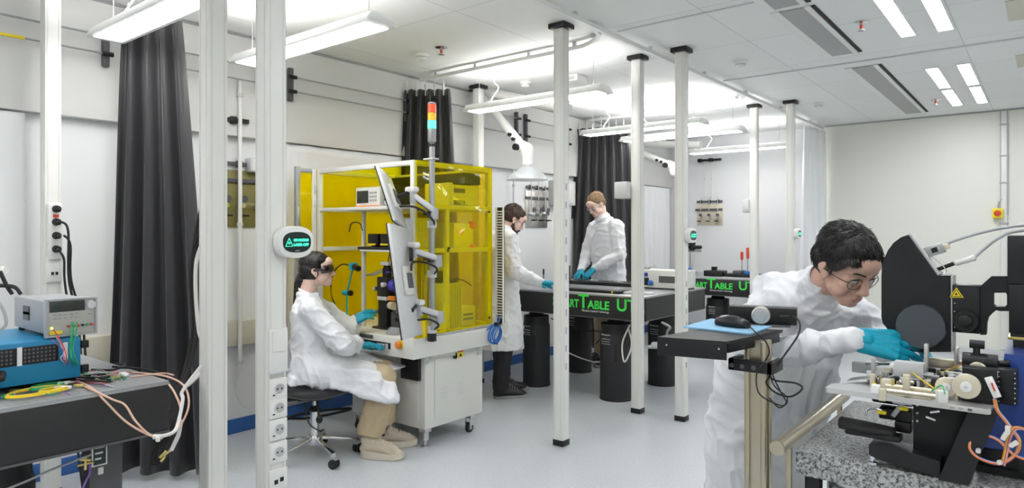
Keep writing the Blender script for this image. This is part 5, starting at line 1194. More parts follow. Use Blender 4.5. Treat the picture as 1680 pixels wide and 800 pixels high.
def hair(parent, c, R, s, caps, mt, n=500, ln=.05, fringe=(), seed=1, down=.3, voxel=.004, r0=.0022, back=.4):
    g = lambda x, y, z: V(c)+(R @ V((x, y, z)))*s
    m = MB()
    for (x, y, z, a, b, d, rot) in caps: m.ell(g(x, y, z), (a*s, b*s, d*s), R @ Matrix.Rotation(rot, 3, 'Y'), 26, 18)
    me = vox(m, voxel, 2); Ri = R.transposed()
    def inface(q):      # carve away what would cover the face (head coordinates)
        return q.x > .045 and q.z < .055
    for v in me.vertices:
        q = (Ri @ (v.co-V(c)))/s
        lim = .060+.006*math.sin(q.y*60)
        if q.x > .02 and q.z < lim:
            k = min(1, (lim-q.z)/.02)*min(1, (q.x-.02)/.03)
            q = q*(1-.16*k); v.co = V(c)+(R @ q)*s
    displace(me, lambda p, nn: .0022*s*noise.noise(V((p.x*55, p.y*55, p.z*28)))*1.5)
    o = meshobj('hair', me, mt, parent)
    rnd = random.Random(seed); st = MB(); vs = me.vertices; nv = len(vs); k = 0; tries = 0
    while k < n and tries < n*12:
        tries += 1; v = vs[rnd.randrange(nv)]; q = (Ri @ (v.co-V(c)))/s; nn = (Ri @ v.normal)
        if (q.x > .03 and q.z < .066) or q.z < -.05: continue
        d = V((-back if q.x < .02 else .55, q.y*3+rnd.uniform(-.25, .25), -down-(.6 if q.z < .07 else 0)+rnd.uniform(-.2, .2)))
        d = (d-nn*d.dot(nn)); 
        if d.length < .01: continue
        d.normalize(); L_ = ln*rnd.uniform(.5, 1.)
        P = [q-nn*.001, q+d*L_*.4+nn*.0012, q+d*L_*.75+nn*.0002, q+d*L_-nn*rnd.uniform(.000, .003)]
        st.tube([g(*p) for p in P], .001, n=5, rr=[r0*s, r0*.9*s, r0*.6*s, .0002]); k += 1
    for (p, q, r) in fringe: st.tube([g(*p), g(*[(p[i]+q[i])/2+(.006 if i == 0 else 0) for i in range(3)]), g(*q)], r, n=6, smooth=3, rr=[r*s*(1-.75*i/6) for i in range(7)])
    if st.v: st.build('hair_strands', mt, o, smooth=180)
    return o
def glasses(parent, c, R, s, rx=.024, rz=.019, wire=.0012, ztop=-.004, x=.094, mt='glass_frame', name='glasses', tilt=.12, lens='clear_glass', ear=-.01):
    g = lambda x_, y, z: V(c)+(R @ V((x_, y, z)))*s
    f = MB()
    for y in (-1, 1):
        P = []
        for i in range(25):
            a = 2*PI*i/24; P.append(g(x-.006+tilt*rz*math.sin(a)-.25*max(0, abs(y*.034+math.cos(a)*rx)-.03), y*.034+math.cos(a)*rx, ztop+math.sin(a)*rz))
        f.tube(P, wire*s, n=6)
        f.tube([g(x-.012, y*(.034+rx), ztop+.006), g(x-.03, y*.072, ztop+.007), g(.03, y*.079, ztop+.006), g(ear, y*.082, ztop+.004), g(ear-.02, y*.080, ztop-.012)], wire*1.2*s, n=6, smooth=4)
    f.tube([g(x-.006, -.012, ztop+.003), g(x, 0, ztop+.007), g(x-.006, .012, ztop+.003)], wire*s, n=6, smooth=3)
    o = f.build(name, mt, parent)
    l = MB()
    for y in (-1, 1):
        P = [g(x-.006+tilt*rz*math.sin(a)-.25*max(0, abs(y*.034+math.cos(a)*rx)-.03), y*.034+math.cos(a)*rx*.97, ztop+math.sin(a)*rz*.97) for a in [2*PI*i/24 for i in range(24)]]
        ce = sum(P, V())/24; l.add(P+[ce], [(i, (i+1) % 24, 24) for i in range(24)])
    l.build('lens', lens, o); return o
def eyes(parent, c, R, s, brow='hair_black', look=-.25, browz=.026, open_=True, browr=.0036):
    g = lambda x, y, z: V(c)+(R @ V((x, y, z)))*s
    if open_:
        for y in (-1, 1):
            e = MB().ell(g(.0765, y*.032, -.002), (.0118*s, .0140*s, .0062*s), R).build('eye', 'eye_white', parent, smooth=180)
            MB().ell(g(.0838, y*.032+.002, -.0035), (.0052*s, .0056*s, .0050*s), R).build('iris', 'eye_dark', e, smooth=180)
            MB().tube([g(.0815, y*.018, -.0005), g(.0895, y*.031, .0055), g(.078, y*.047, .001)], .0017*s, n=6, smooth=4).build('eyelash', 'hair_black', e)
    for y in (-1, 1):
        MB().tube([g(.0945, y*.012, browz-.004), g(.0925, y*.022, browz), g(.0875, y*.036, browz+.003), g(.0765, y*.050, browz-.002)], .001, n=8, smooth=4, rr=[browr*s*k for k in (.7, .85, 1, 1, 1.1, 1.1, 1.1, 1, .95, .85, .7, .5, .3)]).build('eyebrow', brow, parent, smooth=180)
def paint_lips(me, c, R, s):
    Ri = R.transposed()
    for p in me.polygons:
        q = (Ri @ (p.center-V(c)))/s
        if q.x > .078 and abs(q.y) < .022-abs(q.z+.071)*1.1 and -.0800 < q.z < -.0615: p.material_index = 1
def shoe(parent, heel, d, s=1., up='shoe_black', sole='sole_grey', chunky=False, lace='label_grey', name='shoe'):
    d = V(d); d.z = 0; d.normalize(); l = V((-d.y, d.x, 0)); z = V((0, 0, 1)); R = Matrix((d, l, z)).transposed(); h = V(heel)
    g = lambda x, y, zz: h+(R @ V((x, y, zz)))*s
    T = .038 if chunky else .022; ln = .268
    def outline(x): u = x/ln; return .92*(.034+.014*math.sin(PI*min(1, u*1.25))**1 if u < .75 else .045*math.sqrt(max(0, 1-((u-.70)/.32)**2)))*(1.08 if chunky else 1)
    R_ = []
    for i in range(16):
        x = -.012+(ln+.024)*i/15; xx = min(max((x+.012)/(ln+.024), .0), 1)*ln; w_ = max(.006, outline(min(xx, ln*.985))*(min(1, math.sqrt(max(.02, xx/ln*9))))); lift = .012*max(0, (xx/ln-.75)/.25)**2; T2 = T*(1+(.35 if chunky else 0)*max(0, 1-xx/ln*1.6))
        R_.append([g(x, w_*cy*1.04, lift+T2*cz) for cy, cz in ((-1, .05), (-1.03, .5), (-.97, 1), (0, 1.02), (.97, 1), (1.03, .5), (1, .05), (0, 0))])
    f = MB().loft(R_).build(name, sole, parent, smooth=50)
    m = MB(); w = .036
    m.cap(g(.035, 0, T+.030), g(.11, 0, T+.034), .038*s, .038*s); m.cap(g(.11, 0, T+.036), g(.215, 0, T+.016), .038*s, .036*s); m.cap(g(.20, .008, T+.004), g(.235, 0, T+.002), .040*s, .034*s)
    m.cap(g(.035, 0, T+.03), g(.035, 0, T+.080), .038*s, .040*s); m.cap(g(.05, 0, T+.072), g(.135, 0, T+.050), .036*s, .030*s); m.cap(g(.03, 0, T+.07), g(.09, 0, T+.085), .038*s, .026*s); m.cap(g(.02, 0, T+.02), g(.04, 0, T+.05), .036*s, .034*s)
    me = vox(m, .004, 4)
    for v in me.vertices:
        if v.co.z < h.z+T*s*.7: v.co.z = h.z+T*s*.7
    if chunky: displace(me, lambda p, n: .0022*math.sin((p.z*90)+nz(p, 12)*6))
    meshobj('upper', me, up, f)
    lc = MB()
    for i in range(5): x = .098+i*.022; zz = T+.106-i*.0120; lc.tube([g(x, -.028, zz-.016), g(x+.008, 0, zz), g(x, .028, zz-.016)], .0028*s, n=6, smooth=3)
    if chunky: lc.tube([g(.09, 0, T+.08), g(.075, .03, T+.09), g(.095, .045, T+.06)], .0025*s, n=6, smooth=4).tube([g(.09, 0, T+.08), g(.08, -.03, T+.085), g(.10, -.048, T+.055)], .0025*s, n=6, smooth=4)
    lc.build('laces', lace, f); 
    return f
GP = None
def torso_rings(pts, ax=None):   # pts: (centre, half width, half depth, sideways axis)
    R_ = []
    for i, (c, a, b, X) in enumerate(pts):
        p = V(pts[max(i-1, 0)][0]); q = V(pts[min(i+1, len(pts)-1)][0]); R_.append(ringpts(c, q-p, a, b, X, 36))
    return R_

# ------------------------------------------------------------------ 1. woman on the stool
B = V((-3.555, 2.49, 0)); Hd = V((.62, .785, 0)).normalized(); Sd = V((-Hd.y, Hd.x, 0))       # Sd = her left, away from the camera
def W(f, s_, z): return B+Hd*f+Sd*s_+V((0, 0, z))
t = thing('person', 'woman in white lab coat and dark goggles seated on a stool at the yellow cabinet', 'person', tuple(B), 0, world=True); WOM = t
hc = W(.005, .0, 1.168); HR = frame3(Hd*1+Sd*-.10+V((0, 0, .10)), (0, 0, 1)); hs = .94
neckb = W(-.055, 0, 1.02)
m = MB(); head_blobs(m, hc, HR, hs, fem=True, jaw=.92)
m.cap(W(-.035, 0, 1.11), neckb, .048, .050); m.cap(neckb, W(-.05, 0, .92), .046, .06)
m.chain([W(-.05, 0, .92), W(-.02, 0, .75), W(.0, 0, .60)], [.06, .08, .09])
rs, ls = W(-.03, -.155, .945), W(-.03, .155, .945); re, le = W(.165, -.215, .735), W(.20, .20, .76)
rw = atD(586, 566, 4.24); lw = atD(577, 529, 4.42)
for a, b_, c in ((rs, re, rw), (ls, le, lw)): m.chain([a, b_, c, c+(c-b_).normalized()*.01], [.045, .038, .024, .020])
m.cap(rs, ls, .05, .05)
rh, lh = W(.03, -.10, .56), W(.03, .10, .56); rk, lk = W(.405, -.10, .50), W(.42, .10, .51); ra, la = W(.33, -.03, .14), W(.41, .13, .14)
for a, b_, c in ((rh, rk, ra), (lh, lk, la)): m.chain([a, b_, c, c+V((0, 0, -.06))], [.085, .055, .034, .030])
m.cap(ra+V((0, 0, -.05)), ra+V((0, 0, -.08))+Hd*.12, .022, .018); m.cap(la+V((0, 0, -.05)), la+V((0, 0, -.08))+Hd*.12, .022, .018)
me = vox(m, .0042, 2); body = meshobj('body', me, ['skin_light', 'lip_pink'], t); paint_lips(me, hc, HR, hs)
eyes(t, hc, HR, hs, 'hair_black', open_=False, browz=.030, browr=.0018)
g = lambda x, y, z: hc+(HR @ V((x, y, z)))*hs
# goggles: dark wraparound
R_ = []
for i in range(17):
    a = -1.30+2.6*i/16; x = .012+.089*math.cos(a); y = .084*math.sin(a); hh = .025
    nrm_ = V((math.cos(a), math.sin(a), 0))
    R_.append([g(x+nrm_.x*.004, y+nrm_.y*.004, .004+hh), g(x+nrm_.x*.010, y+nrm_.y*.010, .004), g(x+nrm_.x*.004, y+nrm_.y*.004, .004-hh), g(x-nrm_.x*.006, y-nrm_.y*.006, .004-hh), g(x-nrm_.x*.006, y-nrm_.y*.006, .004+hh)])
f = MB().loft(R_).build('laser_goggles', 'goggle', t, smooth=180, label='dark wraparound goggles')
for y in (-1, 1): MB().bar(g(.036, y*.080, .006), g(-.035, y*.084, .004), .005, .016, b=.002).build('temple', 'goggle', f)
# hair: cap, sides, low ponytail
hr = hair(t, hc, HR, hs, [(-.012, 0, .048, .104, .084, .082, .15), (-.040, 0, .010, .083, .083, .085, 0)], 'hair_black', 0, .05, seed=3)
m = MB(); m.chain([g(-.095, 0, -.03), g(-.125, 0, -.075), g(-.135, .0, -.14), g(-.150, -.01, -.22), g(-.165, -.01, -.29)], [.036, .030, .030, .024, .008]); me = vox(m, .004, 3); displace(me, lambda p, n: .002*noise.noise(V((p.x*70, p.y*70, p.z*12)))*2); meshobj('ponytail', me, 'hair_black', hr)
MB().torus(g(-.108, 0, -.055), g(-.135, 0, -.12)-g(-.108, 0, -.055), .030, .006).build('hair_tie', 'black_rubber', hr)
# coat
m = MB()
m.loft(torso_rings([(W(.0, 0, .50), .20, .155, Sd), (W(-.01, 0, .58), .205, .165, Sd), (W(-.03, 0, .68), .165, .135, Sd), (W(-.03, 0, .80), .165, .125, Sd), (W(-.04, 0, .90), .18, .118, Sd), (W(-.05, 0, .965), .155, .090, Sd), (W(-.055, 0, 1.01), .085, .068, Sd)]))
m.cap(rs, ls, .062, .062); m.cap(W(-.05, -.09, .985), W(-.05, .09, .985), .038, .038); m.torus(neckb+V((0, 0, .0)), V((.05, 0, 1)), .055, .018, n=24)
for a, b_, c, sg in ((rs, re, rw, -1), (ls, le, lw, 1)):
    m.chain([a, a.lerp(b_, .5), b_], [.070, .068, .066]); d = (c-b_); m.chain([b_, b_+d*.35, b_+d*.55, b_+d*.8, b_+d*.97], [.066, .062, .055, .052, .041])
    for k in (.25, .5, .72): m.torus(b_+d*k, d, .050, .014, n=20, m=8)
for a, b_ in ((rh, rk), (lh, lk)): m.chain([a, a.lerp(b_, .5), b_+Hd*-.06], [.115, .102, .088])
def sheet(rows, th):          # a draped sheet of capsules
    for r in rows:
        for i in range(len(r)-1): m.cap(r[i], r[i+1], th, th)
    for i in range(len(rows)-1):
        for p, q in zip(rows[i], rows[i+1]): m.cap(p, q, th, th)
W2 = lambda f, s_, z: W(f-.065, s_+.025, z-.01)
rows = []
for k in range(9):                # right front panel falling over the near knee
    u = k/8; rows.append([W2(.14+.30*u, -.205-.015*math.sin(u*3), .60-.05*u), W2(.16+.28*u, -.225-.01*u, .54-.05*u-.02*math.sin(5*u)), W2(.18+.26*u, -.235-.01*u, .50-.085*u)])
sheet(rows, .022)
rows = [[W2(.36+.03*k, -.20+.0*k, .575-.012*k), W2(.37+.03*k, -.13, .600-.018*k), W2(.37+.03*k, -.04, .58-.02*k), W2(.36+.03*k, .06, .60-.02*k), W2(.35+.03*k, .15, .60-.02*k)] for k in range(4)]; sheet(rows, .016)
rows = [[W2(.34+.045*k, -.215, .56-.02*k), W2(.36+.045*k, -.235, .50-.025*k), W2(.36+.035*k, -.235, .44-.01*k)] for k in range(5)]; sheet(rows, .026)
m.loft(torso_rings([(W(-.12, 0, .54), .17, .05, Sd), (W(-.14, 0, .49), .18, .05, Sd)]))
me = vox(m, .0075, 5); folds(me, .011, seed=2., vert=.35); meshobj('lab_coat', me, 'coat', t)
# collar stand and front opening
m = MB(); cl = neckb+V((0, 0, .0)); R_ = []
for i in range(25):
    a = 2*PI*i/24*.86-PI*.86; q = neckb+Hd*(math.cos(a)*.066+.012)+Sd*(math.sin(a)*.064)+V((0, 0, .0-.028*math.cos(a)))
    R_.append([q+V((0, 0, -.02)), q+V((0, 0, .018))+(q-neckb)*.06, q+V((0, 0, .018))+(q-neckb)*-.06, q+V((0, 0, -.02))-(q-neckb)*.12])
m.loft(R_); c2 = m.build('collar', 'coat', t, smooth=180)
MB().tube([neckb+Hd*.075+V((0, 0, -.03)), neckb+Hd*.105+V((0, 0, -.10))], .010, n=8).build('inner_shirt', 'dark_grey', t)
# trousers
def leg(hip, knee, ank, r, hem, hw):
    d = (ank-knee).normalized(); m = MB(); m.chain([hip, knee], [r[0], r[1]])
    R_ = [ringpts(knee.lerp(ank, k), ank-knee, a, a*.9, Hd, 30, wave=w_, nw=5, ph=k*2) for k, a, w_ in ((0, r[1], 0), (.3, r[1]*.98+(hem-r[1])*.3, .02), (.65, r[1]+(hem-r[1])*.65, .04), (1.0*hw, hem, .06))]
    m.loft(R_); return m
m = leg(rh, rk, ra+V((0, 0, .01)), (.088, .078), .088, 1.); m2 = leg(lh, lk, la+V((0, 0, .02)), (.088, .075), .085, 1.); m.add(m2.v, m2.f)
me = vox(m, .007, 4); folds(me, .006, seed=5., vert=1.); meshobj('trousers', me, 'khaki', t, label='wide khaki trousers')
MB().chain([ra+V((0, 0, .03)), ra+V((0, 0, -.05))], [.040, .038]).build('sock', 'sock', t, smooth=180); MB().chain([la+V((0, 0, .03)), la+V((0, 0, -.05))], [.040, .038]).build('sock', 'sock', t, smooth=180)
shoe(t, ra+V((0, 0, -ra.z))-Hd*.05, Hd*.87-Sd*.45, .98, 'shoe_beige', 'shoe_sole', True, 'shoe_sole'); shoe(t, la+V((0, 0, -la.z))-Hd*.05, Hd*1-Sd*.05, .98, 'shoe_beige', 'shoe_sole', True, 'shoe_sole')
# gloved hands
d = (V((RX[0], RX[1], 0))*.95+V((FX[0], FX[1], 0))*.35); 
Rr = frame3(d+V((0, 0, -.02)), (0, 0, 1)); glove('glove', t, rw+V((.0, 0, .0)), Rr, .95, curl=(.25, .22, .25, .3), side=1, thumb=(.35, -.3))
Rl = frame3(d*.8+V((0, 0, .45)), V((-.2, -.1, 1))+V((FX[0], FX[1], 0))*-.9); glove('glove', t, lw, Rl, .98, curl=(.25, .3, .35, .4), side=1, spread=.05, thumb=(.45, -.6))
# stool
t = thing('lab_stool', 'black swivel stool with chrome star base under the seated woman', 'stool', (-3.575, 2.49, 0), math.atan2(Hd.y, Hd.x))
me = vox(MB().loft([ringpts((.01, 0, z), (0, 0, 1), a, b, (1, 0, 0), 36) for z, a, b in ((.395, .15, .16), (.41, .205, .20), (.435, .218, .21), (.452, .205, .20), (.460, .16, .16))]), .008, 3); meshobj('seat', me, 'cloth_black', t)
MB().lathe([(.10, .375), (.14, .398)]).mm((-.10, -.03, .36), (.10, .03, .385), b=.005).build('seat_plate', 'black_plastic', t)
R_ = [ringpts((-.235-.03*abs(z-.70), 0, z), (0, 0, 1), .030, a, (1, 0, 0), 28) for z, a in ((.52, .10), (.55, .17), (.65, .20), (.75, .19), (.82, .15), (.85, .08))]
me = vox(MB().loft(R_), .009, 3); meshobj('backrest', me, 'cloth_black', t)
MB().tube([(-.09, 0, .375), (-.22, 0, .375), (-.275, 0, .43), (-.27, 0, .60)], .016, n=10, smooth=5).build('back_support', 'black_plastic', t)
MB().lathe([(.028, .10), (.028, .30), (.014, .305), (.014, .375)]).build('gas_column', 'chrome', t); MB().lathe([(.03, .29), (.038, .30), (.018, .325)]).build('column_boot', 'black_rubber', t)
MB().lathe([(.042, .085), (.05, .10), (.05, .135), (.032, .14)]).build('hub', 'chrome', t)
for k in range(5):
    a = math.radians(72*k-62); d = V((math.cos(a), math.sin(a), 0))
    MB().bar(d*.035+V((0, 0, .122)), d*.275+V((0, 0, .088)), .030, .018, b=.006).build('base_leg', 'chrome', t)
    f = MB().cyl(d*.268+V((0, 0, .055)), d*.268+V((0, 0, .095)), .010).box(d*.268+V((0, 0, .062)), (.045, .034, .022), Matrix.Rotation(a+.6, 3, 'Z'), b=.006).build('caster', 'grey_metal', t)
    ax = V((-math.sin(a+.6), math.cos(a+.6), 0)); q = d*.268+V((0, 0, .030))
    for s_ in (-1, 1): MB().lathe([(.024, 0), (.029, .004), (.029, .014), (.024, .018)], q+ax*(s_*.006 if s_ > 0 else -.006), ax*s_).lathe([(.012, .014), (.012, .020)], q+ax*.006*s_, ax*s_).build('caster_wheel', 'black_rubber', f)
MB().tube([(.02, -.05, .37), (.03, -.17, .35), (.04, -.20, .30)], .006, smooth=4).ell((.04, -.205, .29), (.02, .014, .024)).build('lever', 'black_plastic', t)
MB().tube([(-.05, -.1, .37), (-.02, -.2, .27), (.05, -.15, .2)], .004, smooth=5).build('spring_cord', 'black_rubber', t)
cable('floor_cable', [W(-.3, .35, .18), W(-.1, .42, .14), W(.12, .45, .16), W(.2, .38, .2), W(.0, .36, .2), W(-.2, .38, .16), W(-.3, .35, .05), W(-.2, .4, .012)], .009, 'black_rubber', 'black hose loop behind the stool')
# keyboard tray over the lap
t = thing('keyboard', 'thin grey keyboard on a tray above the woman knees', 'keyboard', (0, 0, 0), 0, world=True)
a, b_ = atD(572, 583, 4.3), atD(647, 611, 4.18); up_ = (b_-a).normalized(); R = frame3(up_, (0, 0, 1)); c = (a+b_)/2+V((FX[0], FX[1], 0))*.10
MB().box(c, ((b_-a).length, .22, .012), R, b=.004).build('case', 'light_grey', t)

# ------------------------------------------------------------------ standing figures
def standing(label, B, Hd, pel, chest, neck, hc, hf, hs, skin, arms, legs, coat_rings, seed, hairfn, shoes, trous, voxel=.006, jaw=1., hands=(), cvox=.010, lipm='lip', beard=False, gl=None, extra=None, famp=.011, handvox=.003, eye=True, brow='hair_brown', collar=True, sw=.19, sl=1.):
    Hd = V(Hd).normalized(); Sd = V((-Hd.y, Hd.x, 0)); W = lambda f, s_, z: V(B)+Hd*f+Sd*s_+V((0, 0, z))
    t = thing('person', label, 'person', tuple(B), 0, world=True)
    hcw = W(*hc); nk = W(*neck); ch = W(*chest); pl = W(*pel); HR = frame3(Hd*hf[0]+Sd*hf[1]+V((0, 0, hf[2])), V((0, 0, 1))+(Hd*hf[3]+Sd*hf[4] if len(hf) > 3 else V()))
    m = MB(); head_blobs(m, hcw, HR, hs, jaw=jaw)
    m.cap(hcw+(HR @ V((-.035, 0, -.055)))*hs, nk, .056, .060); m.chain([nk, nk.lerp(ch, .4), ch, pl], [.052, .050, .075, .09])
    shl = []
    for (sh, el, wr) in arms:
        a, b_, c = W(*sh), W(*el), W(*wr); shl.append((a, b_, c)); m.cap(ch, a, .05, .045); m.chain([a, b_, c, c+(c-b_).normalized()*.01], [.044, .036, .024, .020])
    for (hp, kn, an) in legs:
        a, b_, c = W(*hp), W(*kn), W(*an); m.chain([a, b_, c], [.09, .060, .042]); m.cap(c+V((0, 0, -.02)), c+Hd*.12+V((0, 0, -.055)), .024, .020)
    me = vox(m, voxel, 2); meshobj('body', me, [skin, lipm], t); paint_lips(me, hcw, HR, hs)
    if eye: eyes(t, hcw, HR, hs, brow)
    hairfn(t, hcw, HR, hs)
    if gl: glasses(t, hcw, HR, hs, **gl)
    m = MB(); m.loft(torso_rings([(W(*c), a, b_, Sd) for c, a, b_ in coat_rings]))
    if len(shl) == 2: m.cap(shl[0][0], shl[1][0], .070, .070)
    for a, b_, c in shl:
        m.chain([a, a.lerp(b_, .5), b_], [.078, .074*sl, .070*sl]); d = c-b_; m.chain([b_, b_+d*.4, b_+d*.7, b_+d*1.0], [.068*sl, .060*sl, .052*sl, .038])
        for k in (.1, .35, .6): m.torus(b_+d*k, d, .050*sl, .014, n=20, m=8)
        for k in (.6, .8): m.torus(a.lerp(b_, k), b_-a, .060*sl, .015, n=20, m=8)
    m.torus(nk+(hcw-nk).normalized()*.0, hcw-nk, .066, .020, n=28, m=10)
    if extra: extra(m, W)
    me = vox(m, cvox, 4); folds(me, famp, seed=seed, vert=.55); meshobj('lab_coat', me, 'coat', t)
    R_ = []
    ax = (hcw+(HR @ V((-.035, 0, -.055)))*hs-nk).normalized(); hx = (Hd-ax*Hd.dot(ax)).normalized(); hy = ax.cross(hx)
    for i in range(25):
        a = 2*PI*i/24; e = hx*(math.cos(a)*.066)+hy*(math.sin(a)*.068); q = nk+e-ax*(.014*math.cos(a)-.012); R_.append([q-ax*.03, q+ax*.032+e*.02, q+ax*.032-e*.06, q-ax*.03-e*.15])
    R_.append(R_[0]); MB().loft(R_[:-2]).build('collar', 'coat', t, smooth=180)
    if trous:
        m = MB()
        for (hp, kn, an) in legs:
            a, b_, c = W(*hp), W(*kn), W(*an); m.chain([a, b_, c.lerp(b_, -.03)], [.10, .078, .070])
        me = vox(m, .010, 3); folds(me, .006, seed=seed+1, vert=1.); meshobj('trousers', me, trous, t)
    if shoes:
        for (hp, kn, an) in legs:
            c = W(*an); shoe(t, V((c.x, c.y, 0))-Hd*.05, Hd, 1.02, shoes, 'sole_grey', False, 'label_grey')
    for i, h_ in enumerate(hands):
        a, b_, c = shl[i]; R = frame3(Hd*h_[0][0]+Sd*h_[0][1]+V((0, 0, h_[0][2])), Hd*h_[1][0]+Sd*h_[1][1]+V((0, 0, h_[1][2])))
        glove('glove', t, c+(R @ V((.02, 0, 0))), R, h_[2], side=h_[3], curl=h_[4], thumb=h_[5] if len(h_) > 5 else (.5, -.3), voxel=handvox)
    return t, W, hcw, HR
# ------------------------------------------------------------------ 2. bearded man
def hair2(t, c, R, s):
    hair(t, c, R, s, [(-.018, 0, .052, .103, .084, .082, .18), (-.045, 0, .015, .074, .080, .075, 0)], 'hair_brown', 500, .040, seed=5, down=.1, voxel=.005, r0=.0017, back=.6)
    g = lambda x, y, z: c+(R @ V((x, y, z)))*s
    m = MB()
    for y in (-1, 1): m.chain([g(.005, y*.066, -.03), g(.012, y*.060, -.06), g(.040, y*.040, -.092), g(.066, y*.014, -.103)], [.011, .018, .021, .021]); m.chain([g(.096, y*.004, -.058), g(.085, y*.024, -.064), g(.072, y*.034, -.085)], [.0055, .006, .010])
    m.cap(g(.066, .012, -.102), g(.066, -.012, -.102), .023, .023)
    me = vox(m, .004, 2); displace(me, lambda p, n: .0025*noise.noise(p*130)); meshobj('beard', me, 'hair_brown', t)
standing('bearded man in long white lab coat working at the left end of the large table', (-3.70, 4.45, 0), (.60, .80, 0),
    (0, 0, .90), (.03, 0, 1.25), (.06, 0, 1.41), (.125, 0, 1.515), (1, -.10, -.55), .98, 'skin_light',
    [((.03, -.19, 1.36), (.06, -.25, 1.08), (.30, -.22, .985)), ((.03, .19, 1.36), (.08, .24, 1.08), (.32, .12, .97))],
    [((0, -.09, .88), (.02, -.10, .48), (-.02, -.11, .10)), ((0, .09, .88), (.02, .10, .48), (.05, .12, .10))],
    [((-.01, 0, .42), .27, .215), ((0, 0, .60), .25, .20), ((0, 0, .80), .215, .175), ((.0, 0, .95), .20, .155), ((.0, 0, 1.12), .195, .15), ((.0, 0, 1.28), .205, .14), ((.01, 0, 1.36), .17, .115), ((.035, 0, 1.42), .09, .075)],
    11., hair2, 'shoe_black', 'trouser_black', gl=dict(rx=.022, rz=.016, wire=.0016), brow='hair_brown',
    hands=[((1, .05, -.1), (0, 0, 1), 1., 1, (.3, .35, .4, .45)), ((1, -.25, -.1), (0, 0, 1), 1., -1, (.3, .35, .4, .45))])
# ------------------------------------------------------------------ 3. tall fair haired man
def hair3(t, c, R, s): hair(t, c, R, s, [(-.020, 0, .050, .100, .081, .080, .15), (-.045, 0, .012, .070, .077, .070, 0)], 'hair_sand', 500, .035, seed=7, down=.1, voxel=.005, r0=.0017, back=.6)
d3 = V((RX[0], RX[1], 0))*-.88+V((FX[0], FX[1], 0))*-.47
standing('tall fair haired man in white lab coat looking down behind the large table', (-3.69, 6.27, 0), d3,
    (0, 0, .98), (.04, 0, 1.36), (.09, 0, 1.56), (.165, 0, 1.70), (1, .10, -.62), 1.02, 'skin_light',
    [((.04, .20, 1.47), (.06, .27, 1.17), (.27, .12, 1.03)), ((.04, -.20, 1.47), (.10, -.25, 1.17), (.30, -.08, 1.01))],
    [((0, -.10, .95), (.02, -.11, .52), (.02, -.12, .10)), ((0, .10, .95), (.02, .11, .52), (.04, .13, .10))],
    [((0, 0, .56), .24, .18), ((0, 0, .72), .235, .18), ((0, 0, .90), .22, .165), ((.0, 0, 1.05), .215, .155), ((.01, 0, 1.22), .215, .15), ((.015, 0, 1.38), .22, .145), ((.03, 0, 1.48), .185, .12), ((.06, 0, 1.55), .095, .08)],
    17., hair3, 'shoe_black', 'khaki', gl=dict(rx=.023, rz=.017, wire=.0016, mt='grey_metal'), brow='hair_sand',
    hands=[((.7, -.4, -.75), (.5, .2, .8), 1.08, -1, (.5, .55, .6, .6)), ((.8, .45, -.6), (.5, -.2, .8), 1.08, 1, (.5, .55, .6, .6))])
# ------------------------------------------------------------------ 4. near man leaning over the bonder
def hair4(t, c, R, s):
    fr = []; rnd = random.Random(12)
    for i in range(150):
        y = -.066+.132*i/149+rnd.uniform(-.001, .001); fr.append(((.058-.30*abs(y)**1.3, y*.82, .088-.2*abs(y)), (.094-3.6*y*y+rnd.uniform(-.002, .002), y*1.02+rnd.uniform(-.006, .006), .058+rnd.uniform(-.006, .004)-.12*abs(y)), .0024))
    for y in (-1, 1):
        for i in range(48): x = -.045+.0027*i; u = max(0, (x-.018)/.06); fr.append(((x*.90, y*(.072-.020*u*u), .045+.03*u), (x+.006, y*(.083-.018*u*u), -.012+.0006*i+rnd.uniform(-.004, .003)+.052*u**1.5), .0024))
    hair(t, c, R, s, [(-.018, 0, .054, .105, .0865, .086, .20), (-.040, 0, .020, .082, .083, .078, 0), (.020, 0, .085, .066, .066, .042, .25)], 'hair_black', 2600, .036, fringe=fr, seed=9, down=.3, voxel=.004, r0=.0013, back=.15)
B4 = V((-.875, 2.70, 0)); H4 = V((.83, -.56, 0)).normalized(); S4 = V((-H4.y, H4.x, 0))
def L4(px, py, d): q = atD(px, py, d)-B4; return (q.dot(H4), q.dot(S4), q.z)
def extra4(m, W):
    f = nk4[0]
    for k in range(5): m.chain([W(f-.06+.01*k, -.10+.05*k, 1.10), W(f-.08, -.12+.06*k, .95), W(.13, -.14+.07*k, .66)], [.05, .04, .03])
    m.cap(W(f-.08, -.02, 1.17), W(*nk4), .10, .075)
hp4 = L4(1388, 437, 2.24); nk4 = (hp4[0]-.135, hp4[1]+.01, hp4[2]-.075)
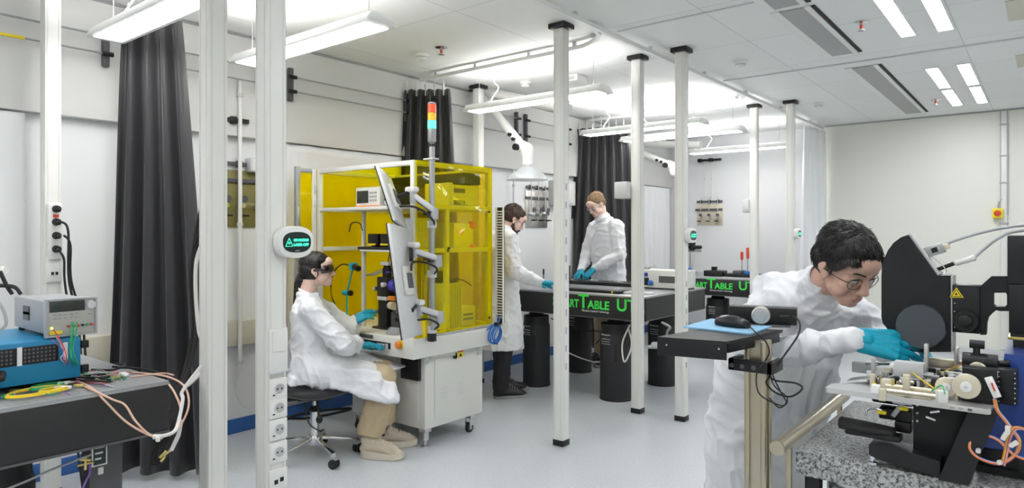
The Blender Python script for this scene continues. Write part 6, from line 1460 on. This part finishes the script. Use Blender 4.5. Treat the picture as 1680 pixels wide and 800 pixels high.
NM, W4, hc4, HR4 = standing('man with black hair and glasses leaning over the bonder, bright blue glove', B4, H4,
    (0, 0, .90), (nk4[0]-.12, 0, 1.10), nk4, hp4, (1, .02, -.56, .10, -.05), 1.03, 'skin',
    [(L4(1268, 478, 2.50), L4(1255, 580, 2.33), L4(1400, 556, 1.96)), ((nk4[0]-.10, .18, 1.16), (nk4[0]+.05, .27, 1.0), L4(1440, 552, 2.36))],
    [((0, -.07, .86), (.0, -.08, .48), (-.03, -.09, .10)), ((0, .08, .86), (.0, .09, .48), (-.06, .10, .10))],
    [((-.01, -.02, .36), .215, .20), ((-.01, -.02, .50), .205, .19), ((-.01, -.02, .68), .20, .18), ((.0, -.01, .84), .19, .17), ((.02, 0, .95), .19, .155), ((nk4[0]-.18, 0, 1.05), .195, .145), ((nk4[0]-.10, 0, 1.13), .20, .13), ((nk4[0]-.05, 0, 1.175), .17, .11), ((nk4[0]-.01, 0, 1.20), .10, .085)],
    23., hair4, 'shoe_black', 'trouser_black', voxel=.0040, jaw=1.06, gl=dict(rx=.0245, rz=.021, wire=.0011, ztop=-.010), brow='hair_black', cvox=.0075, extra=extra4, famp=.015, sl=.84, handvox=.0022,
    hands=[((.42, .85, -.14), (.85, -.30, .60), 1.08, 1, (.22, .26, .30, .36), (.38, -.35)), ((.6, .6, -.15), (0, 0, 1), 1.0, -1, (.4, .45, .5, .5))])
# ================================================================== BONDER ON THE GRANITE TABLE
def PY(px, py, y): p = atY(px, py, y); return (p.x, p.z)
t = thing('bonder_machine', 'black bonding machine head and arm on a blue base, right edge', 'machine', (-.15, 2.3, .78), 0, world=True)
yh = 2.26
poly = [PY(*p, yh) for p in ((1560, 577), (1558, 452), (1537, 452), (1490, 385))]
arc = [PY(*p, yh) for p in ((1478, 389), (1466, 398), (1457, 410), (1450, 425), (1446.5, 440), (1446, 455), (1446, 520), (1448, 530), (1455, 538), (1480, 577))]
MB().prism(poly+arc, 'xz', yh, yh+.10).build('head_housing', 'black_metal', t)
a, b_ = PY(1490, 385, yh), PY(1538, 452, yh)
dx_, dz_ = b_[0]-a[0], b_[1]-a[1]
MB().prism([a, b_, (b_[0]+.004, b_[1]+.003), (a[0]+.004, a[1]+.003)], 'xz', yh+.012, yh+.088).build('slanted_panel', 'light_grey', t)
c = PY(1560, 452, yh); d = PY(1561, 577, yh); MB().mm((c[0]-.001, yh+.008, d[1]), (c[0]+.004, yh+.09, c[1])).build('edge_panel', 'light_grey', t)
m = MB()
for i in range(4): z = PY(1560, 497+i*13, yh)[1]; m.cyl((c[0]+.009, yh-.001, z), (c[0]+.009, yh+.003, z), .0016, n=8)
ctr = atY(1512, 534, yh); t_ = MB().lathe([(.063, 0), (.063, .026), (.061, .030), (.050, .0305)], ctr, (0, -1, 0), n=56).build('round_cover', 'disc_blue', t, label='round dark blue cover')
# rear block with knob
x0, z1 = PY(1562, 467, yh); x1, z0 = PY(1607, 548, yh)
MB().mm((x0, yh+.004, z0), (x1, yh+.07, z1), b=.002).build('focus_block', 'black_metal', t)
k = atY(1585, 525, yh+.004); MB().lathe([(.031, 0), (.031, .014), (.029, .018), (.017, .018), (.016, .030), (.013, .032)], k, (0, -1, 0), n=36).build('focus_knob', 'black_plastic', t)
m.build('screw', 'light_grey', t)
w = [PY(*p, yh+.002) for p in ((1557, 488), (1581, 488), (1569, 471))]
f = MB().prism(w, 'xz', yh+.001, yh+.0035).build('warning_triangle', 'label_yellow', t)
def tri(w, k): cx_, cz_ = sum(p[0] for p in w)/3, sum(p[1] for p in w)/3; return [(cx_+(p[0]-cx_)*k, cz_+(p[1]-cz_)*k) for p in w]
wi, wo = tri(w, .62), tri(w, .78); m = MB()
for i in range(3): j = (i+1) % 3; m.prism([wo[i], wo[j], wi[j], wi[i]], 'xz', yh+.0002, yh+.0012)
m.prism(tri(w, .22), 'xz', yh+.0002, yh+.0012); m.build('hazard_mark', 'black_plastic', f)
# arm with window and arch
ya, yb = yh+.012, yh+.055
A = lambda *p: PY(*p, ya)
m = MB()
m.prism([A(1608, 549), A(1608, 470), A(1627, 453), A(1656, 453), A(1656, 480), A(1632, 480), A(1630, 482), A(1630, 500), A(1634, 509), A(1630, 512), A(1622, 520), A(1619, 530), A(1618, 549)], 'xz', ya, yb)
m.prism([A(1656, 480), A(1650, 480.5), A(1652, 483), A(1652, 500), A(1649, 503), A(1634, 503), A(1630, 500), A(1632, 508), A(1640, 510), A(1656, 510)], 'xz', ya, yb)
m.build('support_arm', 'black_metal', t)
MB().prism([A(1608.5, 470), A(1627, 453), A(1627, 451.8), A(1607.5, 469)], 'xz', ya+.002, yb).build('arm_edge', 'grey_metal', t)
x0, zt = PY(1653, 386, yh+.0); _, zm = PY(1653, 465, yh); _, zb = PY(1655, 545, yh)
MB().mm((x0, yh-.01, zm), (x0+.22, yh+.14, zt), b=.003).build('column_head', 'black_metal', t)
MB().mm((x0+.003, yh-.007, zb), (x0+.217, yh+.137, zm-.001), b=.002).build('column', 'black_metal', t)
zg = PY(1655, 556, yh)[1]
MB().mm((x0+.001, yh-.009, zg), (x0+.219, yh+.139, zg+.008), b=.001).build('gold_band', 'brass', t, label='gold coloured band')
MB().mm((x0+.006, yh-.004, zg+.008), (x0+.214, yh+.134, zb)).mm((x0+.012, yh+.0, 1.02), (x0+.21, yh+.13, zg)).build('lower_column', 'black_plastic', t)
# blue base
bx = PY(1628, 590, 2.14)[0]
yB0, yB1 = 2.12, 2.42
pl = [PY(*p, yB0) for p in ((1640, 580), (1640, 676), (1628, 678), (1596, 760))]
poly = [PY(1648, 580, yB0), (0.22, PY(1648, 580, yB0)[1]), (0.22, .80), PY(1594, 733, yB0), PY(1632, 665, yB0), PY(1638, 640, yB0)]
MB().prism(poly, 'xz', yB0, yB1).build('blue_base', 'machine_blue', t)
MB().mm((poly[3][0]+.01, yB0-.012, .783), (.22, yB0+.25, .80)).mm((poly[3][0]+.012, yB0-.006, .80), (poly[3][0]+.10, yB0-.001, .845), b=.004).build('base_plinth', 'black_metal', t)
p0 = PY(1636, 603, 2.08); p1 = PY(1669, 663, 2.08)
f = MB().mm((p0[0], 2.06, p1[1]), (p1[0], 2.115, p0[1]), b=.002).build('side_plate', 'black_metal', t)
m = MB()
for i in range(7):
    for x in (p0[0]+.004, p1[0]-.004): m.cyl((x, 2.058, p0[1]-.006-i*(p0[1]-p1[1]-.012)/6), (x, 2.0605, p0[1]-.006-i*(p0[1]-p1[1]-.012)/6), .0016, n=8)
m.build('rivet_row', 'light_grey', f)
MB().tube([atY(1596, 690, 2.1), atY(1585, 660, 2.1), atY(1575, 655, 2.1)], .002, smooth=4).build('lead', 'black_rubber', t)
# rear edge connector and cables
q = atY(1527, 412, yh+.05); e2 = atY(1540, 408, yh+.05)
t = thing('cable_plug', 'metal plug on the slanted top of the bonding machine', 'plug', tuple(q), 0, world=True)
dn = V((math.cos(.36), 0, math.sin(.36))); R = frame3(dn, (-.35, 0, 1))
MB().box(q+dn*.010, (.052, .030, .030), R, b=.003).build('shell', 'grey_metal', t); MB().box(q+dn*.012+V((0, -.016, 0)), (.016, .004, .014), R).build('clip', 'black_plastic', t)
MB().box(q-dn*.018, (.010, .05, .036), R, b=.002).box(q+dn*.04, (.02, .018, .016), R, b=.003).build('collar', 'beige_part', t)
MB().tube([atY(1517, 412, yh+.03), atY(1535, 440, yh+.03), atY(1551, 447, yh+.03), atY(1549, 438, yh+.03), atY(1528, 420, yh+.03)], .0013, smooth=6).build('wire_bail', 'chrome', t)
cable('signal_cable', [q+dn*.045, atY(1555, 399, yh+.05), atY(1580, 390, yh+.05), atY(1615, 380, yh+.06), atY(1650, 373, yh+.06), atY(1690, 369, yh+.06), (.16, yh+.08, 1.43)], .0042, 'grey_wire', 'upper grey cable rising to the right from the machine head')
cable('signal_cable', [atY(1534, 443, yh+.04), atY(1550, 437, yh+.04), atY(1570, 431, yh+.04), atY(1595, 424, yh+.045), atY(1615, 408, yh+.05), atY(1640, 390, yh+.05), atY(1680, 378, yh+.06), (.16, yh+.08, 1.42)], .0036, 'grey_wire', 'lower grey cable with white sleeve rising to the right')
t = thing('cable_sleeve', 'white sleeve around the lower grey cable', 'sleeve', tuple(atY(1582, 428, yh+.04)), 0, world=True)
MB().chain([atY(1570, 431, yh+.04), atY(1597, 423, yh+.045)], [.0082, .0082]).lathe([(.0095, -.003), (.0095, .003)], atY(1597, 423, yh+.045), atY(1597, 423, yh+.045)-atY(1570, 431, yh+.04)).build('sleeve', 'plastic_white', t)
MB().cyl(atY(1535, 443, yh+.04), atY(1565, 432, yh+.04), .0055).build('boot', 'black_rubber', t)

# ---- stage assembly
t = thing('bonding_stage', 'steel stage plate crowded with clamps, rails and pulleys', 'stage', (-.3, 2.05, .78), 0, world=True)
zp = .98
A_ = atZ(1347, 640, zp); Bq = atZ(1628, 664, zp-.002); yf = (A_.y+Bq.y)/2-.01
xl, xr = A_.x, Bq.x
MB().prism([(xl+.004, yf), (xr-.008, yf), (xr, yf+.008), (xr, yf+.23), (xl+.14, yf+.23), (xl+.05, yf+.12), (xl, yf+.06), (xl, yf+.004)], 'xy', zp-.0135, zp).build('stage_plate', 'plate_steel', t)
MB().mm((xr-.115, yf-.002, zp-.011), (xr-.008, yf+.001, zp-.002), b=.001).build('label_strip', 'brushed', t)
for i in range(3): MB().mm((xr-.045-.018*i, yf-.0035, zp-.010), (xr-.036-.018*i, yf-.001, zp-.004)).build('label_mark', 'dark_grey' if i == 0 else 'label_grey', t)
MB().box((xl+.09, yf+.13, zp+.018), (.12, .05, .004), Matrix.Rotation(-.25, 3, 'Y'), b=.001).build('folded_flap', 'steel', t)
def SP(px, py, z): return atZ(px, py, z)
rnd = random.Random(21)
# long rails and rods
def rod(px0, py0, px1, py1, z, r, mt, name='rail'): MB().cyl(SP(px0, py0, z), SP(px1, py1, z), r, n=14).build(name, mt, t)
def blk(px, py, z, w_, d_, h_, mt, name='clamp_block', rz=0, b=.002): p = SP(px, py, z); MB().box((p.x, p.y, zp+h_/2+max(0, z-zp-.02)), (w_, d_, h_), Matrix.Rotation(rz, 3, 'Z'), b=b).build(name, mt, t)
MB().mm((SP(1453, 651, zp).x, yf+.015, zp), (SP(1530, 655, zp).x, yf+.045, zp+.014), b=.002).build('slide_base', 'beige_part', t)
rod(1453, 632, 1535, 642, zp+.018, .0065, 'beige_part'); rod(1453, 640, 1535, 650, zp+.018, .0055, 'champagne'); rod(1440, 622, 1500, 628, zp+.022, .005, 'champagne')
rod(1500, 592, 1580, 596, zp+.035, .006, 'champagne'); rod(1500, 604, 1575, 608, zp+.030, .005, 'brushed'); rod(1420, 596, 1470, 597, zp+.03, .004, 'grey_metal')
blk(1448, 650, zp+.01, .016, .018, .030, 'beige_part'); blk(1455, 630, zp+.02, .024, .022, .034, 'beige_part'); blk(1487, 636, zp+.02, .012, .03, .042, 'champagne')
blk(1437, 632, zp+.02, .020, .02, .022, 'label_white'); blk(1440, 615, zp+.02, .055, .012, .03, 'light_grey'); blk(1457, 610, zp+.03, .060, .02, .034, 'brushed', rz=.3)
blk(1490, 600, zp+.05, .085, .05, .024, 'label_white', 'work_holder'); blk(1492, 608, zp+.045, .07, .035, .045, 'light_grey', 'holder_frame'); blk(1512, 612, zp+.03, .018, .014, .038, 'brushed')
blk(1475, 612, zp+.03, .012, .012, .046, 'chrome', 'micrometer'); blk(1433, 612, zp+.03, .010, .010, .060, 'grey_metal', 'upright'); blk(1435, 628, zp+.02, .010, .010, .020, 'yellow_wire', 'yellow_cap')
blk(1520, 602, zp+.05, .010, .02, .085, 'brushed', 'upright'); blk(1545, 600, zp+.03, .07, .05, .040, 'champagne', 'rear_block'); blk(1560, 610, zp+.03, .05, .03, .026, 'black_plastic', 'rear_stage')
blk(1530, 620, zp+.02, .05, .03, .020, 'dark_grey', 'wedge'); blk(1465, 630, zp+.02, .018, .012, .014, 'brass', 'brass_clamp'); blk(1487, 633, zp+.03, .016, .014, .050, 'beige_part', 'pillar')
blk(1560, 640, zp+.02, .035, .03, .045, 'light_grey', 'pulley_bracket'); blk(1545, 650, zp+.015, .022, .02, .030, 'label_white', 'white_tab', rz=.5); blk(1505, 622, zp+.03, .035, .02, .022, 'black_plastic')
blk(1570, 592, zp+.05, .010, .05, .06, 'brushed', 'side_upright'); blk(1420, 600, zp+.02, .07, .03, .03, 'grey_metal', 'rear_clamp'); blk(1555, 585, zp+.06, .10, .02, .012, 'champagne', 'cross_bar')
for k in range(120):
    px, py = rnd.uniform(1428, 1585), rnd.uniform(590, 652); w_ = rnd.uniform(.006, .018)
    p = SP(px, py, zp+.01)
    if p.y < yf+.012 or p.y > yf+.2 or p.x > xr-.05 or (p.y < yf+.03 and k % 2): continue
    hh = rnd.uniform(.008, .038); mt_ = rnd.choice(['chrome', 'light_grey', 'grey_metal', 'black_plastic', 'beige_part', 'brass', 'label_white'])
    if k % 3: MB().box((p.x, p.y, zp+hh/2), (w_, w_*rnd.uniform(.6, 1.6), hh), Matrix.Rotation(rnd.uniform(-.3, .3), 3, 'Z'), b=.0015).build('small_fixture', mt_, t)
    else: MB().lathe([(w_*.5, 0), (w_*.5, hh*.7), (w_*.3, hh*.72), (w_*.3, hh)], (p.x, p.y, zp), n=14).build('thumb_screw', mt_, t)
for k in range(75):
    x, y = rnd.uniform(xl+.11, xr-.07), rnd.uniform(yf+.055, yf+.21); w_ = rnd.uniform(.005, .015); hh = rnd.uniform(.016, .050); mt_ = rnd.choice(['chrome', 'light_grey', 'grey_metal', 'black_plastic', 'beige_part', 'champagne', 'brushed', 'dark_grey'])
    if k % 4 == 0: a_ = rnd.uniform(-.35, .35); MB().cyl((x, y, zp+hh), (x+.05*math.cos(a_), y+.05*math.sin(a_), zp+hh), w_*.28, n=10).build('pin_rod', mt_, t)
    elif k % 4 == 1: MB().lathe([(w_*.45, 0), (w_*.45, hh*.75), (w_*.7, hh*.76), (w_*.7, hh)], (x, y, zp), n=16).build('thumb_screw', mt_, t)
    else: MB().box((x, y, zp+hh/2), (w_, w_*rnd.uniform(.6, 1.8), hh), Matrix.Rotation(rnd.uniform(-.3, .3), 3, 'Z'), b=.0015).build('small_fixture', mt_, t)
def pulley(px, py, y, r, tilt=(0, -1, 0)):
    c = atY(px, py, y); c = V(c); f = MB().lathe([(r, 0), (r, .004), (r*.93, .006), (r*.93, .010), (r, .012), (r, .016), (r*.94, .017)], c, tilt, n=40).build('pulley', 'beige_part', t)
    ax = V(tilt).normalized(); MB().lathe([(r*.42, .016), (r*.42, .020), (r*.3, .021)], c, tilt, n=24).build('hub', 'label_white', f); MB().lathe([(r*.10, .02), (r*.10, .024)], c, tilt).build('axle', 'chrome', f)
pulley(1586, 632, 1.985, .0295); pulley(1604, 607, 2.08, .021); pulley(1551, 634, 2.02, .024, (.2, -1, .15))
p = atY(1605, 595, 2.1); MB().mm((p.x-.035, 2.10, p.z-.06), (p.x+.035, 2.15, p.z+.012), b=.003).build('motor_bracket', 'black_plastic', t)
MB().cyl((p.x-.035, 2.12, p.z+.0), (p.x+.04, 2.12, p.z+.0), .022).cyl((p.x-.005, 2.12, p.z+.02), (p.x-.005, 2.12, p.z+.05), .008).cyl((p.x-.02, 2.12, p.z+.045), (p.x+.012, 2.12, p.z+.045), .011).cyl((p.x+.04, 2.12, p.z), (p.x+.065, 2.12, p.z+.004), .008).build('manipulator', 'black_metal', t)
p = atY(1622, 628, 2.0); MB().mm((p.x-.055, 2.01, zp), (p.x+.015, 2.06, p.z+.03), b=.003).build('gear_housing', 'black_plastic', t)
MB().cyl(atY(1625, 613, 2.05)-V((.02, 0, 0)), atY(1625, 613, 2.05)+V((.015, 0, 0)), .010).build('coupling', 'brushed', t); MB().bar(atY(1621, 618, 1.99), atY(1637, 652, 1.98), .013, .014, b=.002).build('white_connector', 'label_white', t)
MB().bar(atY(1627, 628, 1.978), atY(1632, 641, 1.968), .003, .003).build('red_print', 'red', t)
for pts, mt_, nm in ((((1495, 610), (1520, 628), (1535, 638)), 'yellow_wire', 'wire'), (((1560, 605), (1575, 598), (1590, 602)), 'orange', 'wire'), (((1545, 612), (1565, 603), (1592, 606)), 'yellow_wire', 'wire'), (((1470, 590), (1465, 578), (1480, 576)), 'green_wire', 'wire'), (((1475, 592), (1482, 580), (1495, 586)), 'red', 'wire'), (((1530, 640), (1545, 632), (1550, 645)), 'green_wire', 'wire')):
    MB().tube([atZ(x, y, zp+.045) for x, y in pts], .0018, smooth=5).build(nm, mt_, t)
# under structure
z0 = .782
MB().prism([(PY(1541, 712, 2.0)[0], z0), (PY(1590, 718, 2.0)[0], z0), (PY(1638, 668, 2.0)[0], zp-.014), (PY(1590, 660, 2.0)[0], zp-.014)], 'xz', 1.975, 2.02).build('slanted_leg', 'black_metal', t)
MB().mm((PY(1500, 650, 2.06)[0], 2.04, z0+.02), (PY(1590, 650, 2.06)[0], 2.07, zp-.014), b=.002).build('rear_web', 'black_metal', t)
for i in range(3): p = atY(1505, 664+i*13, 2.04); MB().cyl(p, p+V((0, -.003, 0)), .003, n=10).build('bolt', 'light_grey', t)
for i, (x_, y_) in enumerate(((1540, 660), (1534, 676), (1527, 683))): a = atY(x_-8, y_, 2.0); b2 = atY(x_+8, y_-2+(8 if i == 2 else 0), 2.0); MB().cyl(a, b2, .0035, n=10).build('pin', 'chrome', t)
q0, q1 = PY(1430, 712, 2.02), PY(1545, 712, 2.02)
MB().prism([(q0[0], z0+.028), (q0[0]+.02, z0+.020), (q1[0], z0+.003), (q1[0], z0+.045), (q0[0]+.03, z0+.062), (q0[0], z0+.055)], 'xz', 1.985, 2.06).build('base_beam', 'black_metal', t)
MB().mm((q0[0]+.03, 2.06, z0), (PY(1600, 700, 2.2)[0], 2.3, z0+.03), b=.003).build('rear_foot', 'black_metal', t)
MB().mm((q0[0]+.06, 2.04, z0+.045), (PY(1510, 690, 2.05)[0], 2.07, z0+.052), b=.001).build('steel_ledge', 'steel', t)
# rubber palm rest
c = atY(1418, 700, 2.02); m = MB().loft([ringpts((c.x-.062+.136*u, 2.02, c.z+.002-.004*u), (1, 0, 0), .034*math.sin(PI*min(.93, .12+.72*u+.0))**.5, .017*(1-.25*u), (0, 1, 0), 28) for u in [i/12 for i in range(13)]])
me = vox(m, .004, 2); meshobj('palm_rest', me, 'black_rubber', t, 'rounded black palm rest')
MB().mm((c.x-.045, 1.995, c.z-.022), (c.x+.09, 2.045, c.z-.006), b=.006).build('rest_base', 'black_metal', t)
p = atY(1431, 718, 2.0); MB().cyl((p.x, 2.0, .7835), (p.x, 2.0, .82), .005).lathe([(.014, 0), (.014, .006), (.009, .008)], (p.x, 2.0, .7835)).lathe([(.010, .016), (.010, .022)], (p.x, 2.0, .7835)).build('levelling_foot', 'chrome', t)
MB().mm((PY(1432, 660, 2.1)[0], 2.08, .93), (PY(1500, 668, 2.1)[0], 2.13, .962), b=.006).build('upper_pad', 'black_plastic', t)
MB().mm((PY(1445, 680, 2.08)[0], 2.05, .895), (PY(1498, 685, 2.08)[0], 2.10, .925), b=.004).mm((PY(1470, 690, 2.08)[0], 2.05, .865), (PY(1498, 690, 2.08)[0], 2.09, .895), b=.006).build('under_motor', 'black_plastic', t)
MB().bar(atY(1480, 662, 2.04), atY(1465, 682, 2.04), .016, .012, b=.002).mm((PY(1465, 665, 2.04)[0], 2.03, .945), (PY(1497, 665, 2.04)[0], 2.05, .962), b=.001).build('link_bar', 'grey_metal', t)
for x_, y_ in ((1447, 676), (1483, 670)): p = atY(x_, y_, 2.03); MB().box(p, (.022, .012, .010), b=.003).build('yellow_tab', 'label_yellow', t)
MB().tube([atY(1420, 681, 2.04), atY(1424, 671, 2.04), atY(1438, 670, 2.04), atY(1452, 675, 2.04)], .003, smooth=6).build('hook_rod', 'chrome', t)
# rainbow bundle
cols = ['orange', 'violet_wire', 'white_wire', 'orange', 'yellow_wire', 'cable_blue', 'pink_wire', 'red', 'white_wire']
rnd = random.Random(5)
for k, mt_ in enumerate(cols):
    o = rnd.uniform(-2.2, 2.2); q_ = rnd.uniform(-2, 2); yy = 1.985+.004*(k % 3)
    cable('ribbon_wire', [atY(x+o, y+q_, yy-.01*max(0, min(1, (y-690)/40))) for x, y in ((1632, 655), (1636, 672), (1650, 690), (1661, 705), (1672, 722), (1668, 742), (1652, 756), (1635, 760), (1608, 752), (1593, 738), (1593, 724), (1605, 714), (1622, 715), (1640, 723), (1655, 738), (1668, 748), (1690, 756))], .0016, mt_, mt_.replace('_wire', '').replace('cable_', '')+' strand in the rainbow wire bundle by the blue base', 'rainbow wire bundle on the granite', sm=6)
for k, mt_ in enumerate(('orange', 'yellow_wire', 'violet_wire', 'orange', 'pink_wire')):
    cable('ribbon_wire', [atY(x+k*1.3, y+k, 1.975) for x, y in ((1690, 706), (1672, 700), (1660, 702), (1652, 718), (1648, 738), (1643, 760))], .0016, mt_, 'strand of the smaller wire branch at the right frame edge', 'rainbow wire bundle on the granite', sm=6)
for i, (x, y) in enumerate(((1653, 705), (1648, 715), (1663, 728), (1640, 758), (1605, 739))):
    f = thing('cable_tie', 'white tie or tag on the rainbow wire bundle', 'cable tie', tuple(atY(x, y, 1.965)), 0, 'ties on the rainbow wires')
    MB().box((0, 0, 0), (.010, .012, .020 if i < 3 else .010), Matrix.Rotation(.4*i, 3, 'Y'), b=.002).build('band', 'plastic_white', f)
MB().box((.0, 0, .003), (.006, .014, .005), b=.001).build('lock_head', 'light_grey', f)
